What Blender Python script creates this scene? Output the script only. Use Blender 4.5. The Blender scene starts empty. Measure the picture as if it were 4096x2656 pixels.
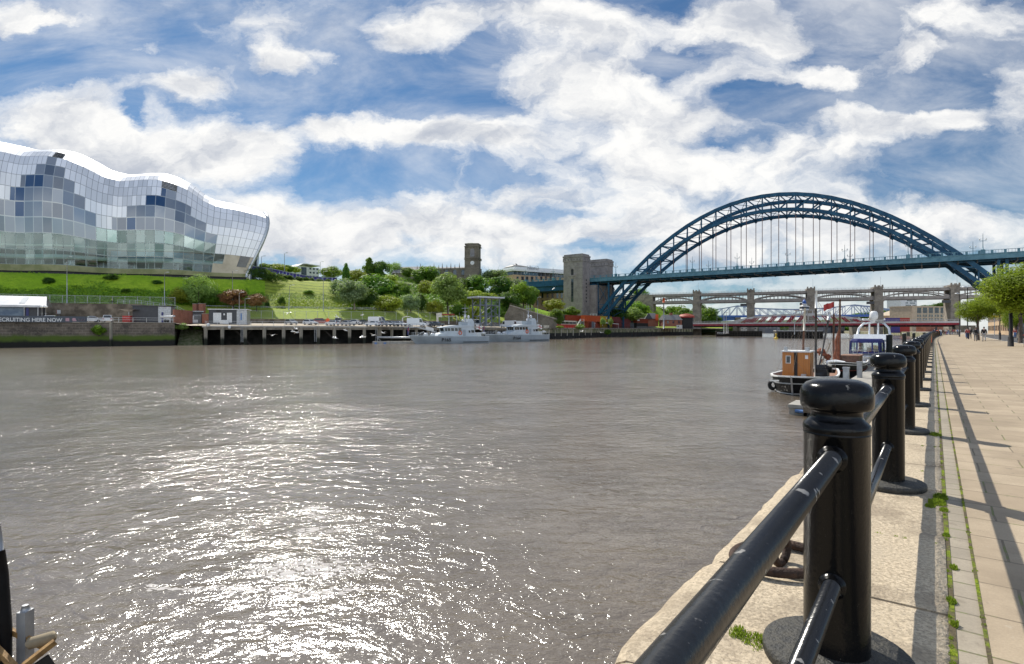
import bpy, math, random
import numpy as np
from math import sin, cos, pi, sqrt, exp, atan2, radians
from mathutils import Vector, Matrix
R = random.Random(7)
SC = bpy.context.scene
COL = SC.collection
F = 2240.0; HZ = 1320.0; CX = 2048.0; EYE = 1.4; WZ = -2.9      # photo pixels at 4096 wide

# ------------------------------------------------------------------ helpers
def P(u, d, v=None, z=None):
    x = (u - CX) / F * d
    if z is None: z = EYE + (HZ - v) * d / F
    return Vector((x, d, z))

def ZV(v, d): return EYE + (HZ - v) * d / F

class Frame:
    """vertical plane through two plan points given as (pixel column, depth)"""
    def __init__(s, u0, d0, u1, d1):
        s.o = Vector(((u0 - CX) / F * d0, d0)); q = Vector(((u1 - CX) / F * d1, d1))
        e = q - s.o; s.L = e.length; s.e = e / s.L; s.n = Vector((-s.e.y, s.e.x)); s.rot = atan2(s.e.y, s.e.x)
    def s(s, u, off=0.0):
        a = (u - CX) / F; o = s.o + s.n * off
        return (a * o.y - o.x) / (s.e.x - a * s.e.y)
    def d(s, u, off=0.0): return (s.o + s.n * off).y + s.e.y * s.s(u, off)
    def z(s, u, v, off=0.0): return EYE + (HZ - v) * s.d(u, off) / F
    def sz(s, u, v, off=0.0): return s.s(u, off), s.z(u, v, off)
    def loc(s, z=0.0): return (s.o.x, s.o.y, z)

class MB:
    def __init__(s): s.v = []; s.f = []; s.m = []; s.k = 0; s.uv = None; s.sm = []; s.smooth = False
    def face(s, idx): s.f.append(tuple(idx)); s.m.append(s.k); s.sm.append(s.smooth)
    def add(s, pts): b = len(s.v); s.v.extend(tuple(p) for p in pts); return b
    def poly(s, pts): b = s.add(pts); s.face(range(b, b + len(pts)))
    def box(s, x0, x1, y0, y1, z0, z1):
        b = s.add([(x0,y0,z0),(x1,y0,z0),(x1,y1,z0),(x0,y1,z0),(x0,y0,z1),(x1,y0,z1),(x1,y1,z1),(x0,y1,z1)])
        for q in ((0,3,2,1),(4,5,6,7),(0,1,5,4),(1,2,6,5),(2,3,7,6),(3,0,4,7)): s.face([b+i for i in q])
        return s
    def bar(s, p, q, w, h=None, up=(0,0,1)):
        p = Vector(p); q = Vector(q); h = h or w; d = q - p
        if d.length < 1e-6: return s
        d.normalize(); up = Vector(up)
        if abs(d.dot(up)) > .98: up = Vector((0,1,0)) if abs(d.y) < .9 else Vector((1,0,0))
        a = d.cross(up).normalized() * (w/2); b_ = a.cross(d).normalized() * (h/2)
        b = s.add([p-a-b_, p+a-b_, p+a+b_, p-a+b_, q-a-b_, q+a-b_, q+a+b_, q-a+b_])
        for f in ((0,3,2,1),(4,5,6,7),(0,1,5,4),(1,2,6,5),(2,3,7,6),(3,0,4,7)): s.face([b+i for i in f])
        return s
    def tube(s, pts, r, n=8, cap=True):
        pts = [Vector(p) for p in pts]; rs = r if isinstance(r, (list, tuple)) else [r]*len(pts)
        base = None; N = len(pts); ref = None
        sm = s.smooth; s.smooth = True
        for i, p in enumerate(pts):
            t = (pts[min(i+1,N-1)] - pts[max(i-1,0)])
            if t.length < 1e-9: t = Vector((0,0,1))
            t.normalize()
            if ref is None: ref = Vector((0,0,1)) if abs(t.z) < .9 else Vector((1,0,0))
            a = t.cross(ref)
            if a.length < 1e-4: a = t.cross(Vector((.3,.9,.2)))
            a.normalize(); b = a.cross(t); ref = b if abs(t.z) > .9 else ref
            bi = s.add([p + (a*cos(2*pi*k/n) + b*sin(2*pi*k/n))*rs[i] for k in range(n)])
            if i:
                for k in range(n): s.face((base+k, base+(k+1)%n, bi+(k+1)%n, bi+k))
            elif cap: s.smooth = False; s.face([bi+k for k in range(n)]); s.smooth = True
            base = bi
        s.smooth = False
        if cap: s.face([base+n-1-k for k in range(n)])
        s.smooth = sm
        return s
    def cyl(s, p, q, r0, r1=None, n=10): return s.tube([p, q], [r0, r0 if r1 is None else r1], n)
    def lathe(s, prof, n=24, c=(0,0,0), sx=1, sy=1):
        sm = s.smooth; s.smooth = True; prev = None
        for r, z in prof:
            bi = s.add([(c[0]+r*sx*cos(2*pi*k/n), c[1]+r*sy*sin(2*pi*k/n), c[2]+z) for k in range(n)])
            if prev is not None:
                for k in range(n): s.face((prev+k, prev+(k+1)%n, bi+(k+1)%n, bi+k))
            prev = bi
        s.face([prev+k for k in range(n)]); s.smooth = sm
        return s
    def prism(s, poly, y0, y1, ax='y'):
        """extrude polygon given in (x,z) along y (or (y,z) along x, or (x,y) along z)"""
        def w(a, b, t): return (a,t,b) if ax == 'y' else ((t,a,b) if ax == 'x' else (a,b,t))
        n = len(poly); b0 = s.add([w(a,b,y0) for a,b in poly]); b1 = s.add([w(a,b,y1) for a,b in poly])
        s.face([b0+i for i in range(n)]); s.face([b1+n-1-i for i in range(n)])
        for i in range(n): s.face((b0+i, b1+i, b1+(i+1)%n, b0+(i+1)%n))
        return s
    def grid(s, rows, close=False):
        """rows of equal length point lists -> quads"""
        bs = [s.add(r) for r in rows]; n = len(rows[0])
        for i in range(len(rows)-1):
            for j in range(n-1 if not close else n):
                k = (j+1) % n
                s.face((bs[i]+j, bs[i]+k, bs[i+1]+k, bs[i+1]+j))
        return s
    def ball(s, c, rx, ry=None, rz=None, n=10, m=6):
        ry = ry or rx; rz = rz or rx
        prof = [(sin(pi*(i+.001)/m), -cos(pi*i/m)) for i in range(m+1)]
        sm = s.smooth; s.smooth = True; prev = None
        for r, z in prof:
            bi = s.add([(c[0]+r*rx*cos(2*pi*k/n), c[1]+r*ry*sin(2*pi*k/n), c[2]+z*rz) for k in range(n)])
            if prev is not None:
                for k in range(n): s.face((prev+k, prev+(k+1)%n, bi+(k+1)%n, bi+k))
            prev = bi
        s.smooth = sm
        return s
    def mesh(s, name, mats):
        me = bpy.data.meshes.new(name); me.from_pydata(s.v, [], s.f)
        for m in (mats if isinstance(mats, (list, tuple)) else [mats]): me.materials.append(m)
        me.polygons.foreach_set('material_index', s.m); me.polygons.foreach_set('use_smooth', s.sm)
        me.update(); return me
    def build(s, name, mats, parent=None, loc=None, rot=None):
        return obj(name, s.mesh(name, mats), parent, loc, rot)

def obj(name, data, parent=None, loc=None, rot=None):
    o = bpy.data.objects.new(name, data); COL.objects.link(o)
    if parent is not None: o.parent = parent
    if loc is not None: o.location = loc
    if rot is not None: o.rotation_euler = (0,0,rot) if not hasattr(rot, '__len__') else rot
    return o

def tag(o, label=None, cat=None, group=None, kind=None):
    if label: o['label'] = label
    if cat: o['category'] = cat
    if group: o['group'] = group
    if kind: o['kind'] = kind
    return o

def thing(name, label, cat, loc=(0,0,0), rot=0.0, group=None):
    o = bpy.data.objects.new(name, None); COL.objects.link(o); o.empty_display_size = .3
    o.location = loc; o.rotation_euler = (0,0,rot)
    return tag(o, label, cat, group)

def copy_tree(o, parent=None):
    c = o.copy(); COL.objects.link(c)
    if parent is not None: c.parent = parent
    for ch in list(o.children): copy_tree(ch, c)
    return c

def place(o, loc, rot=0.0, scale=None, label=None):
    o.location = loc; o.rotation_euler = (0,0,rot)
    if scale: o.scale = scale if hasattr(scale, '__len__') else (scale,)*3
    if label: o['label'] = label
    return o

def set_mat(o, m, i=0):
    o.material_slots[i].link = 'OBJECT'; o.material_slots[i].material = m

def text_mesh(body, size, mat, parent, loc, rot, name='lettering', extrude=.01, align='LEFT', width=None):
    cu = bpy.data.curves.new(name, 'FONT'); cu.body = body; cu.size = size; cu.extrude = extrude; cu.offset = size*.018; cu.align_x = align
    cu.resolution_u = 3
    t = bpy.data.objects.new('tmp_text', cu); COL.objects.link(t)
    dg = bpy.context.evaluated_depsgraph_get(); me = bpy.data.meshes.new_from_object(t.evaluated_get(dg))
    bpy.data.objects.remove(t)
    me.materials.clear(); me.materials.append(mat)
    if width:
        xs = [v.co.x for v in me.vertices]; w = max(xs) - min(xs)
        for v in me.vertices: v.co.x *= width / w
    return obj(name, me, parent, loc, rot)

# ------------------------------------------------------------------ node helper
class NT:
    def __init__(s, tree): s.t = tree; s.t.nodes.clear()
    def n(s, typ, **kw):
        nd = s.t.nodes.new(typ)
        for k, v in kw.items(): setattr(nd, k, v)
        return nd
    def put(s, sock, val):
        if hasattr(val, 'is_output'): s.t.links.new(val, sock)
        elif val is not None:
            if sock.type == 'RGBA' and hasattr(val, '__len__') and len(val) == 3: val = (*val, 1)
            sock.default_value = val
    def m(s, op, a, b=None, c=None, clamp=False):
        nd = s.n('ShaderNodeMath', operation=op, use_clamp=clamp); s.put(nd.inputs[0], a)
        if b is not None: s.put(nd.inputs[1], b)
        if c is not None: s.put(nd.inputs[2], c)
        return nd.outputs[0]
    def vm(s, op, a, b=None, sc=None):
        nd = s.n('ShaderNodeVectorMath', operation=op); s.put(nd.inputs[0], a)
        if b is not None: s.put(nd.inputs[1], b)
        if sc is not None: s.put(nd.inputs['Scale'], sc)
        return nd.outputs['Value'] if op in ('DOT_PRODUCT','LENGTH','DISTANCE') else nd.outputs[0]
    def mix(s, f, a, b, bt='MIX'):
        nd = s.n('ShaderNodeMix', data_type='RGBA', blend_type=bt); s.put(nd.inputs[0], f); s.put(nd.inputs[6], a); s.put(nd.inputs[7], b)
        return nd.outputs[2]
    def noise(s, vec, scale, detail=4, rough=.55, dist=0, out=0):
        nd = s.n('ShaderNodeTexNoise'); s.put(nd.inputs['Vector'], vec)
        nd.inputs['Scale'].default_value = scale; nd.inputs['Detail'].default_value = detail
        nd.inputs['Roughness'].default_value = rough; nd.inputs['Distortion'].default_value = dist
        return nd.outputs[out]
    def ss(s, x, lo, hi, a=0.0, b=1.0):
        nd = s.n('ShaderNodeMapRange', interpolation_type='SMOOTHSTEP'); s.put(nd.inputs[0], x)
        nd.inputs[1].default_value = lo; nd.inputs[2].default_value = hi; nd.inputs[3].default_value = a; nd.inputs[4].default_value = b
        return nd.outputs[0]
    def xyz(s, v):
        nd = s.n('ShaderNodeSeparateXYZ'); s.put(nd.inputs[0], v); return nd.outputs
    def vec(s, x, y, z=0.0):
        nd = s.n('ShaderNodeCombineXYZ'); s.put(nd.inputs[0], x); s.put(nd.inputs[1], y); s.put(nd.inputs[2], z); return nd.outputs[0]
    def coord(s, which='Object'): return s.n('ShaderNodeTexCoord').outputs[which]
    def bump(s, h, strength=.3, dist=.05, nrm=None):
        nd = s.n('ShaderNodeBump'); s.put(nd.inputs['Height'], h); nd.inputs['Strength'].default_value = strength
        nd.inputs['Distance'].default_value = dist
        if nrm is not None: s.put(nd.inputs['Normal'], nrm)
        return nd.outputs[0]
    def bsdf(s, color, rough=.6, metal=0.0, normal=None, spec=None, **kw):
        nd = s.n('ShaderNodeBsdfPrincipled'); s.put(nd.inputs['Base Color'], color); s.put(nd.inputs['Roughness'], rough); s.put(nd.inputs['Metallic'], metal)
        if normal is not None: s.put(nd.inputs['Normal'], normal)
        if spec is not None: s.put(nd.inputs['Specular IOR Level'], spec)
        for k, v in kw.items(): s.put(nd.inputs[k.replace('_', ' ')], v)
        return nd.outputs[0]
    def out(s, sh):
        o = s.n('ShaderNodeOutputMaterial'); s.t.links.new(sh, o.inputs['Surface'])

def new_mat(name):
    m = bpy.data.materials.new(name); m.use_nodes = True
    return m, NT(m.node_tree)

def pm(name, c, c2=None, rough=.6, metal=0.0, scale=2.0, bump=0.0, bscale=None, detail=5, spec=None, lo=.35, hi=.65, coat=0.0):
    """plain paint / stone / metal with a noise between two colours and a little bump"""
    m, t = new_mat(name); co = t.coord()
    if c2 is None: c2 = tuple(x * .8 for x in c)
    f = t.ss(t.noise(co, scale, detail, .6), lo, hi); col = t.mix(f, c, c2)
    nr = t.bump(t.noise(co, bscale or scale*6, 4), min(1, bump), .03) if bump else None
    rr = t.m('ADD', rough, t.m('MULTIPLY', t.m('SUBTRACT', f, .5), .12))
    kw = {}
    if coat: kw['Coat_Weight'] = coat
    t.out(t.bsdf(col, rr, metal, nr, spec, **kw)); return m

def blockmat(name, c1, c2, mortar, bw, bh, msize=.03, rough=.85, stain=None, bump=.4, off=.5, weeds=None, stain_scale=.25):
    """coursed masonry; local x+y runs along the wall, z up"""
    m, t = new_mat(name); co = t.coord(); X = t.xyz(co)
    v = t.vec(t.m('ADD', X[0], X[1]), X[2], 0)
    b = t.n('ShaderNodeTexBrick', offset=off); t.put(b.inputs['Vector'], v)
    t.put(b.inputs['Color1'], c1); t.put(b.inputs['Color2'], c2); t.put(b.inputs['Mortar'], mortar)
    b.inputs['Scale'].default_value = 1; b.inputs['Mortar Size'].default_value = msize; b.inputs['Mortar Smooth'].default_value = .4
    b.inputs['Brick Width'].default_value = bw; b.inputs['Row Height'].default_value = bh; b.inputs['Bias'].default_value = -.1
    col = b.outputs['Color']
    col = t.mix(t.ss(t.noise(co, stain_scale, 6, .65), .42, .68), col, stain or tuple(x*.55 for x in c1))
    col = t.mix(t.ss(t.noise(co, 3.0, 5, .7), .35, .8, 0, .5), col, tuple(min(1, x*1.35) for x in c1))
    if weeds:   # green growth and black tide band below given heights (local z)
        zz = t.m('ADD', X[2], t.m('MULTIPLY', t.m('SUBTRACT', t.noise(co, .5, 5), .5), 1.4))
        col = t.mix(t.ss(zz, weeds[0]+.7, weeds[0]-.5), col, (.08,.12,.014))
        col = t.mix(t.ss(zz, weeds[1]+.5, weeds[1]-.5), col, (.012,.011,.008))
    nr = t.bump(t.m('SUBTRACT', t.m('MULTIPLY', t.noise(co, 4, 5), .4), b.outputs['Fac']), bump, .06)
    t.out(t.bsdf(col, rough, 0, nr)); return m

def leafmat(name, c, c2, tr=.35):
    m, t = new_mat(name)
    co = t.coord(); oi = t.n('ShaderNodeObjectInfo')
    f = t.ss(t.noise(co, 1.3, 3), .3, .7)
    f2 = t.ss(t.noise(co, 9, 2), .3, .7)
    col = t.mix(t.m('MULTIPLY_ADD', f2, .4, t.m('MULTIPLY', f, .6)), c, c2)
    hs = t.n('ShaderNodeHueSaturation'); t.put(hs.inputs['Color'], col)
    t.put(hs.inputs['Hue'], t.m('MULTIPLY_ADD', oi.outputs['Random'], .03, .485)); t.put(hs.inputs['Value'], t.m('MULTIPLY_ADD', oi.outputs['Random'], .4, .8))
    d = t.bsdf(hs.outputs[0], .55, 0, None, .3)
    tl = t.n('ShaderNodeBsdfTranslucent'); t.put(tl.inputs[0], t.mix(.5, hs.outputs[0], (.30,.44,.04)))
    mx = t.n('ShaderNodeMixShader'); mx.inputs[0].default_value = tr; t.t.links.new(d, mx.inputs[1]); t.t.links.new(tl.outputs[0], mx.inputs[2])
    t.out(mx.outputs[0]); return m

# ------------------------------------------------------------------ camera, light, sky
cam = bpy.data.cameras.new('camera'); cam.sensor_width = 36; cam.lens = 36 * F / 4096; cam.shift_y = -(1328 - HZ) / 4096
cam.clip_start = .05; cam.clip_end = 9000
CAM = bpy.data.objects.new('camera', cam); COL.objects.link(CAM); CAM.location = (0, 0, EYE); CAM.rotation_euler = (pi/2, 0, 0)
SC.camera = CAM
SUN_EL, SUN_AZ = radians(48), radians(-28)        # azimuth from +Y, positive to the right
sl = bpy.data.lights.new('sun', 'SUN'); sl.energy = 4.2; sl.angle = radians(.55); sl.color = (1, .95, .86)
SUN = bpy.data.objects.new('sun', sl); COL.objects.link(SUN)
SUN.rotation_euler = Vector((sin(SUN_AZ)*cos(SUN_EL), cos(SUN_AZ)*cos(SUN_EL), sin(SUN_EL))).to_track_quat('Z', 'Y').to_euler()
SC.view_settings.view_transform = 'Standard'; SC.view_settings.look = 'None'; SC.view_settings.exposure = .5; SC.view_settings.gamma = 1
SC.cycles.max_bounces = 6; SC.cycles.transparent_max_bounces = 12; SC.cycles.sample_clamp_indirect = 6; SC.cycles.caustics_reflective = False
SC.cycles.caustics_refractive = False

SKY = .085
def make_world():
    w = bpy.data.worlds.new('World'); SC.world = w; w.use_nodes = True; t = NT(w.node_tree)
    sky = t.n('ShaderNodeTexSky', sky_type='NISHITA', sun_disc=False)
    sky.sun_elevation = SUN_EL; sky.sun_rotation = SUN_AZ; sky.ozone_density = 3.0; sky.air_density = 1.0; sky.dust_density = .3
    D = t.coord('Generated'); X = t.xyz(D)
    ay = t.m('MAXIMUM', t.m('ABSOLUTE', X[1]), .22)
    px = t.m('DIVIDE', X[0], ay); pz = t.m('DIVIDE', X[2], ay)
    p0 = t.vec(px, pz)
    wn = t.noise(t.vec(t.m('MULTIPLY', px, 1.0), t.m('MULTIPLY', pz, 1.6)), 4.5, 7, .62, 0, out=1)
    warp = t.vm('MULTIPLY', t.vm('SUBTRACT', wn, (.5,.5,.5)), (.22,.14,0))
    p = t.vm('ADD', p0, warp)
    # clouds and gaps: (column, row, half width, half height, weight) in photo pixels about the camera's heading -> directions
    B = [(230,470,330,150,1.1),(740,325,190,75,1.2),(960,560,330,150,1.2),(480,640,420,120,1.0),(1180,215,180,55,1.2),(1090,90,300,80,.6),
         (570,200,60,50,.8),(150,60,230,60,.9),(1640,500,230,60,1.1),(1330,500,110,70,.9),(1900,560,260,70,1.0),(1700,120,220,70,1.0),(2080,60,330,90,1.0),
         (2330,330,330,170,1.0),(2420,130,260,70,.6),(2950,70,260,80,1.2),(3080,160,110,60,1.0),(3000,280,420,70,.75),(3330,290,150,60,1.0),
         (3640,215,190,70,1.2),(4060,400,130,130,1.2),(3540,500,260,90,1.2),(3780,480,130,60,.9),(2850,620,620,170,1.1),(2700,440,250,80,.7),
         (1500,940,520,120,1.0),(2600,960,900,130,1.1),(3700,900,420,130,1.0),(2100,780,420,90,.5),(1500,780,200,40,.35),(600,900,700,130,.9),(3850,60,220,90,.7),
         (230,235,420,95,-1.0),(520,450,70,45,-1.0),(1130,400,280,90,-1.0),(1430,690,210,110,-1.25),(1640,340,170,90,-1.1),(1230,640,60,80,-.5),
         (2720,260,130,60,-.7),(3180,250,240,55,-.6),(3400,180,150,90,-.8),(3720,370,330,75,-1.15),(3060,375,130,45,-1.0),(3140,430,110,40,-.9),
         (3930,680,240,120,-1.3),(2900,540,160,40,-.4),(3330,530,170,35,-.5),(1890,300,80,120,-.5),(2060,720,160,40,-.5),(1650,960,130,30,-.55),(2400,1000,190,28,-.6),(2250,840,160,28,-.5),(3000,1090,150,30,-.5)]
    acc = None
    for (u, v, ru, rv, a) in B:
        c = ((u-CX)/F, (HZ-v)/F, 0); r = (F/ru, F/rv, 0)
        q = t.vm('MULTIPLY', t.vm('SUBTRACT', p, c), r)
        g = t.m('POWER', .3679, t.vm('DOT_PRODUCT', q, q))
        acc = t.m('MULTIPLY', g, a) if acc is None else t.m('MULTIPLY_ADD', g, a, acc)
    def fbm(off):
        q = t.vm('ADD', p, off); s_ = t.xyz(q)
        return t.noise(t.vec(s_[0], t.m('MULTIPLY', s_[1], 1.7)), 6.0, 10, .60, .25)
    n1 = fbm((0,0,0)); n2 = fbm((-.008,.030,0))
    dens = t.m('ADD', t.m('MULTIPLY', acc, .85), t.m('MULTIPLY', t.m('SUBTRACT', n1, .5), 2.0))
    # away from the photographed part of the sky: plain broken cloud
    veil = t.ss(t.noise(t.vm('MULTIPLY', p0, (1,2.6,1)), 2.2, 8, .62, .6), .36, .78, 0, .62)
    cov = t.m('MAXIMUM', t.ss(dens, -.06, .85), veil)
    hz = t.ss(pz, .22, .02, 0, .75)
    cov = t.m('MAXIMUM', cov, t.m('MULTIPLY', hz, t.ss(n1, .3, .55)))
    lit = t.m('MULTIPLY_ADD', t.m('SUBTRACT', n1, n2), 3.0, .60)
    thick = t.ss(dens, .5, 1.7, 0, .42)
    big = t.ss(t.noise(t.vm('MULTIPLY', p0, (1,1.9,1)), 3.1, 5, .58, .4), .38, .72, 0, .42)
    sh = t.m('SUBTRACT', t.m('SUBTRACT', lit, thick), big)
    sh = t.m('ADD', sh, t.ss(dens, .8, .0, 0, .14))
    cc = t.mix(t.ss(sh, -.42, .85), (.36,.39,.45), (.72,.715,.70))
    up = t.ss(X[2], -.12, -.01)
    skyc = t.vm('SCALE', t.mix(1.0, sky.outputs[0], (.56,.82,.99), 'MULTIPLY'), None, SKY)
    c = t.mix(cov, skyc, cc)
    # added fill light: sky behind the camera and overhead raised above the backlit cloud
    fr = t.m('ADD', t.ss(X[1], .15, -.55, 1.0, 2.3), t.ss(X[2], .55, .95, 0, .6))
    c = t.vm('SCALE', c, None, fr)
    c = t.mix(up, (.18,.17,.15), c)
    bg = t.n('ShaderNodeBackground'); t.put(bg.inputs[0], t.vm('SCALE', c, None, 10.0)); bg.inputs[1].default_value = .1
    o = t.n('ShaderNodeOutputWorld'); t.t.links.new(bg.outputs[0], o.inputs[0])
    w.cycles.sampling_method = 'MANUAL'; w.cycles.sample_map_resolution = 1024
SKY = .054
make_world()
# ------------------------------------------------------------------ materials
M = {}
M['black_paint'] = None
def chipped(name, base, chip, amt, rough, scale=30, stretch=(1,1,.4), spec=.45):
    m, t = new_mat(name); co = t.coord(); geo = t.n('ShaderNodeNewGeometry').outputs['Position']
    q = t.vm('MULTIPLY', co, stretch)
    f = t.ss(t.noise(q, scale, 3, .5), amt, amt+.03); f2 = t.ss(t.noise(q, scale*.22, 6, .7), .62, .72, 0, .5)
    f3 = t.ss(t.noise(co, 160, 2), .69, .75, 0, .25)
    col = t.mix(t.noise(co, 3, 5), base, tuple(x*1.8+.001 for x in base)); col = t.mix(f2, col, (.035,.026,.018)); col = t.mix(t.m('MAXIMUM', f, f3), col, chip)
    rg = t.m('ADD', t.m('MULTIPLY', t.noise(co, 14, 6, .7), .22), rough-.14)
    nr = t.bump(t.noise(co, 60, 4), .12, .01)
    t.out(t.bsdf(col, rg, 0, nr, spec)); return m
M['black_paint'] = chipped('black_bollard_paint', (.0022,.0022,.0025), (.12,.115,.105), .71, .22, 24, (1,1,.4), .2)
M['rail_paint'] = chipped('worn_black_rail_paint', (.007,.007,.007), (.22,.21,.195), .672, .26, 15, (1,1,1))
M['flange'] = pm('dusty_black_flange', (.014,.014,.013), (.05,.046,.036), .6, 0, 30, .6, 60)
M['rust'] = pm('rusty_iron', (.065,.034,.02), (.03,.017,.012), .8, .2, 14, .6, 60)
M['white'] = pm('white_paint', (.72,.72,.70), (.6,.6,.58), .45, 0, 3)
M['offwhite'] = pm('cream_paint', (.62,.57,.46), (.5,.46,.38), .5, 0, 3)
M['galv'] = pm('galvanised_steel', (.42,.43,.44), (.32,.33,.34), .45, .5, 3)
M['rail_white'] = pm('pale_railing_paint', (.55,.55,.54), (.42,.42,.41), .5, 0, 3)
M['dark'] = pm('dark_grey_paint', (.035,.037,.042), (.05,.052,.058), .55, 0, 1)
M['black'] = pm('matt_black', (.012,.012,.013), (.02,.02,.02), .6, 0, 2)
M['tyre'] = pm('tyre_rubber', (.012,.012,.012), (.02,.02,.02), .85, 0, 4)
M['carglass'] = pm('dark_vehicle_glass', (.015,.02,.024), (.03,.036,.04), .06, 0, 1, spec=.7)
M['glass'] = pm('window_glass', (.018,.025,.032), (.05,.06,.07), .08, 0, .3, spec=.8)
M['lamp_glass'] = pm('frosted_lamp_glass', (.7,.7,.66), (.6,.6,.58), .3, 0, 4)
M['concrete'] = pm('weathered_concrete', (.36,.32,.26), (.20,.175,.14), .85, 0, .6, .3, 8)
M['pale_concrete'] = pm('pale_concrete', (.44,.41,.35), (.33,.30,.26), .85, 0, .5, .3, 6)
M['wallconc'] = pm('stained_retaining_concrete', (.22,.18,.13), (.09,.072,.052), .9, 0, .45, .3, 5)
M['pile'] = None
def pilemat():
    m, t = new_mat('tidal_pile_concrete'); co = t.coord(); g = t.xyz(t.n('ShaderNodeNewGeometry').outputs['Position'])
    zz = t.m('ADD', g[2], t.m('MULTIPLY', t.m('SUBTRACT', t.noise(co, .8, 4), .5), 1.2))
    col = t.mix(t.noise(co, 2, 5), (.38,.34,.27), (.24,.21,.16)); col = t.mix(t.ss(zz, -.2, -1.6), col, (.02,.022,.012))
    t.out(t.bsdf(col, .85)); return m
M['pile'] = pilemat()
M['underwall'] = pm('shade_dark_tidal_wall', (.022,.02,.016), (.01,.009,.008), .95, 0, .5)  # near black: under-deck shade put into the wall colour
M['brick_red'] = blockmat('red_brickwork', (.30,.10,.055), (.24,.085,.05), (.3,.26,.2), .45, .15, .012, bump=.2)
M['quay'] = blockmat('tidal_quay_masonry', (.17,.137,.105), (.09,.075,.06), (.30,.26,.2), 1.9, .72, .05, .9, (.05,.042,.034), .5, .5, (-.15,-1.35), .35)
M['nearquay'] = blockmat('near_quay_masonry', (.2,.175,.14), (.15,.13,.105), (.1,.09,.07), 1.2, .5, .02, .9, None, .5, .5, (-1.3,-2.1), .35)
M['sandstone'] = blockmat('sooty_sandstone', (.19,.165,.125), (.135,.115,.09), (.085,.074,.058), 1.1, .5, .03, .9, (.08,.068,.052), .3)
M['granite_tower'] = blockmat('grey_tower_granite', (.245,.22,.205), (.20,.18,.17), (.15,.138,.128), 1.6, .7, .04, .85, (.13,.115,.108), .3)
M['hlbstone'] = blockmat('bridge_pier_sandstone', (.27,.235,.19), (.19,.165,.135), (.13,.115,.095), 1.5, .6, .03, .9, (.11,.095,.08), .3)
M['hlbiron'] = pm('grey_brown_iron_paint', (.255,.225,.2), (.2,.178,.16), .55, .1, .4)
M['tyne'] = pm('blue_green_bridge_paint', (.010,.075,.140), (.007,.050,.100), .5, .1, .35, spec=.3)
M['tynelight'] = pm('blue_parapet_paint', (.085,.20,.25), (.055,.15,.20), .5, .1, .5)
M['tynedark'] = pm('deck_underside_paint', (.09,.105,.125), (.06,.07,.085), .6, 0, .5)
M['metro'] = pm('bright_blue_truss_paint', (.045,.13,.42), (.03,.10,.34), .5, .1, .5)
M['metrogrey'] = pm('blue_grey_truss_paint', (.20,.25,.36), (.15,.19,.29), .5, .1, .5)
M['swred'] = pm('crimson_bridge_paint', (.33,.018,.035), (.26,.014,.028), .45, 0, .5)
M['swwhite'] = pm('white_bridge_paint', (.60,.585,.57), (.46,.445,.43), .5, 0, .4)
M['timber'] = pm('black_tarred_timber', (.022,.018,.015), (.05,.042,.034), .9, 0, 1.5, .4)
M['timber_pale'] = pm('weathered_timber', (.20,.16,.115), (.11,.085,.06), .85, 0, 1.5, .4)
M['navy_grey'] = pm('warship_grey_paint', (.50,.55,.58), (.43,.47,.50), .45, 0, .6)
M['navy_side'] = pm('warship_hull_grey', (.32,.36,.39), (.27,.31,.34), .45, 0, .6)
M['navy_deck'] = pm('pale_green_deck', (.30,.37,.34), (.25,.31,.28), .6, 0, .8)
M['varnish'] = None
def varnish():
    m, t = new_mat('varnished_wood'); co = t.coord(); X = t.xyz(co)
    w = t.noise(t.vm('MULTIPLY', co, (9,9,.6)), 2.2, 5, .6); pl = t.m('FRACT', t.m('MULTIPLY', t.m('ADD', X[0], X[1]), 6.5))
    col = t.mix(w, (.52,.20,.028), (.30,.095,.014)); col = t.mix(t.ss(pl, .06, .0), col, (.05,.018,.005))
    t.out(t.bsdf(col, .3, 0, None, .5)); return m
M['varnish'] = varnish()
M['hull_black'] = pm('black_hull_paint', (.006,.006,.007), (.012,.012,.013), .5, 0, 2, spec=.2)
M['antifoul'] = pm('red_brown_antifoul', (.22,.045,.03), (.15,.03,.022), .6, 0, 2)
M['deckwood'] = pm('worn_deck_wood', (.30,.16,.10), (.21,.12,.08), .7, 0, 3)
M['sailcloth'] = pm('furled_tan_sail', (.24,.075,.035), (.16,.05,.025), .85, 0, 4, .5, 20)
M['canopy_blue'] = pm('navy_blue_canvas', (.022,.028,.12), (.03,.036,.15), .8, 0, 4)
M['gel'] = pm('white_gelcoat', (.66,.67,.68), (.58,.59,.6), .25, 0, 2)
M['pontoon'] = pm('grey_pontoon_decking', (.34,.32,.28), (.25,.235,.205), .85, 0, 1.5)
M['mast_wood'] = pm('oiled_spar', (.13,.052,.025), (.075,.032,.017), .45, 0, 4)
M['mast_dark'] = pm('dark_spar', (.03,.026,.024), (.05,.042,.036), .45, 0, 4)
M['steelpile'] = pm('dark_mooring_pile', (.045,.055,.062), (.03,.036,.04), .6, .1, 1)
M['red'] = pm('red_paint', (.42,.03,.022), (.32,.024,.018), .5, 0, 2)
M['orange'] = pm('orange_paint', (.72,.11,.02), (.6,.09,.02), .5, 0, 2)
M['yellow'] = pm('yellow_paint', (.62,.42,.03), (.5,.33,.03), .5, 0, 2)
M['rustbox'] = pm('rusty_red_container_steel', (.30,.055,.02), (.20,.034,.014), .6, .1, 1.2)
M['orangebox'] = pm('orange_container_steel', (.50,.085,.012), (.40,.065,.012), .6, .1, 1.2)
M['maroonbox'] = pm('maroon_container_steel', (.20,.045,.045), (.15,.034,.034), .6, .1, 1.2)
M['yellowbox'] = pm('mustard_container_steel', (.46,.31,.02), (.38,.25,.02), .6, .1, 1.2)
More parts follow.
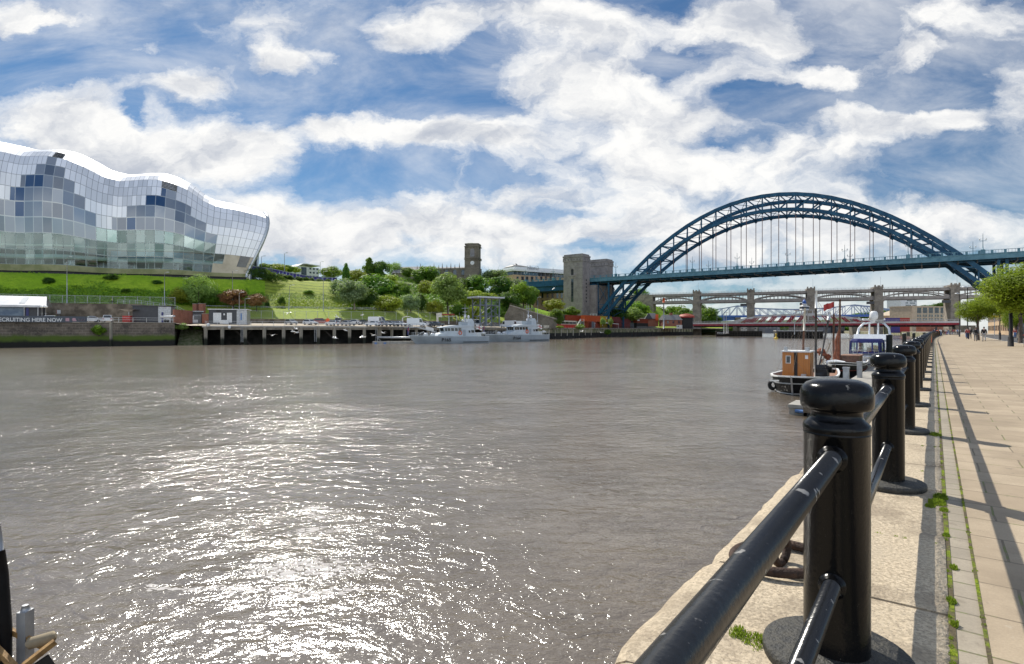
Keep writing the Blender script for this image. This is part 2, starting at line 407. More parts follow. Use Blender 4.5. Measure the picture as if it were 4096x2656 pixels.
M['navyblue'] = pm('dark_blue_paint', (.03,.035,.16), (.024,.028,.13), .5, 0, 1)
M['purple'] = pm('purple_blue_hoarding', (.06,.04,.26), (.05,.03,.2), .5, 0, 1)
M['slate'] = pm('grey_slate', (.20,.195,.19), (.14,.137,.134), .8, 0, 1.5, .2)
M['creamstone'] = pm('cream_render', (.46,.375,.265), (.38,.31,.22), .8, 0, .5)
M['buff'] = blockmat('buff_brickwork', (.44,.31,.19), (.40,.28,.17), (.36,.28,.2), .6, .2, .015, .85, (.35,.25,.15), .1)
M['metalroof'] = pm('pale_metal_roof', (.52,.53,.53), (.43,.44,.45), .5, .2, .6)
M['asphalt'] = pm('asphalt', (.075,.072,.068), (.05,.048,.046), .9, 0, .6)
M['yard'] = pm('tan_yard_surface', (.40,.335,.25), (.31,.26,.19), .9, 0, .3)
M['path'] = pm('pale_path', (.40,.37,.31), (.32,.29,.25), .9, 0, .4)
M['bark'] = pm('bark', (.10,.075,.055), (.06,.045,.034), .9, 0, 5, .5)
M['bark_pale'] = pm('pale_bark', (.30,.24,.19), (.2,.16,.12), .9, 0, 5, .5)
M['skin'] = pm('skin', (.45,.27,.2), (.4,.24,.18), .55, 0, 8)
M['hair'] = pm('brown_hair', (.035,.022,.015), (.05,.032,.02), .6, 0, 20)
for nm, c in dict(cloth_black=(.014,.014,.016), cloth_grey=(.13,.135,.15), cloth_pale=(.42,.41,.40), cloth_red=(.34,.06,.05), cloth_blue=(.10,.2,.42), cloth_navy=(.03,.04,.09), cloth_khaki=(.32,.26,.17), cloth_white=(.66,.66,.64), cloth_orange=(.7,.12,.03), cloth_hivis=(.6,.62,.04)).items():
    M[nm] = pm(nm, c, None, .85, 0, 6)
for nm, c in dict(car_white=(.66,.67,.68), car_silver=(.36,.37,.38), car_black=(.02,.022,.026), car_red=(.26,.03,.022), car_dark=(.06,.065,.07), car_grey=(.22,.23,.235)).items():
    M[nm] = pm(nm, c, tuple(x*.93 for x in c), .25, 0, 1, coat=.6)
M['lf_mid'] = leafmat('leaves_mid_green', (0.119,0.232,0.021), (0.059,0.132,0.015), .45)
M['lf_bright'] = leafmat('leaves_bright_green', (0.210,0.360,0.022), (0.119,0.225,0.018), .45)
M['lf_dark'] = leafmat('leaves_dark_green', (0.059,0.138,0.018), (0.031,0.078,0.013), .45)
M['lf_yellow'] = leafmat('leaves_yellow_green', (0.364,0.405,0.038), (0.217,0.270,0.027), .45)
M['lf_grey'] = leafmat('leaves_grey_green', (0.252,0.323,0.165), (0.154,0.225,0.105), .45)
M['lf_pale'] = leafmat('leaves_pale_green', (0.280,0.390,0.105), (0.168,0.262,0.063), .45)
M['lf_pink'] = leafmat('leaves_pinkish_brown', (.40,.20,.09), (.27,.14,.06), .25)
M['lf_quay'] = leafmat('leaves_quay_green', (.28,.33,.014), (.085,.125,.009), .5)  # yellowish green mixed with a darker green by noise
M['moss'] = leafmat('moss_blades', (.27,.33,.03), (.15,.22,.02), .4)

def grassmat(name, c, c2, c3, contour=0):
    m, t = new_mat(name); co = t.coord(); X = t.xyz(co)
    a = t.ss(t.noise(co, .05, 5, .6), .38, .62); b = t.ss(t.noise(t.vm('MULTIPLY', co, (1,1,2)), .45, 7, .72), .32, .7); c_ = t.ss(t.noise(co, 2.2, 3, .7), .5, .75, 0, .5)
    col = t.mix(a, c, c2); col = t.mix(t.m('MULTIPLY', b, .7), col, c3)
    if contour:
        ln = t.m('SINE', t.m('ADD', t.m('MULTIPLY', X[2], 4.2), t.m('MULTIPLY', t.noise(co, .12, 5), 9)))
        col = t.mix(t.ss(ln, .3, .95, 0, .55), col, (.06,.09,.012))
    col = t.mix(c_, col, tuple(x*1.5 for x in c))
    nr = t.bump(t.m('ADD', t.noise(co, .8, 6, .7), t.m('MULTIPLY', t.noise(co, 4, 3), .4)), .9, .5)
    t.out(t.bsdf(col, .85, 0, nr, .2)); return m
M['grass'] = grassmat('rough_bank_grass', (.23,.38,.012), (.30,.42,.025), (.12,.23,.008))
M['woodfloor'] = grassmat('dark_undergrowth_floor', (.07,.12,.012), (.10,.15,.018), (.035,.065,.008))  # dark undergrowth green for the wooded slope
M['lawn'] = grassmat('mown_lawn_grass', (.24,.30,.03), (.27,.32,.04), (.18,.25,.02))
M['meadow'] = grassmat('yellow_meadow_grass', (.27,.32,.035), (.32,.35,.06), (.17,.23,.022), 1)

def watermat():
    m, t = new_mat('river_water'); co = t.coord()
    q = t.vm('MULTIPLY', co, (1.0, 1.3, 1))
    w1 = t.noise(q, .5, 3, .5, .6); w2 = t.noise(q, 2.1, 4, .55, .8); w3 = t.noise(t.vm('MULTIPLY', co, (1,1.5,1)), 8.0, 3, .55, .6)
    calm = t.ss(t.noise(t.vm('MULTIPLY', co, (.6,1,1)), .07, 5, .6, .6), .35, .68, .5, 1.2)
    gust = t.ss(t.noise(t.vm('MULTIPLY', co, (.5,1,1)), .16, 4, .6, .5), .40, .66, .35, 1.25)
    h = t.m('MULTIPLY', t.m('ADD', t.m('ADD', t.m('MULTIPLY', w1, .30), t.m('MULTIPLY', w2, .19)), t.m('MULTIPLY', w3, t.m('MULTIPLY', gust, .065))), calm)
    far = t.ss(t.vm('LENGTH', co), 12, 120, 1, .42); nr = t.bump(t.m('MULTIPLY', h, far), 1.0, .42)
    # thin foam lying in drifting scraps
    acc = None
    for (x, y, rx, ry, a) in ((-3.6,10.1,1.6,.5,.85),(-4.9,9.3,2.2,.22,.62),(-3.2,9.2,1.3,.22,.68),(-4.6,13.2,.9,.9,.6),(-4.2,12,.9,.35,.66),(-5.0,17,2.2,.7,.5),(-2.8,17.5,1.5,.6,.5),(-3.4,8.3,2.0,.3,.40)):
        q2 = t.vm('MULTIPLY', t.vm('SUBTRACT', co, (x,y,0)), (1/rx,1/ry,0)); g = t.m('MULTIPLY', t.m('POWER', .3679, t.vm('DOT_PRODUCT', q2, q2)), a)
        acc = g if acc is None else t.m('MAXIMUM', acc, g)
    cells = t.n('ShaderNodeTexVoronoi', feature='DISTANCE_TO_EDGE'); t.put(cells.inputs['Vector'], t.vm('ADD', t.vm('MULTIPLY', co, (1,1.4,0)), t.vm('SCALE', t.noise(co, 3, 3, .6, 0, 1), None, .5))); cells.inputs['Scale'].default_value = 5.0
    edge = t.ss(cells.outputs['Distance'], .07, .15)
    fo = t.m('ADD', acc, t.m('MULTIPLY', t.m('SUBTRACT', t.noise(t.vm('MULTIPLY', co, (1,1.8,0)), 1.7, 7, .65, .5), .5), 1.5))
    foam = t.m('MULTIPLY', t.ss(fo, .50, .58), edge)
    mud = t.mix(t.ss(t.noise(co, .35, 4, .6), .3, .7), (.155,.125,.092), (.108,.085,.060))
    col = t.mix(foam, mud, (.40,.375,.355))
    rg = t.m('ADD', t.m('MULTIPLY', foam, .6), .14)
    t.out(t.bsdf(col, rg, 0, nr, t.m('MULTIPLY_ADD', foam, -.5, .8), IOR=1.62)); return m
M['water'] = watermat()

def copingmat():
    m, t = new_mat('worn_granite_coping'); co = t.coord()
    sp = t.ss(t.noise(co, 48, 4, .7), .40, .60); bl = t.ss(t.noise(co, 2.2, 6, .65), .35, .7); bk = t.ss(t.noise(co, 85, 2, .5), .60, .68, 0, .6)
    wo = t.ss(t.noise(co, 1.3, 7, .72), .46, .64, 0, .62)
    col = t.mix(sp, (.54,.445,.315), (.32,.26,.18)); col = t.mix(t.m('MULTIPLY', bl, .55), col, (.42,.35,.25)); col = t.mix(wo, col, (.21,.165,.115)); col = t.mix(bk, col, (.13,.105,.085))
    nr = t.bump(t.m('ADD', t.noise(co, 40, 4), t.m('MULTIPLY', t.noise(co, 7, 5), 1.5)), .45, .02)
    t.out(t.bsdf(col, .85, 0, nr, .3)); return m
M['coping'] = copingmat()
def slabmat(name, bw, bh, c1, c2, mortar, ms, grain=70, green=0.0, off=.5):
    m, t = new_mat(name); co = t.coord(); X = t.xyz(co)
    jit = t.vm('SCALE', t.vm('SUBTRACT', t.noise(co, 3, 2, .5, 0, 1), (.5,.5,.5)), None, .018)
    b = t.n('ShaderNodeTexBrick', offset=off); t.put(b.inputs['Vector'], t.vm('ADD', t.vec(X[0], X[1], 0), jit))
    t.put(b.inputs['Color1'], c1); t.put(b.inputs['Color2'], c2); t.put(b.inputs['Mortar'], mortar)
    b.inputs['Scale'].default_value = 1; b.inputs['Mortar Size'].default_value = ms; b.inputs['Mortar Smooth'].default_value = .25
    b.inputs['Brick Width'].default_value = bw; b.inputs['Row Height'].default_value = bh
    g = t.noise(co, grain, 3, .6); col = t.mix(t.ss(g, .3, .7, 0, .45), b.outputs['Color'], tuple(x*.66 for x in c1))
    col = t.mix(t.ss(t.noise(co, .7, 6, .7), .38, .66, 0, .75), col, tuple(x*.72 for x in c2)); col = t.mix(t.ss(t.noise(co, 4.2, 5, .75), .58, .68, 0, .5), col, (.17,.14,.105)); col = t.mix(t.ss(t.noise(co, 9, 4, .7), .62, .75, 0, .35), col, (.52,.47,.38))
    if green: col = t.mix(t.m('MULTIPLY', b.outputs['Fac'], t.ss(t.noise(co, 5, 4, .7), .48, .6, 0, green)), col, (.12,.19,.012))
    nr = t.bump(t.m('SUBTRACT', t.m('MULTIPLY', t.noise(co, 60, 4), .35), b.outputs['Fac']), .5, .012)
    t.out(t.bsdf(col, .85, 0, nr, .3)); return m
M['slabs'] = slabmat('buff_paving_slabs', .72, .45, (.43,.345,.24), (.32,.25,.17), (.14,.11,.075), .008, 90, .45)
M['setts'] = slabmat('granite_setts', .5, .21, (.36,.31,.235), (.30,.26,.20), (.13,.11,.075), .008, 90, .35)
M['banner'] = pm('dark_slate_banner', (.06,.07,.085), (.085,.095,.11), .6, 0, .5)
M['stairstone'] = pm('weedy_stair_stone', (.12,.12,.075), (.045,.06,.018), .95, 0, 1.2, .4)
M['logo_pink'] = pm('pale_pink_print', (.5,.3,.33), None, .7)
M['mural'] = pm('blue_mural_print', (.06,.10,.16), (.14,.19,.24), .5, 0, .35, lo=.4, hi=.6)
M['oldwall'] = pm('old_mossy_wall', (.30,.27,.18), (.13,.14,.07), .95, 0, .35, .4)
M['farwood'] = grassmat('far_wooded_hill', (.05,.085,.03), (.08,.11,.045), (.03,.055,.02))
def paneclear():
    m, t = new_mat('boat_canopy_window'); g = t.n('ShaderNodeBsdfGlossy'); g.inputs['Roughness'].default_value = .05; tr = t.n('ShaderNodeBsdfTransparent'); t.put(tr.inputs[0], (.5,.62,.62))
    mx = t.n('ShaderNodeMixShader'); mx.inputs[0].default_value = .35; t.t.links.new(tr.outputs[0], mx.inputs[1]); t.t.links.new(g.outputs[0], mx.inputs[2]); t.out(mx.outputs[0]); return m
M['pane_clear'] = paneclear()

M['towersteel'] = pm('grey_blue_tower_steel', (.17,.19,.215), (.13,.145,.165), .5, .3, 2)
def seammat():
    m, t = new_mat('mossy_joint_soil'); co = t.coord()
    f = t.ss(t.noise(co, 3.5, 5, .7), .46, .60); f2 = t.ss(t.noise(co, 40, 3), .35, .65)
    col = t.mix(f, (.10,.082,.052), t.mix(f2, (.19,.23,.02), (.10,.14,.015)))
    t.out(t.bsdf(col, .95, 0, t.bump(t.noise(co, 50, 4), .8, .02), .1)); return m
M['seam'] = seammat()
# ------------------------------------------------------------------ near quay (local frame: x to the right of the rail line, y along the quay)
PH = atan2(2.02, 2.68)
from mathutils import noise as mnoise
def bend(Y): return .0002 * max(0, Y - 85) ** 2
def qw(X, Y, z=0.0):
    X += bend(Y); return Vector((X*cos(PH) + Y*sin(PH), -X*sin(PH) + Y*cos(PH), z))
def wq(x, y): return (x*cos(PH) - y*sin(PH), x*sin(PH) + y*cos(PH))
RX = -.331
# promenade, setts, coping, wall
def strip(name, x0, x1, ys, z, mat, zf=None):
    b = MB(); b.grid([[(x0+bend(y), y, z), (x1+bend(y), y, z)] for y in ys])
    return tag(b.build(name, mat, None, (0,0,0), -PH), kind='structure')
YS = [-4, 0, 5, 10, 20, 40, 60, 85, 95, 105, 120, 140, 160, 180, 200, 230]
strip('promenade', .19, 7.2, YS, 0, M['slabs'])
strip('sett_strip', .064, .19, YS, -.006, M['setts'])
strip('joint_strip', .055, .082, YS, -.0025, M['seam']); strip('joint_strip', .181, .197, YS, .0022, M['seam'])
b = MB(); b.grid([[(7.2+bend(y), y, 0), (7.4+bend(y), y, 0), (7.4+bend(y), y, -.12)] for y in YS]); tag(b.build('kerb', M['pale_concrete'], None, (0,0,0), -PH), kind='structure')
strip('road', 7.4, 17, YS, -.12, M['asphalt'])
strip('far_pavement', 17, 60, YS, 0, M['path'])
b = MB(); b.grid([[(-1.06+bend(y), y, -.42), (-1.1+bend(y), y, -8)] for y in YS]); b.grid([[(.07+bend(y), y, -.03), (-1.06+bend(y), y, -.03)] for y in YS])
tag(b.build('quay_wall', M['nearquay'], None, (0,0,0), -PH), kind='structure')
def coping():
    b = MB(); r = random.Random(3); y = -2.6
    while y < 190:
        L = (r.uniform(.42,.6) if y < 1.9 else r.uniform(1.0, 1.4)) if y < 60 else 3.0
        n = 14 if y < 9 else (4 if y < 30 else 1); ex = r.uniform(-.09, -.02) if y < 3 else r.uniform(-.02, .02); dz = r.uniform(-.008, .003); rows = []
        worn = 1.0 if y < 2.2 else .35
        for i in range(n+1):
            yy = y + .005 + (L-.010)*i/n; q = [(-1.13,-.42),(-1.13,-.20),(-1.125,-.09),(-1.105,-.035),(-1.06,-.008),(-.98,0),(-.8,0),(-.55,0),(-.3,0),(-.1,0),(.058,0),(.062,-.05)]
            row = []
            endf = min(i, n-i) / n * L if n > 1 else 1; rd = max(0, .03 - endf) * .35; rk = max(0, .09 - endf)
            for x, z in q:
                k = max(0, (-.9 - x) / .23); d = mnoise.noise((x*2.5, yy*3.1, 2.0)) * .05 * k * worn + mnoise.noise((x*9, yy*11, 5)) * .018 * k * worn
                zz = z + dz - rd + mnoise.noise((x*3, yy*2.4, 9)) * .006 - max(0, mnoise.noise((x*1.7, yy*2.2, 4))) * .035 * k * worn
                row.append((x + ex*k + d + rk*k*.6*worn + bend(yy), yy, zz if z > -.3 else z))
            rows.append(row)
        b.smooth = True; b.grid(rows); b.smooth = False
        m = len(rows[0])
        for rr, fl in ((rows[0], 1), (rows[-1], 0)):
            p = b.add(rr + [(.062+bend(rr[0][1]), rr[0][1], -.42)]); ix = [p+i for i in range(m+1)]; b.face(ix[::-1] if fl else ix)
        y += L
    return tag(b.build('quay_coping', M['coping'], None, (0,0,0), -PH), kind='structure')
coping()

# bollards, each carrying the two rails that run back towards the viewer
ORD = ['first','second','third','fourth','fifth','sixth','seventh','eighth','ninth','tenth','eleventh','twelfth']
SP = 3.356
def make_bollard(n=40):
    t = thing('bollard', 'nearest black bollard, large beside the water at the right', 'bollard', group='black bollards along the quay edge')
    b = MB(); b.lathe([(.128,.03),(.125,.05),(.124,.962),(.1265,.964),(.1265,.968),(.124,.970),(.1275,.976),(.1285,.992),(.124,1.006),(.108,1.02),(.098,1.034),(.096,1.05),(.10,1.063),(.113,1.07)], n); b.build('shaft', M['black_paint'], t)
    b = MB(); b.lathe([(.10,1.066),(.128,1.068),(.136,1.078),(.1385,1.10),(.138,1.135),(.132,1.158),(.115,1.177),(.085,1.189),(.045,1.1945),(.001,1.196)], n); b.build('cap', M['black_paint'], t)
    b = MB(); b.lathe([(.275,-.01),(.285,.0),(.287,.03),(.282,.044),(.272,.05),(.15,.052),(.125,.06)], n); b.build('base_plate', M['flange'], t)
    for z, r in ((.875, .038), (.36, .0335)):
        
        for sg in (-1,1): c = MB(); c.tube([(0,sg*.113,z),(0,sg*.140,z),(0,sg*.147,z)], [r+.017, r+.017, r+.004], 20); c.build('collar', M['black_paint'], t)
        c = MB(); c.tube([(0,-SP+.112,z),(0,-SP*.55,z),(0,-SP*.5,z),(0,-.112,z)], r, 20); c.build('upper_rail' if z > .5 else 'lower_rail', M['rail_paint'], t)
    return t
B0 = make_bollard()
for k in range(54):
    Y = 2.726 + SP*k; t = B0 if k == 0 else copy_tree(B0); p = qw(RX, Y); p0 = qw(RX, Y-SP); a = atan2(p.y-p0.y, p.x-p0.x) - pi/2
    t.location = p; t.rotation_euler = (0,0,a)
    if 0 < k < 12: t['label'] = '%s black bollard of the quay railing, counting from the camera' % ORD[k]
    elif k >= 12: t['label'] = 'one of the small far black bollards where the quay railing runs together'
# iron mooring ring lying on the coping
t = thing('mooring_ring', 'big rusty iron mooring ring lying on the stone coping behind the nearest bollard', 'mooring ring', (1.60, 3.36, .034), .3)
b = MB(); b.tube([(.27*cos(a), .22*sin(a), .004*sin(2*a)) for a in [2*pi*i/48 for i in range(49)]], .0285, 14, False); b.build('ring', M['rust'], t)
b = MB(); b.tube([(-.02+.085*cos(a), -.03+.012*sin(a)*0, .055+.075*sin(a)) for a in [2*pi*i/28 for i in range(29)]], .023, 12, False); b.build('eye', M['rust'], t, (.0,.21-.20,0), .4)
# moss in the joints
def moss():
    b = MB(); r = random.Random(5)
    def tuft(X, Y, rad, n, h):
        for _ in range(n):
            a = r.uniform(0, 2*pi); d = rad*sqrt(r.random()); x = X + d*cos(a)*.7; y = Y + d*sin(a)*1.2; hh = h*r.uniform(.3,1)*(1.15-d/rad*.8); w = r.uniform(.0016,.0038)
            t_ = r.uniform(0, 2*pi); lx, ly = cos(t_)*hh*.6, sin(t_)*hh*.6; ox, oy = -sin(t_)*w, cos(t_)*w
            i = b.add([(x-ox,y-oy,-.012),(x+ox,y+oy,-.012),(x+lx*.5+ox*.8,y+ly*.5+oy*.8,hh*.7),(x+lx,y+ly,hh),(x+lx*.5-ox*.8,y+ly*.5-oy*.8,hh*.7)]); b.face((i,i+1,i+2,i+3,i+4))
    def at(u, v, rad, n, h):
        d = F*EYE/(v-HZ); tuft(*wq((u-CX)/F*d, d), rad, n, h)
    at(3748,2010,.085,420,.04); at(3762,1990,.07,380,.05); at(3775,2040,.04,150,.03); at(3720,2022,.05,160,.02)
    at(2950,2530,.05,120,.035); at(2985,2548,.05,90,.025); at(3030,2566,.07,170,.022); at(3080,2566,.06,120,.02)
    at(3786,2140,.03,120,.02); at(3815,2270,.03,120,.025); at(3805,2405,.03,140,.03); at(3820,2500,.022,100,.03); at(3742,1740,.10,260,.05)
    y = 1.6
    while y < 34:
        for X, pr in ((.062,.62),(.19,.34)):
            if r.random() < pr*.6: tuft(X, y, r.uniform(.008,.02), int(14 + 26*r.random()), r.uniform(.006,.016))
        y += .06 + y*.006
    for Y in (4.6, 6.9, 8.4, 9.6):
        for i in range(6): tuft(r.uniform(-.9,.05), Y, .02, 20, .012)
    o = b.build('moss', M['moss'], None, (0,0,0), -PH); tag(o, 'bright green moss and grass growing in the paving joints', 'moss', kind='stuff')
moss()

# bow of a workboat in the bottom left corner
def corner_boat():
    c = P(20, 6.2, 2656); t = thing('workboat', 'dark workboat bow with chain and timber roller at the bottom left corner', 'boat', (c.x-.06, c.y, WZ))
    b = MB(); b.tube([(.03,0,.3),(.03,0,1.0),(.01,0,1.6),(-.01,0,1.86)], [.085,.085,.07,.055], 14); b.build('stem_post', M['hull_black'], t)
    b = MB(); b.tube([(-.01,0,1.84),(-.015,0,2.02),(-.02,-.01,2.16)], [.045,.036,.03], 10); b.build('post_head', M['galv'], t)
    b = MB()
    rows = []
    for i in range(9):
        s = i/8; x = -.05 - 3.6*s; w = 1.25*(1-(1-s)**2.2)
        rows.append([(x, -w, 1.0-.12*s), (x, -w*.95, .6), (x+.1, -w*.7, .1), (x+.15, 0, -.4), (x+.1, w*.7, .1), (x, w*.95, .6), (x, w, 1.0-.12*s)])
    b.grid(rows); b.build('hull', M['hull_black'], t)
    b = MB(); b.grid([[(r_[0][0], r_[0][1]*.97, .93-.1*i/8), (r_[6][0], r_[6][1]*.97, .93-.1*i/8)] for i, r_ in enumerate(rows)]); b.build('deck', M['deckwood'], t)
    ch = MB(); 
    for i in range(30):
        z = 1.86 - i*.05; x = .035 + .05*(i/30)**1.5 ; y = -.11
        n = 10; ang = (i % 2) * pi/2
        ch.tube([(x + .019*cos(a)*cos(ang), y + .019*cos(a)*sin(ang), z + .034*sin(a)) for a in [2*pi*q/n for q in range(n+1)]], .0075, 5, False)
    ch.build('chain', M['galv'], t)
    ch = MB()
    for i in range(24):
        z = 1.8 - i*.055; x = -.03; y = -.12; n = 10; ang = (i % 2) * pi/2
        ch.tube([(x + .02*cos(a)*cos(ang), y + .02*cos(a)*sin(ang), z + .036*sin(a)) for a in [2*pi*q/n for q in range(n+1)]], .008, 5, False)
    ch.build('chain', M['galv'], t)
    b = MB(); b.box(.14,.24,.05,.17,.45,1.14); b.tube([(.19,.11,1.14),(.19,.11,1.2)], [.05,.03], 10); b.build('locker', M['galv'], t)
    b = MB(); b.bar((-.02,-.14,.97),(.41,-.24,.68),.05,.06); b.bar((.04,.06,.95),(.40,.1,.74),.045,.055); b.bar((.37,-.28,.64),(.60,.02,.84),.06,.055); b.build('roller_frame', M['yellow_timber'], t)
    b = MB(); b.tube([(.28,.02,.80),(.30,.03,.81),(.50,.12,.84),(.52,.13,.845)], [.03,.062,.062,.03], 16); b.build('roller', M['cloth_khaki'], t)
    b = MB(); b.bar((.36,-.30,.50),(.60,-.02,.66),.03,.16); b.build('roller_cheek', M['black'], t)
    b = MB(); b.ball((.12,-.2,.74),.055,.055,.055); b.ball((.14,-.26,.55),.06,.06,.05); b.bar((.1,-.22,.63),(.34,-.2,.60),.07,.08); b.build('fairlead', M['yellow_timber'], t)
M['yellow_timber'] = pm('yellow_brown_timber', (.34,.20,.07), (.18,.10,.035), .7, 0, 8, .3)
corner_boat()

# river: one sheet to the horizon
b = MB(); S = 4200
xs = [-S,-900,-300,-120,-50,-20,0,20,60,150,400,900,S]; ys = [-60,-10,0,8,20,40,80,140,220,360,600,1000,1800,4200]
b.grid([[(x,y,0) for x in xs] for y in ys][::-1]); tag(b.build('river', M['water'], None, (0,0,WZ)), kind='structure')
# ------------------------------------------------------------------ far bank: terrain, quay, wharf
EU = [-900,-500, 0, 400, 700, 790, 1036, 1250, 1473, 1700, 2000, 2184, 2369, 2604, 2772]
ED = [108, 120, 137, 149, 158, 160, 166, 172, 182, 200, 235, 262, 321, 419, 470]
def dedge(u): return float(np.interp(u, EU, ED))
def zedge(u): return float(np.interp(u, [0, 720, 735, 1000, 1900, 2100, 2772], [3.35, 3.35, 2.65, 2.65, 2.6, 2.2, 2.4]))
SAGE = Frame(0, 190, 985, 217)
def dtop(u): return float(np.interp(u, [-900, -400, 0, 500, 985, 1100, 1340, 1450, 1550, 1750, 1900, 2000, 2100, 2200, 2300, 2450, 2600, 2750], [158, 171, 182, 193, 210, 235, 262, 300, 312, 322, 325, 312, 308, 330, 400, 455, 520, 640]))
def ztop(u): return float(np.interp(u, [-900, 0, 985, 1100, 1340, 1450, 1550, 1750, 1900, 2000, 2100, 2200, 2300, 2450, 2600, 2750, 2900], [20.0, 20.2, 20.2, 23.0, 24, 26.5, 29, 28.5, 25, 19, 15, 12, 9, 12, 26, 16, 3]))
def dwall(u): return dedge(u) + float(np.interp(u, [0, 700, 1000, 2000, 2200, 2772], [22, 16, 20, 26, 22, 18]))
def rows_at(u):
    de, ze = dedge(u), zedge(u); dw = dwall(u); dt, zt = dtop(u), ztop(u)
    zy = ze + float(np.interp(u, [0, 720, 800, 1900, 2100], [.5, .5, 1.1, 1.0, .3]))
    zw = float(np.interp(u, [-900, 550, 700, 760, 830, 1000, 1800, 1950, 2100, 2300, 2772], [9.3, 9.3, 8.0, 5.5, 5.0, 5.1, 5.2, 5.0, 4.5, 3.2, 3.0]))
    zf = float(np.interp(u, [-900, 700, 1000, 1800, 2000, 2150, 2300, 2772], [9.5, 9.5, 9.3, 9.3, 8.0, 6.0, 4.5, 4.5]))
    df = dw + float(np.interp(u, [0, 700, 1000, 2000, 2300], [6, 9, 14, 14, 10])); df = min(df, dt - 6)
    return [(de, ze), (dw, zy), (dw + .25, zw), (df, zf), (dt, zt), (dt + 40, zt + .6), (dt + 130, zt + 1.5), (dt + 420, zt + 2), (1700, 6)]
TU = list(range(-900, 700, 50)) + list(range(700, 2900, 30))
def terrain():
    rr = [rows_at(u) for u in TU]
    def strip(i, j, name, mat, sub=1, amp=0.0):
        b = MB(); out = []
        for k in range(sub+1):
            f = k/sub; row = []
            for u, q in zip(TU, rr):
                d = q[i][0]*(1-f) + q[j][0]*f; sm = f*f*(3-2*f) if amp else f; z = q[i][1]*(1-sm) + q[j][1]*sm
                p = P(u, d, z=z)
                if amp and 0 < k < sub: p.z += amp*(mnoise.noise((p.x*.06, p.y*.06, 1)) + .5*mnoise.noise((p.x*.2, p.y*.2, 3)))
                row.append(tuple(p))
            out.append(row)
        b.smooth = amp > 0; b.grid(out); return tag(b.build(name, mat), kind='structure')
    strip(0, 1, 'car_park_ground', M['yard']); 
    strip(2, 3, 'riverside_path_bank', M['lawn'], 3, .15)
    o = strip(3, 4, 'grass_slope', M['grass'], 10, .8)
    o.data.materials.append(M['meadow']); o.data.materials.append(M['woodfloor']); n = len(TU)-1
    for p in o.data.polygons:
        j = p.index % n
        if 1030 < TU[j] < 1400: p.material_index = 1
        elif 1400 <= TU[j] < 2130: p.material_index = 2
    strip(4, 5, 'hilltop_ground', M['grass']); strip(5, 6, 'hilltop_ground', M['meadow']); strip(6, 7, 'hilltop_ground', M['grass']); strip(7, 8, 'far_ground', M['grass'])
    b = MB(); b.grid([[tuple(P(u, q[1][0]+.02, z=q[1][1]-.6)) for u, q in zip(TU, rr)], [tuple(P(u, q[2][0]-.2, z=q[2][1])) for u, q in zip(TU, rr)], [tuple(P(u, q[2][0]+.3, z=q[2][1]+.02)) for u, q in zip(TU, rr)]])
    tag(b.build('retaining_wall', M['wallconc']), kind='structure')
terrain()
def zground(u, d):
    q = rows_at(u)
    for (a, za), (b_, zb) in zip(q, q[1:]):
        if a <= d <= b_:
            f = (d-a)/(b_-a) if b_ > a else 0; return za*(1-f) + zb*f
    return q[0][1] if d < q[0][0] else q[-1][1]
def hit(u, v):
    """distance at which the ray through a pixel meets the far bank"""
    q = rows_at(u); d = q[0][0] + .5
    while d < q[5][0]:
        if zground(u, d) >= ZV(v, d): return d
        d += .5
    return q[4][0] + 3

# masonry quay wall at the left (one thing) with mud-dark foot
def wall_run(name, label, cat, us, mat, ztopf, off=0.0, z0=-6.0, cap=None, thick=1.2):
    pts = [P(u, dedge(u)+off, z=0) for u in us]
    t = thing(name, label, cat, (0,0,0))
    b = MB(); zt = [ztopf(u) for u in us]; b.grid([[(p.x,p.y,z) for p,z in zip(pts,zt)], [(p.x,p.y,z0) for p in pts]])
    b.build('face', mat, t)
    if cap:
        c = MB()
        for p, q, z, z2 in zip(pts, pts[1:], zt, zt[1:]): c.bar((p.x,p.y+.35,z+.06),(q.x,q.y+.35,z2+.06),.95,.2)
        c.build('coping', cap, t)
    return t
QT = wall_run('masonry_quay', 'dark coursed stone quay wall with green weed under the recruiting banner', 'quay wall', [-900,-500,-200,0,200,400,560,698], M['quay'], zedge, cap=M['concrete'])
b = MB(); p, q = P(698, dedge(698), z=0), P(712, dedge(712)+9, z=0)
b.poly([(p.x,p.y,3.35),(p.x,p.y,-6),(q.x,q.y,-6),(q.x,q.y,3.35)]); b.build('return_face', M['quay'], QT)
b = MB(); p = P(443, dedge(443)-.15, z=0); b.box(p.x-.27,p.x+.27,p.y-.2,p.y+.3,-4,3.4); b.build('buttress', M['pile'], QT)
# river stairs
t = thing('river_stairs', 'weedy stone river stairs set between the quay wall and the wharf', 'stairs', (0,0,0))
b = MB()
for i in range(13):
    z = -3.1 + i*.48; d = 158.5 + i*.75; p, q = P(708+i*1.5, d, z=z), P(812, d+1.2, z=z)
    b.poly([(p.x,p.y,z),(q.x,q.y,z),(q.x,q.y,z-.7),(p.x,p.y,z-.7)]); p2, q2 = P(708+i*1.5, d+.9, z=z), P(812, d+2.1, z=z); b.poly([(p.x,p.y,z),(p2.x,p2.y,z),(q2.x,q2.y,z),(q.x,q.y,z)])
b.build('steps', M['stairstone'], t) if 'stairstone' in M else b.build('steps', M['pile'], t)
b = MB(); p, q = P(705,169.5,z=0), P(818,170.5,z=0); b.poly([(p.x,p.y,3.4),(p.x,p.y,-3),(q.x,q.y,-3),(q.x,q.y,3.4)]); b.build('back_wall', M['underwall'], t)

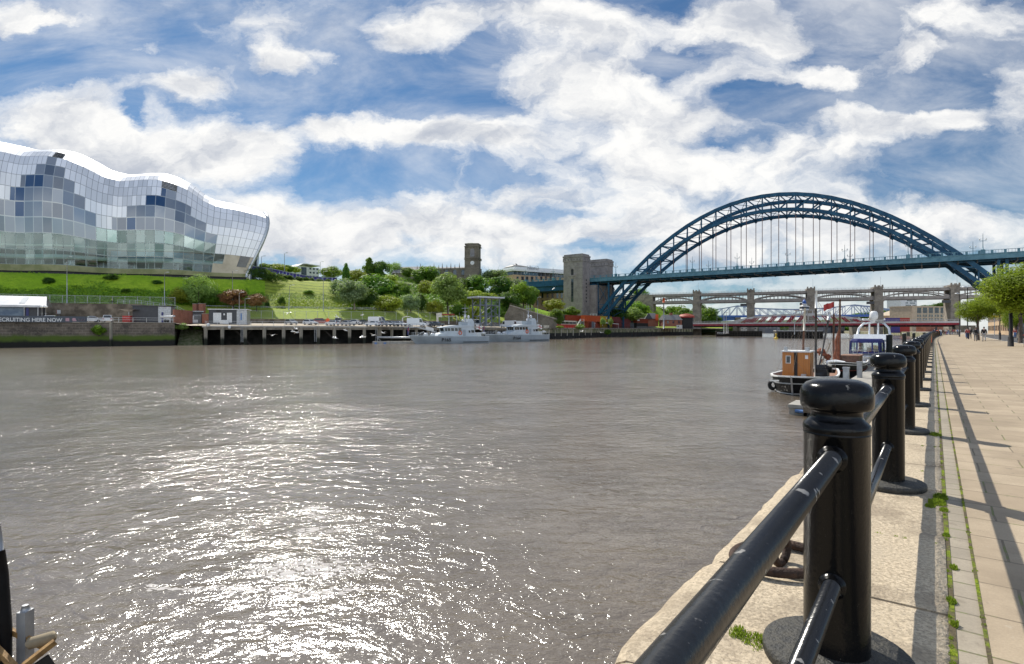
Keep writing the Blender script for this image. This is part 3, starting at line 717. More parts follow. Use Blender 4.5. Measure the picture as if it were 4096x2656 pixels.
# concrete wharf on piles
def wharf():
    us = [808] + list(range(830, 2150, 30)) + [2160]
    t = thing('wharf', 'long concrete wharf on tall piles carrying the parked cars', 'wharf', (0,0,0))
    e = [P(u, dedge(u), z=zedge(u)) for u in us]; bk = [P(u, dedge(u)+9, z=zedge(u)) for u in us]
    b = MB(); b.grid([[tuple(p+Vector((0,9,-.02))) for p in e], [tuple(p+Vector((0,0,.03))) for p in e], [tuple(p+Vector((0,0,-.45))) for p in e], [tuple(p+Vector((0,.5,-.5))) for p in e], [tuple(p+Vector((0,9,-.5))) for p in e]]); b.build('deck', M['pale_concrete'], t)
    b = MB(); b.grid([[(p.x,p.y+.7,p.z-.45) for p in e],[(p.x,p.y+.7,p.z-1.15) for p in e]]); b.build('edge_beam', M['concrete'], t)
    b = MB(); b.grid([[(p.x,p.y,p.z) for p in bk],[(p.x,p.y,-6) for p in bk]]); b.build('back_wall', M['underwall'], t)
    p0, p1 = P(808, dedge(808), z=0), P(808, dedge(808)+9, z=0); b = MB(); b.poly([(p0.x,p0.y,2.6),(p0.x,p0.y,-6),(p1.x,p1.y,-6),(p1.x,p1.y,2.6)]); b.build('end_wall', M['pile'], t)
    for u in (822,889,980,1057,1134,1204,1273,1337,1398,1457,1515,1520,1567,1617,1665,1712,1760,1810,1870,1930,1985,2035,2085,2130):
        p = P(u, dedge(u)+.35, z=0); z = zedge(u); c = MB(); c.prism([(-.42,z-.45),(.42,z-.45),(.36,z-2.6),(.26,-6),(-.26,-6),(-.36,z-2.6)], -.3, .35); c.build('pile', M['pile'], t, (p.x,p.y,0), -.5)
    for u, w in ((930,1),(1010,-1),(1290,1)):
        p = P(u, dedge(u)+3, z=0); c = MB(); c.bar((p.x,p.y,2),(p.x+w*5,p.y+2,-3.5),.4); c.build('brace', M['timber'], t)
    for u in (968,1262,1506):
        p = P(u, dedge(u)-.1, z=0); c = MB()
        for s in (-.3,.3): c.bar((p.x+s,p.y,2.4),(p.x+s,p.y,-2.2),.06)
        for i in range(14): c.bar((p.x-.3,p.y,2.2-i*.32),(p.x+.3,p.y,2.2-i*.32),.04)
        c.build('ladder', M['galv'], t)
    return t
wharf()
def railing(name, label, us, h, posts, mat, zf=zedge, off=.3, rails=(1.0,.55), cat='railing', group='metal railings on the far quay', d=dedge, r=.035):
    t = thing(name, label, cat, (0,0,0), group=group)
    pts = [P(u, d(u)+off, z=zf(u)) for u in us]
    for k in rails:
        b = MB()
        for p, q in zip(pts, pts[1:]): b.bar((p.x,p.y,p.z+h*k),(q.x,q.y,q.z+h*k),r*2.2)
        b.build('rail', mat, t)
    for u in posts:
        p = P(u, d(u)+off, z=zf(u)); b = MB(); b.bar((p.x,p.y,p.z),(p.x,p.y,p.z+h),r*2.4); b.build('post', mat, t)
    return t
railing('railing', 'pale metal railing on the stone quay, running from the banner to the river stairs', [-400,0,350,520,694], 1.25, [355,412,475,532,586,640,692], M['rail_white'], lambda u: zedge(u)+.15)
railing('railing', 'long pale railing along the edge of the wharf car park', list(range(818,1600,40)), 1.25, list(range(824,1600,45)), M['rail_white'], lambda u: zedge(u)+.05)
railing('railing', 'pale railing on the wharf between the two grey patrol boats', [1890,1950,2010,2060], 1.3, list(range(1890,2062,18)), M['rail_white'], lambda u: zedge(u)+.05, rails=(1.0,.66,.33))
# banner on the railing
BF = Frame(-140, dedge(-140)+.1, 352, dedge(352)+.1)
t = thing('banner', 'long dark banner reading RECRUITING HERE NOW tied along the left quay railing', 'banner', BF.loc(), BF.rot)
b = MB(); b.box(BF.s(-140), BF.s(348), -.06, -.02, BF.z(100,1288.5), BF.z(100,1263)); b.build('cloth', M['banner'], t)
x0 = BF.s(-22); text_mesh('RECRUITING HERE NOW', 1.32, M['white'], t, (x0, -.09, BF.z(100,1286)), (pi/2,0,0), width=BF.s(248)-x0, extrude=.008)
b = MB(); b.box(BF.s(262),BF.s(277),-.08,-.062,BF.z(270,1285),BF.z(270,1272)); b.build('square_emblem', M['logo_pink'], t)
b = MB(); b.ball((BF.s(296),-.07,BF.z(296,1278)),.42,.02,.4); b.box(BF.s(290),BF.s(306),-.08,-.062,BF.z(300,1284.5),BF.z(300,1281)); b.build('round_emblem', M['logo_pink'], t)
b = MB()
for i in range(7): b.bar((BF.s(313+i*4),-.07,BF.z(320,1283)),(BF.s(315.5+i*4),-.07,BF.z(320,1274+(i%3)*3)),.18,.02)
b.build('script_emblem', M['logo_pink'], t)
# ------------------------------------------------------------------ things along the far bank
def blk(name, mat, parent, x0, x1, y0, y1, z0, z1): b = MB(); b.box(x0,x1,y0,y1,z0,z1); return b.build(name, mat, parent)
# white roofed boat shed with mural boards
f = Frame(-120, 146, 186, 154); zb = 3.4
t = thing('boat_shed', 'long shed with pale metal gable roof and blue mural boards behind the banner', 'shed', f.loc(), f.rot)
L = f.s(168); ze = f.z(150,1220); zr = f.z(150,1183)
b = MB(); b.box(0, L-.3, .4, 7.6, zb-1, ze); b.build('wall', M['dark'], t)
b = MB(); b.poly([(-.5,-.6,ze-.15),(L+1,-.6,ze-.15),(L+.4,4,zr),(-.5,4,zr)]); b.poly([(-.5,8.4,ze-.15),(L+1,8.4,ze-.15),(L+.4,4,zr),(-.5,4,zr)]); b.box(-.5,L+.9,-.68,-.5,ze-.65,ze-.12)
b.poly([(L+.35,-.3,ze-.1),(L+.35,8.2,ze-.1),(L+.3,4,zr-.1)]); b.build('roof', M['metalroof'], t)
b = MB(); rf = lambda x, q: (x, -.6+4.6*q-.03, ze-.15+(zr-ze+.15)*q+.05)
b.poly([rf(f.s(74),.22), rf(f.s(98),.22), rf(f.s(106),.86), rf(f.s(82),.86)]); b.build('skylight', M['lamp_glass'], t)
blk('mural', M['mural'], t, f.s(-110), f.s(93), .25, .38, zb-.2, ze-.7)
blk('banner_panel', M['navyblue'], t, f.s(103), f.s(114), .2, .36, zb-.2, ze-.8)
blk('corner_post', M['galv'], t, f.s(151), f.s(154), -.3, -.1, zb-1, ze-.5); blk('corner_post', M['galv'], t, f.s(96), f.s(98.5), -.3, -.1, zb-1, ze-.5)
for u in (168, 183):
    t = thing('globe_lamp', 'double globe lamp post at the end of the boat shed' if u < 170 else 'small globe lamp post farther from the end of the boat shed', 'lamp post', P(u,152,z=3.4)); z = ZV(1231,152)-3.4
    b = MB(); b.cyl((0,0,0),(0,0,z),.09,.06); b.cyl((-.3,0,z*.62),(.3,0,z*.62),.05); b.build('pole', M['galv'], t); b = MB(); b.ball((0,0,z+.25),.5,.5,.32); b.build('globe', M['lamp_glass'], t)
t = thing('sign_board', 'small white and red notice board on the stained retaining wall', 'sign', P(235, dwall(235)-1, z=3.8)); z = ZV(1247, dwall(235))-3.8
b = MB(); b.box(-.5,.5,-.05,.05,z-.6,z+.45); b.build('board', M['white'], t); b = MB(); b.box(-.62,-.5,-.05,.05,z-.6,z+.45); b.build('edge', M['red'], t); b = MB(); b.bar((0,.1,0),(0,.1,z),.1); b.build('post', M['galv'], t)
def shed(name, label, u0, u1, d0, d1, v0, v1, side_u, mats, doors=(), roof=True, depth=5, cat='building'):
    f = Frame(u0, d0, u1, d1); z0 = f.z(u0, v1); z1 = f.z(u0, v0); sx = f.s(u1)
    t = thing(name, label, cat, f.loc(), f.rot)
    blk('wall', mats[0], t, 0, sx, 0, depth, z0-1.5, z1)
    if side_u: blk('side_wall', mats[1], t, sx+.0, f.s(side_u), .1, depth-.3, z0-1.5, z1-.1)
    if roof: blk('roof', mats[2], t, -.25, f.s(side_u or u1)+.25, -.3, depth+.2, z1, z1+.22)
    for (a, c, va, vb) in doors:
        blk('door', M['white'], t, f.s(a), f.s(c), -.09, -.02, f.z(a, vb), f.z(a, va))
    return f, t
f, t = shed('grey_shed', 'plain dark grey flat shed on the stone quay with a pale side', 530, 632, 163, 165, 1224, 1290, 683, (M['dark'], M['galv'], M['dark']))
b = MB(); b.box(f.s(646),f.s(653),-.05,.1,f.z(650,1290),f.z(650,1249)); b.build('door', M['navyblue'], t)
t2 = thing('brick_wall', 'orange red brick wall beside the river stairs', 'wall', (0,0,0)); b = MB(); p, q = P(694,161,z=0), P(768,172,z=0)
b.bar((p.x,p.y,4.5),(q.x,q.y,4.5),.4,5.6); b.build('face', M['brick_red'], t2)
f, t = shed('gatehouse_shed', 'low slate grey lean-to with a barred gate at the top of the river stairs', 752, 812, 172, 174, 1246, 1302, None, (M['dark'], M['dark'], M['galv']), depth=3)
b = MB()
for i in range(9): x = f.s(764+i*4.6); b.bar((x,-.15,f.z(770,1298)),(x,-.15,f.z(770,1256)),.09)
b.bar((f.s(762),-.15,f.z(770,1262)),(f.s(804),-.15,f.z(770,1262)),.09); b.build('gate', M['galv'], t)
blk('notice', M['white'], t, f.s(758), f.s(776), -.22, -.17, f.z(760,1278), f.z(760,1263)); blk('notice', M['white'], t, f.s(760), f.s(792), -.22, -.17, f.z(760,1290), f.z(760,1279))
for u0, u1, v0, v1, d, lb in ((769,786,1216,1262,178,'square red brick gate pillar behind the lean-to, the left one of a close pair'),(793,811,1215,1262,178,'square red brick gate pillar behind the lean-to, the right one of a close pair'),(806,835,1256,1302,171,'broad red brick pier between the lean-to and the wharf building')):
    t = thing('brick_pillar', lb, 'pillar', P((u0+u1)/2, d, z=ZV(v1,d)-1), -.2, 'red brick pillars by the stairs'); w = (u1-u0)*d/F; h = ZV(v0,d)-ZV(v1,d)+1
    b = MB(); b.box(-w/2,w/2,0,w,0,h); b.build('shaft', M['brick_red'], t); b = MB(); b.box(-w/2-.08,w/2+.08,-.08,w+.08,h,h+.15); b.build('cap', M['concrete'], t)
f, t = shed('wharf_building', 'flat roofed dark grey wharf building with two white doors', 835, 946, 171, 173, 1238, 1296, 987, (M['dark'], M['galv'], M['white']), ((853,885,1251,1290),(908,928,1251,1290)), depth=6)
blk('window', M['white'], t, f.s(894), f.s(900), -.08, -.02, f.z(895,1261), f.z(895,1254)); blk('side_window', M['cloth_blue'], t, f.s(962), f.s(967), .02, .09, f.z(965,1280), f.z(965,1253))
b = MB(); b.bar((f.s(866),-.3,f.z(870,1243)),(f.s(880),-.3,f.z(870,1243)),.25,.35); b.build('floodlight', M['black'], t)
t = thing('life_ring_sign', 'white notice hung on the wharf railing in front of the grey building', 'sign', P(897, dedge(897)+.15, z=0), -.3)
b = MB(); b.box(-1.5,1.5,-.04,.04,ZV(1296,167),ZV(1281,167)); b.build('board', M['white'], t)
for u, v, lb in ((833,1300,'pinkish white rounded buoy at the corner of the wharf'),(918,1309,'white buoy hung on the wharf fascia')):
    t = thing('buoy', lb, 'buoy', P(u, dedge(u)-.3, v), 0, 'buoys hung on the wharf'); b = MB(); b.ball((0,0,0),.45,.45,.55); b.build('float', M['white'], t); b = MB(); b.cyl((0,0,.5),(0,.1,1.2),.04); b.build('rope', M['timber_pale'], t)
t = thing('kiosk', 'small red box kiosk under a pale angular canopy on the stone quay', 'kiosk', P(505,160,z=ZV(1288,160)), .2)
b = MB(); b.box(-1,1,0,1.4,0,1.8); b.build('box', M['red'], t); b = MB(); b.bar((0,1.6,1),(0,1.6,3.0),.14); b.build('post', M['galv'], t); b = MB(); b.poly([(-2.1,.2,3.6),(2.1,.2,3.6),(.2,1.8,3.05),(-.2,1.8,3.05)]); b.poly([(-2.1,.2,3.72),(2.1,.2,3.72),(2.1,3,3.72),(-2.1,3,3.72)]); b.build('canopy', M['galv'], t)

# cars and vans
def make_car(paint, kind='hatch'):
    L, W, H = dict(hatch=(4.1,1.72,1.48), saloon=(4.5,1.75,1.44), suv=(4.6,1.85,1.72), van=(5.6,1.95,2.45), small_van=(4.4,1.75,1.85))[kind]; h = L/2
    t = bpy.data.objects.new('parked_car' if 'van' not in kind else 'parked_van', None); COL.objects.link(t)
    if 'van' in kind:
        low = [(-h,.35),(-h,1.0),(-h+.02,H-.15),(-h+.15,H),(h-1.7,H),(h-1.35,H-.08),(h-.85,1.15),(h-.12,.98),(h,.75),(h,.35)]; W2 = W
        b = MB(); b.prism([(x,z) for x,z in low], -W/2, W/2); b.build('body', paint, t)
        g = MB(); g.poly([(h-1.32,-W/2+.12,H-.12),(h-1.32,W/2-.12,H-.12),(h-.86,W/2-.1,1.2),(h-.86,-W/2+.1,1.2)]); 
        for v in g.v: pass
        g.v = [(x+.03,y,z+.02) for x,y,z in g.v]
        for s in (-1,1): g.poly([(h-1.95,s*(W/2+.012),1.18),(h-1.0,s*(W/2+.012),1.18),(h-1.36,s*(W/2+.012),H-.28),(h-1.95,s*(W/2+.012),H-.28)])
        g.poly([(-h-.012,-.75,1.25),(-h-.012,.75,1.25),(-h-.012,.72,H-.3),(-h-.012,-.72,H-.3)]); g.build('window', M['carglass'], t)
    else:
        c0, c1, c2, c3 = dict(hatch=(-h+.08,-h+.55,.15,.95), saloon=(-h+.75,-h+1.4,.2,1.05), suv=(-h+.05,-h+.35,.25,1.0))[kind]
        b = MB(); body = [(-h,.45),(-h+.03,.78),(-h+.1,.93),(c3,.95),(h-.25,.80),(h-.03,.66),(h,.45),(h-.1,.28),(-h+.1,.28)]
        sec = [(-W/2+.04,.0),(-W/2,.35),(-W/2+.02,.8)]
        b.prism(body, -W/2, W/2); 
        cab = [(c0,.92),(c1,H-.04),(c2,H),(c3,.93)]; n = len(cab)
        rows = [[(x,-W/2+.06+(.16 if z>1 else 0),z) for x,z in cab],[(x,W/2-.06-(.16 if z>1 else 0),z) for x,z in cab]]
        b.grid(rows); b.poly(rows[0]); b.poly(rows[1][::-1]); b.build('body', paint, t)
        g = MB(); k = .10
        def lerp(p, q, f): return (p[0]+(q[0]-p[0])*f, p[1]+(q[1]-p[1])*f)
        for s in (-1,1):
            q = [lerp(cab[0],cab[1],.12),lerp(cab[0],cab[1],.86),lerp(cab[3],cab[2],.86),lerp(cab[3],cab[2],.12)]
            q[0] = (q[0][0]+.15,q[0][1]); q[3] = (q[3][0]-.12,q[3][1]); q[1] = (q[1][0]+.08,q[1][1]); q[2] = (q[2][0]-.06,q[2][1])
            g.poly([(x, s*(W/2-.06-.16*min(1,max(0,(z-.93)/(H-.97)))+.015), z) for x,z in q])
        for a, c, sg in ((cab[3],cab[2],1),(cab[0],cab[1],-1)):
            p, q = lerp(a,c,.12), lerp(a,c,.88); g.poly([(p[0]+.02*sg,-W/2+.18,p[1]+.01),(p[0]+.02*sg,W/2-.18,p[1]+.01),(q[0]+.02*sg,W/2-.3,q[1]+.01),(q[0]+.02*sg,-W/2+.3,q[1]+.01)])
        g.build('window', M['carglass'], t)
    for x in (-h+.8, h-.8):
        for s in (-1,1):
            w = MB(); w.tube([(x,s*(W/2-.2),.32),(x,s*(W/2+.01),.32)], .32, 14); o = w.build('wheel', M['tyre'], t); r_ = MB(); r_.tube([(x,s*(W/2+.0),.32),(x,s*(W/2+.025),.32)], .19, 10); r_.build('rim', M['galv'], o)
    for s in (-1,1):
        w = MB(); w.box(h-.16,h+.012,s*(W/2-.28)-.17,s*(W/2-.28)+.17,.60,.74); w.build('headlight', M['lamp_glass'], t)
        w = MB(); w.box(-h-.012,-h+.08,s*(W/2-.2)-.14,s*(W/2-.2)+.14,.72,.9); w.build('taillight', M['red'], t)
    w = MB(); w.box(h-.02,h+.03,-.55,.55,.38,.52); w.build('grille', M['black'], t)
    return t
CARS = {}
def car(paint, kind, loc, rot, label, cat='car', group='vehicles parked on the far quay'):
    k = (paint, kind)
    if k not in CARS: CARS[k] = make_car(M[paint], kind); o = CARS[k]
    else: o = copy_tree(CARS[k])
    for q in ('label',): pass
    tag(o, label, cat, group); place(o, loc, rot, 1.18 if 'far quay' in group else None); return o
def carat(u, v, d, *a, **k): return P(u, d, z=max(ZV(v, d), zground(u, d)+.02)), a
for (u, d, paint, kind, rot, label) in (
    (215,150,'car_white','hatch',.4,'white car half hidden behind the end of the recruiting banner'),
    (358,155,'car_white','saloon',-2.2,'white saloon car seen from behind, just right of the recruiting banner'),
    (433,157,'car_white','suv',2.1,'boxy white estate car on the stone quay, left of the red kiosk'),
    (1165,186,'car_silver','hatch',-.7,'silver hatchback, leftmost car on the wharf'),
    (1241,187,'car_white','hatch',-.5,'white hatchback with a clear gap on both sides, second from the left on the wharf'),
    (1288,195,'car_red','suv',.3,'dark red car behind the orange disc on the wharf'),
    (1330,186,'car_white','hatch',2.7,'low white car just right of the orange disc'),
    (1354,200,'car_grey','small_van',-1.4,'small grey van standing in the back row of the wharf'),
    (1392,189,'car_silver','saloon',-.5,'long silver saloon in front of the small grey van'),
    (1426,200,'car_white','hatch',-.3,'white car in the back row between the silver saloon and the black car'),
    (1457,200,'car_black','saloon',.1,'black saloon car in the back row of the wharf'),
    (1493,189,'car_white','saloon',2.8,'white saloon in front of the tall white panel van'),
    (1512,205,'car_white','van',-.25,'tall white panel van at the back of the wharf car park'),
    (1537,191,'car_silver','saloon',-.5,'silver car right of the panel van'),
    (1568,193,'car_silver','hatch',-.5,'silver hatchback midway between panel van and white shelter'),
    (1600,195,'car_white','hatch',-.5,'white hatchback just left of the white shelter'),
    (1666,203,'car_white','van',.15,'white box van right of the white arched shelter'),
    (1706,208,'car_white','saloon',-.4,'white saloon right of the box van'),
    (1730,212,'car_silver','hatch',-.5,'silver car behind the bow of the first patrol boat'),
    (1748,204,'car_dark','saloon',-.5,'dark car behind the first patrol boat wheelhouse front'),
    (1897,226,'car_white','van',-.9,'white minibus behind the mast of the left patrol boat'),
    (2032,238,'car_white','van',2.7,'white van nose to the left, behind the right patrol boat'),
    (2062,244,'car_white','van',2.9,'second white van tight behind the other, above the right patrol boat')):
    d -= 7 if u > 800 else 3
    p = P(u, d, z=zground(u, d) + .02); p.z = max(p.z, zedge(u)+.05)
    car(paint, kind, p, rot, label, 'van' if 'van' in kind else 'car')
t = thing('orange_disc', 'round orange red disc sign on the wharf among the parked cars', 'sign', P(1311,184,z=zground(1311,184)-.1), 0); z = ZV(1281,184)-t.location.z
b = MB(); b.tube([(0,-.05,z),(0,.05,z)], .66, 20); b.build('disc', M['orange'], t); b = MB(); b.bar((0,.1,0),(0,.1,z),.1); b.build('post', M['galv'], t)
t = thing('shelter', 'white arched shelter frame on the wharf beside the box van', 'shelter', P(1629,197,z=zground(1629,197)-.1), .1)
b = MB(); arc = [(-1.7+3.4*i/8, 0, 3.1+.45*sin(pi*i/8)) for i in range(9)]
for y in (0,2.2): b.tube([(-1.7,y,0)]+[(x,y,z) for x,_,z in arc]+[(1.7,y,0)], .09, 6)
b.build('frame', M['white'], t); b = MB(); b.smooth = True; b.grid([[(x,-.1,z+.05) for x,_,z in arc],[(x,2.3,z+.05) for x,_,z in arc]]); b.build('roof', M['white'], t); b = MB(); b.box(-1.6,1.6,2.1,2.15,0,1.2); b.build('back_panel', M['white'], t)
# quad bike trailer at the left end of the quay rail
t = thing('rigid_inflatable', 'white inflatable dinghy on a trailer at the end of the stone quay', 'dinghy', P(672,161,z=ZV(1289,161)), .1)
b = MB(); b.tube([(-1.7,-.6,1.6),(1.0,-.6,1.6),(1.7,0,1.75),(1.0,.6,1.6),(-1.7,.6,1.6)], .3, 10); b.build('tube', M['white'], t); b = MB(); b.box(-1.5,1.1,-.5,.5,1.3,1.5); b.build('hull', M['gel'], t)
b = MB(); b.bar((-1.6,-.5,.8),(1.9,0,.7),.1); b.bar((-1.6,.5,.8),(1.9,0,.7),.1); b.bar((-.9,0,.8),(-.9,0,1.3),.1); b.build('trailer', M['galv'], t)
for s in (-.7,.7): b = MB(); b.tube([(-.4,s-.1,.4),(-.4,s+.1,.4)], .4, 12); b.build('wheel', M['tyre'], t)

# lamp posts
def make_lamp(h):
    t = bpy.data.objects.new('lamp_post', None); COL.objects.link(t)
    b = MB(); b.tube([(0,0,0),(0,0,1.2),(0,0,1.25),(0,0,h)], [.17,.16,.11,.075], 8); b.build('pole', M['galv'], t)
    b = MB(); b.tube([(0,0,h-.1),(.5,0,h+.15),(1.2,0,h+.2)], .05, 6); b.build('arm', M['galv'], t)
    b = MB(); b.box(.9,1.75,-.16,.16,h+.16,h+.30); b.build('lamp_head', M['lamp_glass'], t)
    return t
for (u, v0, v1, lb) in ((268,1030,1216,'tall grey lamp post on the retaining wall, leftmost, in front of the glass hall'),(658,1092,1226,'grey lamp post on the retaining wall above the dark grey shed'),(930,1085,1240,'grey lamp post behind the first pinkish tree'),
      (957,1172,1300,'grey lamp post on the wharf at the right end of the grey building'),(980,1196,1262,'short grey post behind the wharf building'),(1155,1142,1245,'leaning dark pole on the slope in the middle of the yellow meadow'),(1293,1088,1246,'tall pale lamp post near the grey green tree'),
      (1046,1026,1085,'thin lamp post on the skyline right of the glass hall'),(1138,1014,1088,'tall lamp post on the skyline above the blue hoarding'),(1281,1048,1100,'skyline lamp post beside the curved roof block'),
      (1620,1095,1130,'small lamp post in front of the church wall'),(1637,1135,1185,'lamp post on the slope below the church'),(1877,1152,1246,'tall lamp post left of the steel tower'),(1795,1226,1296,'pole with blue base between tall tree and steel tower'),(2006,1168,1200,'short lamp post on the slope above the steel tower'),
      (2036,1176,1262,'grey lamp post right of the steel tower, with lamp turned to the left'),(2066,1194,1262,'grey lamp post above the second patrol boat'),(2106,1200,1240,'short lamp post beside the stepped ramp'),(2150,1190,1290,'lamp post in front of the buff hotel'),(2868,1240,1290,'pale post near the metal truss bridge end')):
    d = hit(u, v1) if v1 < 1290 else dedge(u)+4; h = (v1-v0)*d/F; t = make_lamp(h); tag(t, lb, 'lamp post', 'lamp posts on the far bank'); place(t, P(u, d, v1), R.uniform(-.4,.4) + (pi if 'left' in lb and 'turned' in lb else 0))
    if 'leaning' in lb: t.rotation_euler = (0, .04, 0)
# fences behind the path
def meshfence(label, us, vtop, dfun, zfun):
    t = thing('mesh_fence', label, 'fence', (0,0,0), group='fences above the far quay')
    ps = [(P(u, dfun(u), z=zfun(u)), ZV(vtop(u), dfun(u))) for u in us]
    b = MB()
    for (p, z), (q, z2) in zip(ps, ps[1:]):
        b.bar((p.x,p.y,z),(q.x,q.y,z2),.07); b.bar((p.x,p.y,p.z+.3),(q.x,q.y,q.z+.3),.05)
        n = 12
        for i in range(n): f_ = i/n; b.bar((p.x+(q.x-p.x)*f_,p.y+(q.y-p.y)*f_,p.z+(q.z-p.z)*f_),(p.x+(q.x-p.x)*f_,p.y+(q.y-p.y)*f_,z+(z2-z)*f_),.016)
        for i in range(1,6): f_ = i/6; b.bar((p.x,p.y,p.z+(z-p.z)*f_),(q.x,q.y,q.z+(z2-q.z)*f_),.012)
    b.build('mesh_panel', M['galv'], t)
    for p, z in ps: b = MB(); b.bar((p.x,p.y,p.z-.3),(p.x,p.y,z+.05),.1); b.build('post', M['galv'], t)
zrow = lambda i: (lambda u: rows_at(u)[i][1]); drow = lambda i, o=0: (lambda u: rows_at(u)[i][0]+o)
meshfence('grey mesh fence on the retaining wall below the glass hall', list(range(-100,701,50)), lambda u: 1176+(u*.02), drow(2,.6), zrow(2))
meshfence('grey mesh fence along the path above the mown lawn', list(range(820,1720,45)), lambda u: 1222+.012*(u-820), drow(3,-.5), zrow(3))
meshfence('tall thin mesh fence along the back of the wharf car park', list(range(1000,1900,45)), lambda u: 1243+.008*(u-1000), drow(2,.4), zrow(2))
railing('railing', 'low pale handrail along the riverside path left of the brick pillars', list(range(470,760,24)), 1.2, list(range(470,760,24)), M['galv'], zrow(2), .1, d=drow(2,.1))
# cyclist in a yellow top on the path
# ------------------------------------------------------------------ trees
def crown_mesh(name, seed, n, nclump, leaf, shape='round', quad=True):
    r = random.Random(seed); b = MB(); cl = []
    for i in range(nclump):
        while True:
            x, y, z = r.uniform(-1,1), r.uniform(-1,1), r.uniform(-1,1)
            rad = x*x+y*y+z*z
            if .10 < rad < .56: break
        if shape == 'cone': k = .28 + .62*(1-z)/2*1.15; x *= k; y *= k
        if shape == 'bush': z = z*.8 - .1
        if shape == 'tall': k = .7 + .35*(1-abs(z)); x *= k; y *= k
        cl.append((x,y,z,r.uniform(.30,.50) if shape != 'cone' else r.uniform(.18,.32)))
    for i in range(n):
        cx, cy, cz, cr = cl[r.randrange(nclump)]
        a = r.uniform(0,2*pi); zz = r.uniform(-1,1); q = sqrt(1-zz*zz); rr = cr*(r.random()**.33)
        p = Vector((cx+rr*q*cos(a), cy+rr*q*sin(a), cz+rr*zz*.85))
        nv = Vector((q*cos(a)+r.uniform(-.6,.6), q*sin(a)+r.uniform(-.6,.6), zz+.35+r.uniform(-.6,.6)))
        if nv.length < .05: nv = Vector((0,0,1))
        nv.normalize(); t = nv.cross(Vector((r.uniform(-1,1),r.uniform(-1,1),r.uniform(-1,1))))
        if t.length < .05: continue
        t.normalize(); s = nv.cross(t); L = leaf*r.uniform(.6,1.25); w = L*r.uniform(.38,.6)
        b.poly([p-t*L, p-t*L*.1+s*w+nv*L*.12, p+t*L, p-t*L*.1-s*w+nv*L*.12])
    return b.mesh(name, M['lf_mid'])
PRO = {'round': [crown_mesh('crown', 11+i, 5200, 30, .078) for i in range(4)], 'bush': [crown_mesh('crown', 31+i, 4600, 26, .085, 'bush') for i in range(3)],
       'cone': [crown_mesh('crown', 41+i, 3600, 30, .08, 'cone') for i in range(2)], 'tall': [crown_mesh('crown', 51+i, 5200, 34, .068, 'tall') for i in range(3)],
       'airy': [crown_mesh('crown', 61+i, 3200, 26, .06, 'tall') for i in range(2)]}
def trunk_mesh(name, seed, h, r0, spread, nb=5, n=7):
    r = random.Random(seed); b = MB(); pts = [Vector((0,0,-.3))]
    for i in range(1,5): pts.append(Vector((r.uniform(-.04,.04)*h*i/4, r.uniform(-.04,.04)*h*i/4, h*i/4)))
    b.tube(pts, [r0*1.25,r0,r0*.85,r0*.7,r0*.5], n)
    for i in range(nb):
        a = 2*pi*i/nb + r.uniform(-.4,.4); s = pts[2].lerp(pts[4], r.uniform(.1,.9)); L = spread*r.uniform(.6,1)
        m1 = s + Vector((cos(a)*L*.5, sin(a)*L*.5, L*.45)); e = m1 + Vector((cos(a)*L*.45, sin(a)*L*.45, L*.55)); b.tube([s,m1,e], [r0*.5,r0*.32,r0*.1], 5)
    return b.mesh(name, M['bark'])
def tree(u, vt, vb, w, kind, mat, label, d=None, trunk=None, name='tree', cat='tree', group='trees on the far bank', bark=None):
    d = d or hit(u, min(vb, 1300)); h = (vb-vt)*d/F; ww = w*d/F/2*1.2; z0 = ZV(vb, d)
    t = thing(name, label, cat, P(u, d, vb), R.uniform(0,6.28), group)
    tk = trunk if trunk is not None else (.08 if kind in ('round','tall','airy') else .0)
    ch = h*(1-tk)/2*1.06
    o = obj('crown', R.choice(PRO[kind]), t, (0,0,h*tk+ch*.94)); o.scale = (ww, ww, ch); o.rotation_euler = (0,0,R.uniform(0,6.28)); set_mat(o, M[mat])
    tm = obj('trunk', trunk_mesh('trunk', int(u*7+vt), h*.62, max(.12, h*.022), ww*(.8 if kind in ('round','tall','airy') else .4), 5 if kind != 'cone' else 2), t)
    if bark: set_mat(tm, M[bark])
    return t
T = tree
T(794,1092,1234,112,'airy','lf_pale','loose pale green tree below the right part of the glass hall')
T(727,1140,1215,90,'bush','lf_yellow','olive bush left of the loose pale tree, below the glass hall',name='bush',cat='bush')
T(838,1150,1225,70,'bush','lf_mid','green bush right of the loose pale tree',name='bush',cat='bush')
T(935,1152,1240,96,'round','lf_pink','larger of the two pinkish brown trees',trunk=.22)
T(1026,1176,1248,72,'round','lf_pink','smaller pinkish brown tree, right of the larger one',trunk=.3)
T(1126,1180,1222,28,'bush','lf_mid','small dark green bush near the leaning pole',name='bush',cat='bush')
T(1384,1048,1150,44,'cone','lf_mid','narrow pointed tree at the left edge of the wooded slope',d=268)
T(1362,1108,1192,84,'round','lf_grey','silvery grey green tree left, behind the white trunked one',trunk=.05)
T(1418,1112,1242,116,'round','lf_grey','large silvery tree with a white trunk at the left edge of the wood',bark='bark_pale',trunk=.14)
T(1425,1080,1150,90,'round','lf_yellow','light green tree on the skyline left of the tall dark one',d=290)
T(1477,1025,1130,72,'cone','lf_mid','tall dark pointed tree on the skyline left of the church',d=315)
T(1525,1038,1120,66,'round','lf_dark','dark round tree touching the tall pointed tree left of the church',d=318)
T(1578,1046,1110,76,'airy','lf_pale','thin light tree behind the left gable of the church',d=345)
T(1500,1082,1212,150,'bush','lf_mid','largest green tree mass on the left of the wooded slope',d=262)
T(1462,1140,1232,90,'bush','lf_dark','dark bush at the foot of the largest left tree mass',name='bush',cat='bush')
T(1560,1100,1180,70,'round','lf_yellow','yellow green tree between the left tree mass and the church gable',d=290)
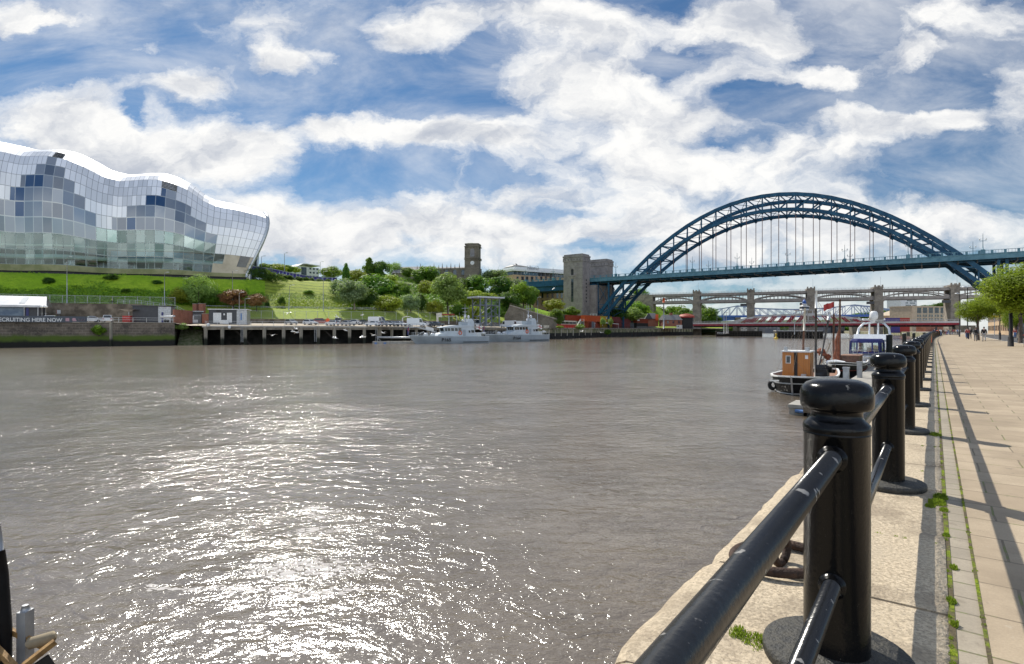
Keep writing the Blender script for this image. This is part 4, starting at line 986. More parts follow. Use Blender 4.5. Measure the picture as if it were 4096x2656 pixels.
T(1606,1118,1192,70,'bush','lf_mid','rounded dark green bush on the bank below the church gable',name='bush',cat='bush')
T(1552,1172,1246,100,'bush','lf_yellow','yellow green bushy tree near the foot of the slope')
T(1630,1066,1128,50,'round','lf_mid','small tree with visible trunk in front of the church roof',d=312,trunk=.3)
T(1698,1058,1142,104,'round','lf_mid','round leafy tree covering the middle of the church',d=308)
T(1712,1124,1190,72,'round','lf_yellow','yellowish tree under the round tree in front of the church',d=280)
T(1642,1172,1252,70,'round','lf_grey','grey green tree beside the dark one above the white vans')
T(1686,1176,1245,56,'tall','lf_dark','dark upright bush right of the grey green tree',trunk=.03)
T(1792,1096,1262,138,'tall','lf_pale','tallest pale green tree in the middle of the far bank',trunk=.2,d=246)
T(1742,1190,1262,64,'bush','lf_yellow','yellow bush left of the tallest pale tree',name='bush',cat='bush')
T(1856,1114,1182,70,'round','lf_dark','dark round tree right of the tallest pale tree',d=292)
T(1910,1104,1195,118,'round','lf_mid','broad tree below the church tower',d=296)
T(1880,1156,1232,96,'round','lf_yellow','yellow leafed tree left of the steel tower',d=262)
T(1838,1212,1268,66,'bush','lf_mid','green bush between the tallest pale tree and the steel tower',d=240,name='bush',cat='bush')
T(1976,1074,1150,108,'round','lf_grey','muted green tree on the skyline right of the church tower',d=325)
T(2002,1106,1205,96,'round','lf_dark','large dark tree right of the church tower',d=300)
T(1942,1166,1212,86,'bush','lf_yellow','yellow bush behind the roof of the steel tower',d=272,name='bush',cat='bush')
T(2052,1108,1210,86,'round','lf_grey','grey green tree next to the hotel end',d=302)
T(2036,1160,1232,80,'bush','lf_dark','dark bush right of the steel tower roof',d=280,name='bush',cat='bush')
T(2094,1122,1228,88,'round','lf_bright','bright green tree in front of the hotel corner',d=286)
T(2122,1138,1232,60,'round','lf_mid','darker tree touching the bridge approach span',d=284)
T(1906,1212,1282,60,'bush','lf_yellow','yellow green bush seen through the legs of the steel tower',d=236,name='bush',cat='bush')
T(1968,1196,1276,60,'bush','lf_mid','green bush right behind the legs of the steel tower',d=240,name='bush',cat='bush')
T(2214,1190,1240,76,'bush','lf_yellow','light bush against the left side of the bridge tower',d=282,name='bush',cat='bush')
T(2282,1220,1268,66,'bush','lf_mid','bush at the foot of the bridge tower',d=336,name='bush',cat='bush')
T(2226,1236,1304,58,'round','lf_mid','small tree standing left behind the red and cream bus',d=270)
T(2442,1268,1300,20,'bush','lf_pale','pale shrub beside the mustard container',d=316,name='bush',cat='bush'); T(2412,1266,1300,20,'bush','lf_pale','pale shrub left of the mustard container',d=316,name='bush',cat='bush')
T(2520,1222,1285,110,'bush','lf_pale','pale bush under the arch foot',d=398,name='bush',cat='bush')
T(2545,1198,1275,104,'round','lf_bright','bright tree behind the arch foot',d=415,trunk=.05)
T(2470,1215,1290,80,'bush','lf_dark','dark bush between the arch ribs',d=385,name='bush',cat='bush')
T(2552,1156,1215,80,'round','lf_mid','tree behind the left end of the two deck bridge',d=545)
for i, (u, vt, w, m) in enumerate(((2590,1225,70,'lf_mid'),(2640,1218,80,'lf_dark'),(2690,1212,90,'lf_bright'),(2650,1245,60,'lf_yellow'),(2735,1212,84,'lf_mid'),(2790,1205,96,'lf_dark'),(2832,1222,80,'lf_mid'),(2856,1246,50,'lf_dark'),(2712,1240,70,'lf_mid'),(2765,1240,80,'lf_dark'),(2812,1255,60,'lf_dark'))):
    T(u, vt, 1300, w, 'bush', m, ('bright tree','dark tree','green tree')[0 if m in ('lf_bright','lf_yellow') else (1 if m == 'lf_dark' else 2)] + ' of the wood under the two deck bridge, ' + ('behind the low houses','beside the low roofs','in the middle','at the front','left of the stone pier','behind the stone pier','right of the stone pier','at its right end','below the middle','touching the pier foot','low at the right')[i], d=525+ (i%3)*18, trunk=.02, group='trees of the far wood')
def scatter(name, label, cat, us, i0, i1, f0, f1, n, h, leaf, mat, seed, heap):
    r = random.Random(seed); b = MB()
    for _ in range(n):
        u = r.uniform(*us); q = rows_at(u); f = r.uniform(f0, f1); d = q[i0][0]*(1-f)+q[i1][0]*f
        p = P(u, d, z=zground(u, d)); k = mnoise.noise((p.x*heap, p.y*heap, seed)); k2 = mnoise.noise((p.x*heap*3.1, p.y*heap*3.1, seed+4))
        hh = h*max(.05, .35+k*.9+k2*.35); p.z += hh*r.random()**.6 - .1
        nv = Vector((r.uniform(-.8,.8), r.uniform(-1,.2), r.uniform(.2,1))).normalized(); t_ = nv.cross(Vector((r.uniform(-1,1),r.uniform(-1,1),r.uniform(-1,1)))).normalized(); s_ = nv.cross(t_); L = leaf*r.uniform(.5,1.2)
        b.poly([p-t_*L, p+s_*L*.5, p+t_*L, p-s_*L*.5])
    return tag(b.build(name, M[mat]), label, cat, kind='stuff')
scatter('undergrowth', 'green undergrowth filling the wooded slope between the trees', 'undergrowth', (1395,2130), 3, 4, .02, .98, 24000, 5.0, .62, 'lf_bright', 3, .07)
scatter('undergrowth', 'yellowish undergrowth and weeds along the foot of the wooded slope', 'undergrowth', (1100,1960), 3, 4, .0, .22, 5000, 1.7, .45, 'lf_yellow', 9, .12)
scatter('long_grass', 'rough long grass and weeds on the slope below the concert hall', 'long grass', (-60,1060), 3, 4, .02, 1.0, 16000, .75, .42, 'lf_bright', 5, .1)
scatter('long_grass', 'pale long grass on the terraced meadow', 'long grass', (1040,1420), 3, 4, .02, 1.0, 6000, .6, .36, 'lf_pale', 6, .1)
# small weeds and shrubs growing on walls and slope
for (u, vt, vb, w, m, d, lb) in ((395,1292,1340,40,'lf_bright',dedge(395)-.8,'green bush growing out of the quay wall'),(728,1288,1320,46,'lf_pale',160,'pale bush growing beside the river stairs'),(790,1296,1320,28,'lf_mid',163,'small bush at the right of the river stairs'),(195,1104,1140,36,'lf_dark',None,'dark gorse bush high on the slope, left'),(450,1096,1124,60,'lf_dark',None,'dark gorse bush at the top of the slope under the glass hall'),(630,1118,1142,40,'lf_dark',None,'dark gorse bush on the slope near the second lamp post'),(505,1152,1172,30,'lf_mid',None,'low gorse bush in the middle of the slope'),(1235,1158,1176,36,'lf_bright',None,'bright gorse bush in the yellow meadow'),(1070,1205,1228,16,'lf_dark',None,'little dark bush beside the smaller pink tree'),
    (2240,1300,1314,30,'lf_yellow',263,'weedy shrub on the old wharf edge near the bus'),(2320,1296,1316,36,'lf_pale',300,'weedy shrub on the old wharf edge below the steel stairs'),(2430,1312,1340,24,'lf_mid',332,'weed hanging on the old river wall')):
    T(u, vt, vb, w, 'bush', m, lb, d=d, name='bush', cat='bush', group='wild bushes on the far bank')
# ------------------------------------------------------------------ curved concert hall
def steelmat():
    m, t = new_mat('stainless_cladding'); uv = t.n('ShaderNodeUVMap').outputs[0]; X = t.xyz(uv)
    at = t.n('ShaderNodeAttribute', attribute_name='tint').outputs['Fac']
    ln = t.m('MINIMUM', t.m('MINIMUM', X[0], t.m('SUBTRACT', 1, X[0])), t.m('MULTIPLY', t.m('MINIMUM', X[1], t.m('SUBTRACT', 1, X[1])), 1.9))
    seam = t.ss(ln, .055, .02)
    col = t.mix(at, (.48,.495,.51), (.79,.795,.80)); col = t.mix(t.ss(at, .10, .0), col, (.34,.38,.45)); col = t.mix(t.m('MULTIPLY', seam, .8), col, (.15,.155,.16))
    t.out(t.bsdf(col, t.m('MULTIPLY_ADD', at, .12, .30), .4)); return m
def hallglass():
    m, t = new_mat('tinted_curtain_glass'); uv = t.n('ShaderNodeUVMap').outputs[0]; X = t.xyz(uv)
    at = t.n('ShaderNodeAttribute', attribute_name='tint').outputs['Fac']
    ln = t.m('MINIMUM', t.m('MINIMUM', X[0], t.m('SUBTRACT', 1, X[0])), t.m('MINIMUM', X[1], t.m('SUBTRACT', 1, X[1])))
    fr = t.ss(ln, .045, .025)
    col = t.mix(at, (.085,.105,.135), (.22,.255,.30)); col = t.mix(t.ss(at, .05, .0), col, (.015,.055,.13))
    sh = t.bsdf(t.mix(fr, col, (.32,.35,.36)), .07, .35, None, .8); t.out(sh); return m
def clearglass():
    m, t = new_mat('clear_curtain_glass'); uv = t.n('ShaderNodeUVMap').outputs[0]; X = t.xyz(uv)
    ln = t.m('MINIMUM', t.m('MINIMUM', X[0], t.m('SUBTRACT', 1, X[0])), t.m('MINIMUM', X[1], t.m('SUBTRACT', 1, X[1])))
    fr = t.ss(ln, .04, .022); at = t.n('ShaderNodeAttribute', attribute_name='tint').outputs['Fac']
    g = t.n('ShaderNodeBsdfGlossy'); g.inputs['Roughness'].default_value = .03; t.put(g.inputs['Color'], (.8,.95,.95))
    tr = t.n('ShaderNodeBsdfTransparent'); t.put(tr.inputs[0], (.60,.80,.79))
    fz = t.n('ShaderNodeFresnel'); fz.inputs[0].default_value = 1.5
    mx = t.n('ShaderNodeMixShader'); t.put(mx.inputs[0], t.m('ADD', t.m('MULTIPLY', fz.outputs[0], 1.0), t.m('MULTIPLY_ADD', at, .3, .08), clamp=True)); t.t.links.new(tr.outputs[0], mx.inputs[1]); t.t.links.new(g.outputs[0], mx.inputs[2])
    mf = t.n('ShaderNodeMixShader'); t.put(mf.inputs[0], fr); t.t.links.new(mx.outputs[0], mf.inputs[1]); t.t.links.new(t.bsdf((.25,.30,.29), .4, .4), mf.inputs[2])
    t.out(mf.outputs[0]); return m
def hall():
    zb = 21.9; f = SAGE
    t = thing('concert_hall', 'large curved steel and glass concert hall with a wavy shell roof', 'concert hall', f.loc(zb), f.rot)
    us = []; u = -330.0
    while u < 985: us.append(u); u += 21.5 - 4*max(0, u)/1000
    us.append(985.0); K = len(us)
    sil = [(-330,560),(-200,556),(-80,562),(0,574),(65,590),(177,597),(261,616),(327,644),(397,681),(467,697),(560,693),(630,697),(700,718),(756,744),(817,786),(863,809),(933,821),(994,842),(1027,858)]
    und = lambda u: -2.2*cos((u-250)/225*pi)*float(np.interp(u, [-330,0,700,985],[1,1,.8,.2]))
    def lean(u): return float(np.interp(u, [0,560,800,985],[0,0,1.6,7.6]))
    uf = [0,.045,.155,.275,.39,.505,.61,.705,.79,.86,.915,.955,.985,1.0,.99,.93,.8,.5,0]
    of = [0,.3,.8,1.2,1.5,1.5,1.1,.3,-1.0,-2.5,-5.5,-9,-13,-18,-24,-30,-35,-39,-41]
    lf = [0,.03,.2,.4,.58,.75,.88,.97,1,.98,.92,.85,.78,.7,.6,.5,.4,.3,.2]
    grid = []
    for u in us:
        s0 = f.s(u); y0 = und(u)
        uc = u + (42 if u > 900 else 42*max(0,(u-600)/300)) if u > 600 else u
        H = float(np.interp(uc, [a for a,_ in sil],[b_ for _,b_ in sil])); d = f.d(u) + 15; H = (HZ-H)*d/F + EYE - zb
        sc = H/41.0
        grid.append([(s0 + lean(u)*lf[j], y0 - of[j]*(sc if of[j] < 0 else min(1, sc*1.1)), uf[j]*H) for j in range(19)])
    GL = {1:[(-999,838)],2:[(-999,875)],3:[(-999,841)],4:[(-999,380),(455,841)],5:[(33,343),(515,800)],6:[(84,310),(576,749)],7:[(135,271),(639,693)],8:[(187,233)]}
    BLUE = {(6,84,172),(5,33,70),(4,28,70),(6,576,652),(4,494,527),(7,639,655)}
    r = random.Random(21)
    def panels(name, sel, mat, tintf, shift=0.0, smooth=True):
        b = MB(); uv = []; tint = []; b.smooth = smooth
        for (k, k2, j) in sel:
            q = [grid[k][j], grid[k2][j], grid[k2][j+1], grid[k][j+1]]
            b.poly([(x, y+shift, z) for x,y,z in q]); uv += [(0,0),(1,0),(1,1),(0,1)]; tint.append(tintf(k, j))
        me = b.mesh(name, mat); l = me.uv_layers.new(name='UVMap'); l.data.foreach_set('uv', [c for p in uv for c in p])
        a = me.attributes.new('tint', 'FLOAT', 'FACE'); a.data.foreach_set('value', tint)
        return obj(name, me, t)
    isg = lambda k, j: j in GL and any(a <= (us[k]+us[k+1])/2 < c for a, c in GL[j])
    st, gu, gc, band, tan_refl = [], [], [], [], []
    for j in range(18):
        k = 0
        while k < K-1:
            if j == 0: band.append((k,k+1,j)); k += 1
            elif isg(k, j):
                k2 = k+2 if (k+1 < K-1 and isg(k+1, j) and k % 2 == 0) else k+1
                (gc if j <= 2 or (j == 3 and us[k] > 380) else gu).append((k,k2,j)); k = k2
            elif j <= 2 and us[k] > 838: tan_refl.append((k,k+1,j)); k += 1
            else: st.append((k,k+1,j)); k += 1
    # panel brightness runs in blocks of rows and bays, as on the building
    blockv = {}
    def stint(k, j):
        key = (k//4, j)
        if key not in blockv: blockv[key] = r.choice([.55,.7,.8,.9,.95,.45])
        v = blockv[key] + r.uniform(-.05,.05)
        if j in (6,7,8) and 400 < us[k] < 600 and r.random() < .5: v = .25
        return min(1, max(.12, v))
    panels('steel_cladding', st, steelmat(), stint)
    panels('tan_reflection_cladding', tan_refl, pm('reflection_tinted_cladding', (.50,.44,.34), (.42,.36,.27), .4, .2, .3), lambda k, j: 1)  # cladding panels with a tan reflection put into their colour
    hg = hallglass()
    for part in ([g for g in gu if us[g[0]] < 420], [g for g in gu if us[g[0]] >= 420]): panels('tinted_glazing', part, hg, lambda k, j: 0.0 if any(jj == j and a <= us[k]+3 < c for jj,a,c in BLUE) else r.choice([.25,.5,.7,.9,.8,.6]), smooth=False)
    panels('clear_glazing', gc, clearglass(), lambda k, j: r.uniform(0,1) if j == 3 else r.uniform(0,.35), smooth=False)
    panels('plinth_band', band, pm('mossy_plinth', (.30,.29,.15), (.20,.21,.09), .8, 0, .3), lambda k, j: 1)
    # louvres
    for (a, c, j) in ((639,693,8),(195,238,9)):
        k0 = min(range(K), key=lambda i: abs(us[i]-a)); k1 = min(range(K), key=lambda i: abs(us[i]-c)); b = MB()
        for i in range(5):
            g = (i+.5)/5; p = [Vector(grid[k][j])*(1-g)+Vector(grid[k][j+1])*g for k in (k0,k1)]; b.bar(p[0]+Vector((0,-.2,.1)), p[1]+Vector((0,-.2,.1)), .3, .22)
        b.build('louvre', M['dark'], t)
    # interior behind the clear glass: floors, balustrades, back wall
    S_ = range(0, K, 1)
    for zf, nm in ((.3,'ground_floor'),(4.9,'balcony_floor'),(9.3,'upper_floor')):
        b = MB(); b.grid([[(grid[k][0][0], grid[k][0][1]+o, zf + dz) for k in S_] for o, dz in ((1.2,-.5),(1.2,0),(11,0))]); b.build(nm, M['offwhite'], t)
    b = MB(); b.grid([[(grid[k][0][0], grid[k][0][1]+1.5, z) for k in S_] for z in (4.9,5.9)]); b.build('balustrade', M['gel'], t)
    b = MB(); b.grid([[(grid[k][0][0], grid[k][0][1]+11, z) for k in S_] for z in (0,16)]); b.build('inner_wall', pm('teal_foyer_wall', (.09,.19,.20), (.22,.25,.21), .7, 0, .12), t)
    for u in range(-100, 860, 62):
        p = (f.s(u), und(u)+3.5); b = MB(); b.cyl((p[0],p[1],0),(p[0]+.6,p[1]+.5,13), .22, .2, 8); b.build('column', M['gel'], t)
    for u in range(-60, 850, 130):
        p = (f.s(u), und(u)+7); b = MB(); b.box(p[0]-3,p[0]+2.5,p[1],p[1]+2.5,.3,3.4); b.box(p[0]-2,p[0]+4,p[1]+1,p[1]+3,5,8); b.build('foyer_unit', M['cloth_grey'] if u % 3 else M['cloth_navy'], t)
    b = MB(); b.grid([[(f.s(u), und(u)+2.2, z) for u in range(430, 860, 20)] for z in (5.0,8.4)][::1]); b.build('blue_screen', pm('blue_foyer_screen', (.04,.20,.36), (.03,.12,.22), .5, 0, .3), t)
    # shell edge at the right end
    b = MB(); b.tube([Vector(grid[-1][j])+Vector((.15,0,0)) for j in range(0,19)], .62, 8); b.build('shell_rim', pm('rim_steel', (.5,.52,.53), (.4,.42,.43), .3, .5, .5), t)
    b = MB(); e = [(x-.8, y+.8, z) for x,y,z in grid[-1]]; b.poly(e); b.build('end_wall', M['glass'], t)
    b = MB(); b.poly([(grid[0][j][0], grid[0][j][1], grid[0][j][2]) for j in range(19)]); b.build('far_end_wall', M['glass'], t)
    # small window near the end, door strip
    k = min(range(K), key=lambda i: abs(us[i]-935)); b = MB()
    q = [Vector(grid[k][1])*.2+Vector(grid[k][2])*.8, Vector(grid[k+2][1])*.2+Vector(grid[k+2][2])*.8, Vector(grid[k+2][3]), Vector(grid[k][3])]
    b.poly([v+Vector((0,-.12,0)) for v in q]); b.build('end_window', M['glass'], t)
    # dark recess and paved ledge under the plinth
    b = MB(); b.grid([[(g[0][0], g[0][1]+.9, .02) for g in grid],[(g[0][0], g[0][1]+.9, -1.6) for g in grid]]); b.build('recess', M['black'], t)
    b = MB(); b.grid([[(g[0][0], g[0][1]-4.2, -1.35) for g in grid],[(g[0][0], g[0][1]+1.2, -1.2) for g in grid]]); b.grid([[(g[0][0], g[0][1]-4.2, -1.35) for g in grid],[(g[0][0], g[0][1]-4.4, -2.2) for g in grid]]); o = b.build('terrace', M['pale_concrete'], t)
hall()
# blue hoarding with ivy hedge, right of the hall
HF = Frame(1003, 226, 1350, 268)
t = thing('hoarding', 'long dark blue panel hoarding running down the hilltop right of the glass hall', 'hoarding', HF.loc(), HF.rot)
pts = [(1003,1064,1082),(1080,1075,1090),(1120,1083,1098),(1160,1092,1106),(1200,1099,1112),(1240,1106,1120),(1290,1110,1124),(1350,1112,1125)]
for (a,c) in zip(pts, pts[1:]):
    n = 3
    for i in range(n):
        u0 = a[0]+(c[0]-a[0])*i/n; u1 = a[0]+(c[0]-a[0])*(i+1)/n-2; l = lambda k, u: a[k]+(c[k]-a[k])*(u-a[0])/(c[0]-a[0])
        b = MB(); q = [(HF.s(u0),HF.z(u0,l(2,u0))-1.5),(HF.s(u1),HF.z(u1,l(2,u1))-1.5),(HF.s(u1),HF.z(u1,l(1,u1))),(HF.s(u0),HF.z(u0,l(1,u0)))]; b.prism(q, 0, .15); b.build('panel', M['purple'], t)
b = MB()
for (a,c) in zip(pts, pts[1:]): b.bar((HF.s(a[0]),0,HF.z(a[0],a[1])+.12),(HF.s(c[0]),0,HF.z(c[0],c[1])+.12),.3,.28)
b.build('top_rail', M['galv'], t)
hm = crown_mesh('foliage', 77, 5200, 60, .06)
t = thing('ivy_hedge', 'thick dark green hedge hanging in front of the blue hoarding', 'hedge', P(1062,222,1100), HF.rot); o = obj('foliage', hm, t); o.scale = (9.5,2.0,3.0); o.rotation_euler=(0,.17,0); set_mat(o, M['lf_dark'])
for i, (u, v, w) in enumerate(((1128,1108,42),(1160,1112,26),(1195,1118,34),(1225,1120,22),(1245,1122,26),(1276,1128,40),(1312,1128,22))):
    tree(u, v-16, v+10, w, 'bush', 'lf_dark', '%s dark shrub below the blue hoarding, counting from the thick hedge' % ORD[i], d=HF.d(u)-4, name='shrub', cat='shrub', group='shrubs below the blue hoarding')
for i, (u, vt, w) in enumerate(((1060,1046,60),(1105,1048,76),(1150,1056,56),(1182,1062,40))):
    tree(u, vt, 1092, w, 'bush', 'lf_yellow' if i % 2 else 'lf_mid', '%s yellow green tree behind the blue hoarding, counting from the glass hall' % ORD[i], d=285+8*i, group='trees behind the blue hoarding')
tree(1322, 1058, 1112, 86, 'bush', 'lf_pale', 'bare looking olive tree right of the curved roof block', d=330)
# block with a barrel roof beyond
f = Frame(1192, 380, 1278, 392); t = thing('flat_block', 'pale grey block with a curved metal roof beyond the blue hoarding', 'building', f.loc(), f.rot)
L = f.s(1276); z0, z1 = f.z(1200,1112), f.z(1200,1066)
b = MB(); b.box(0,L,0,14,z0,z1); b.build('wall', M['metalroof'], t)
b = MB(); rr = [(-.8+(f.s(1226)+.8)*i/6, z1+2.4*sin(pi/2*min(1,i/5))) for i in range(7)] + [(L+.5, z1+1.8)]
b.prism(rr+[(x,z-.5) for x,z in rr[::-1]], -.8, 14); b.build('roof', M['metalroof'], t)
for i in range(3):
    for j in range(3): blk('window', M['glass'], t, f.s(1238)+i*2.6, f.s(1238)+i*2.6+1.3, -.06, .05, z0+1+j*2.7, z0+2.2+j*2.7)
blk('glass_bay', M['glass'], t, f.s(1205), f.s(1226), -.08, .05, z0, z1-.2)
f = Frame(1000, 232, 1020, 236); t = thing('service_block', 'thin white service block just behind the right end of the glass hall', 'building', f.loc(), f.rot)
b = MB(); b.box(f.s(1008), f.s(1033), 2, 5, f.z(1010,1090), f.z(1010,1012)); b.build('wall', M['white'], t)
for v in (1036,1052): blk('window', M['glass'], t, f.s(1019), f.s(1026), 1.9, 2.05, f.z(1010,v+6), f.z(1010,v))
# ------------------------------------------------------------------ church on the hill
def archwin(b, x0, x1, z0, z1, y):
    c = (x0+x1)/2; r = (x1-x0)/2; b.poly([(x0,y,z0),(x1,y,z0)] + [(c+r*cos(a), y, z1-r+r*sin(a)) for a in [pi*i/8 for i in range(9)]])
CF = Frame(1565, 338, 1922, 330)
def church():
    f = CF; t = thing('church', 'old soot dark stone church with a square clock tower on the hill', 'church', f.loc(), f.rot)
    zg = f.z(1700,1135)-3; s = f.s
    ze = f.z(1700,1084); zp = f.z(1780,1074)
    b = MB(); b.box(s(1580),s(1690),0,14,zg,f.z(1600,1093)); b.prism([(0,0)]*0 or [(s(1568),zg),(s(1580)+.1,zg),(s(1580)+.1,f.z(1575,1093)),(s(1568),f.z(1575,1093))], .3, 13.7); b.build('chancel', M['sandstone'], t)
    b = MB(); z0 = f.z(1600,1092); zr = f.z(1600,1062)
    b.poly([(s(1568)-.3,-.4,z0),(s(1700),-.4,z0),(s(1700),7,zr),(s(1572),7,zr)]); b.poly([(s(1568)-.3,14.4,z0),(s(1700),14.4,z0),(s(1700),7,zr),(s(1572),7,zr)]); b.poly([(s(1568)-.2,-.2,z0),(s(1568)-.2,14.2,z0),(s(1570),7,zr-.1)]); b.build('chancel_roof', M['slate'], t)
    b = MB(); b.box(s(1690),s(1862),-1.5,15,zg,f.z(1780,1080)); b.build('nave', M['sandstone'], t)
    b = MB(); b.box(s(1690)-.1,s(1862),-1.7,-1.3,f.z(1780,1081),zp); b.box(s(1690)-.1,s(1862),-1.75,-1.45,f.z(1780,1104),f.z(1780,1102)); b.build('parapet', M['sandstone'], t)
    b = MB(); b.poly([(s(1690),-1.2,zp-.7),(s(1862),-1.2,zp-.7),(s(1862),7,zp+1.6),(s(1690),7,zp+1.6)]); b.build('nave_roof', M['slate'], t)
    for i, u in enumerate((1756,1789,1822,1855)):
        b = MB(); archwin(b, s(u)-1.0, s(u)+1.0, f.z(u,1100), f.z(u,1080), -1.56); o = b.build('window', M['glass'], t)
        c = MB(); c.bar((s(u)-1.25,-1.6,f.z(u,1101)),(s(u)+1.25,-1.6,f.z(u,1101)),.3,.2); c.bar((s(u)-1.15,-1.6,f.z(u,1101)),(s(u)-1.15,-1.6,f.z(u,1084)),.22); c.bar((s(u)+1.15,-1.6,f.z(u,1101)),(s(u)+1.15,-1.6,f.z(u,1084)),.22); c.build('frame', M['sandstone'], o)
    for i, u in enumerate((1672,1686,1724,1739,1758,1772,1790,1806,1822,1840)):
        b = MB(); h = 3.3 if i % 2 else 2.2; b.cyl((s(u),-1.5,zp-.2),(s(u),-1.5,zp+h*.3),.3,.26,4); b.cyl((s(u),-1.5,zp+h*.3),(s(u),-1.5,zp+h),.28,.02,4); b.build('pinnacle', M['sandstone'], t)
    # tower
    x0, x1 = s(1868), s(1919); y0 = -4.5; y1 = y0 + (x1-x0)*.95; zt = f.z(1890,984); zm = f.z(1890,1077)
    b = MB(); b.box(x0-.5,x1+.5,y0-.4,y1+.4,zg,zm); b.build('tower_base', M['sandstone'], t)
    b = MB(); b.box(x0,x1,y0,y1,zm,zt); b.build('tower_shaft', M['sandstone'], t)
    b = MB()
    for v in (1077,1041,1036,990): z = f.z(1890,v); b.box(x0-.55,x1+.55,y0-.55,y1+.55,z-.22,z+.22)
    for xx in (x0, x1):
        b.box(xx-.35,xx+.35,y0-.3,y0+.3,zm+.3,zt-1)
    b.build('string_course', M['sandstone'], t)
    b = MB(); b.box(x0-.25,x1+.25,y0-.25,y0+.35,zt,zt+.9); b.box(x0-.25,x1+.25,y1-.35,y1+.25,zt,zt+.9); b.box(x0-.25,x0+.35,y0+.36,y1-.36,zt,zt+.9); b.box(x1-.35,x1+.25,y0+.36,y1-.36,zt,zt+.9); b.build('tower_parapet', M['sandstone'], t)
    xc = s(1896); b = MB(); archwin(b, xc-1.25, xc+1.25, f.z(1896,1030), f.z(1896,998), y0-.04); b.build('belfry_louvre', M['glass'], t)
    b = MB(); yy = (y0+y1)/2; b.poly([(x0-.04,yy-1,f.z(1896,1030)),(x0-.04,yy+1,f.z(1896,1030)),(x0-.04,yy+1,f.z(1896,1002)),(x0-.04,yy,f.z(1896,998)),(x0-.04,yy-1,f.z(1896,1002))]); b.build('belfry_louvre', M['glass'], t)
    zc = f.z(1896,1055); b = MB(); b.tube([(xc,y0-.18,zc),(xc,y0+.1,zc)], 1.15, 24); o = b.build('clock_face', M['white'], t)
    b = MB(); b.bar((xc,y0-.22,zc),(xc-.35,y0-.22,zc-.55),.14,.04); b.bar((xc,y0-.22,zc),(xc+.55,y0-.22,zc+.55),.11,.04)
    for i in range(12): a = pi*i/6; b.bar((xc+.86*cos(a),y0-.21,zc+.86*sin(a)),(xc+1.03*cos(a),y0-.21,zc+1.03*sin(a)),.09,.03)
    b.build('hands', M['black'], o)
    b = MB(); 
    for i in range(15): a = pi*i/14; b.bar((xc+1.75*cos(a),y0-.12,zc+.7+1.0*sin(a)),(xc+1.75*cos(a+.2),y0-.12,zc+.7+1.0*sin(a+.2)),.25,.2)
    b.build('clock_hood', M['sandstone'], t)
    o = obj('ivy', crown_mesh('ivy', 91, 700, 30, .12), t, ((x0+x1)/2,(y0+y1)/2,zt+.9)); o.scale = ((x1-x0)*.62,(y1-y0)*.62,.75); set_mat(o, M['lf_dark'])
church()
t = thing('wall', 'low dark terrace wall on the slope below the church', 'wall', (0,0,0)); b = MB()
p = [P(1560,296,1136),P(1620,290,1142),P(1690,288,1156)]
for a, c in zip(p, p[1:]): b.bar(a, c, .6, 2.2)
b.build('face', M['wallconc'], t)
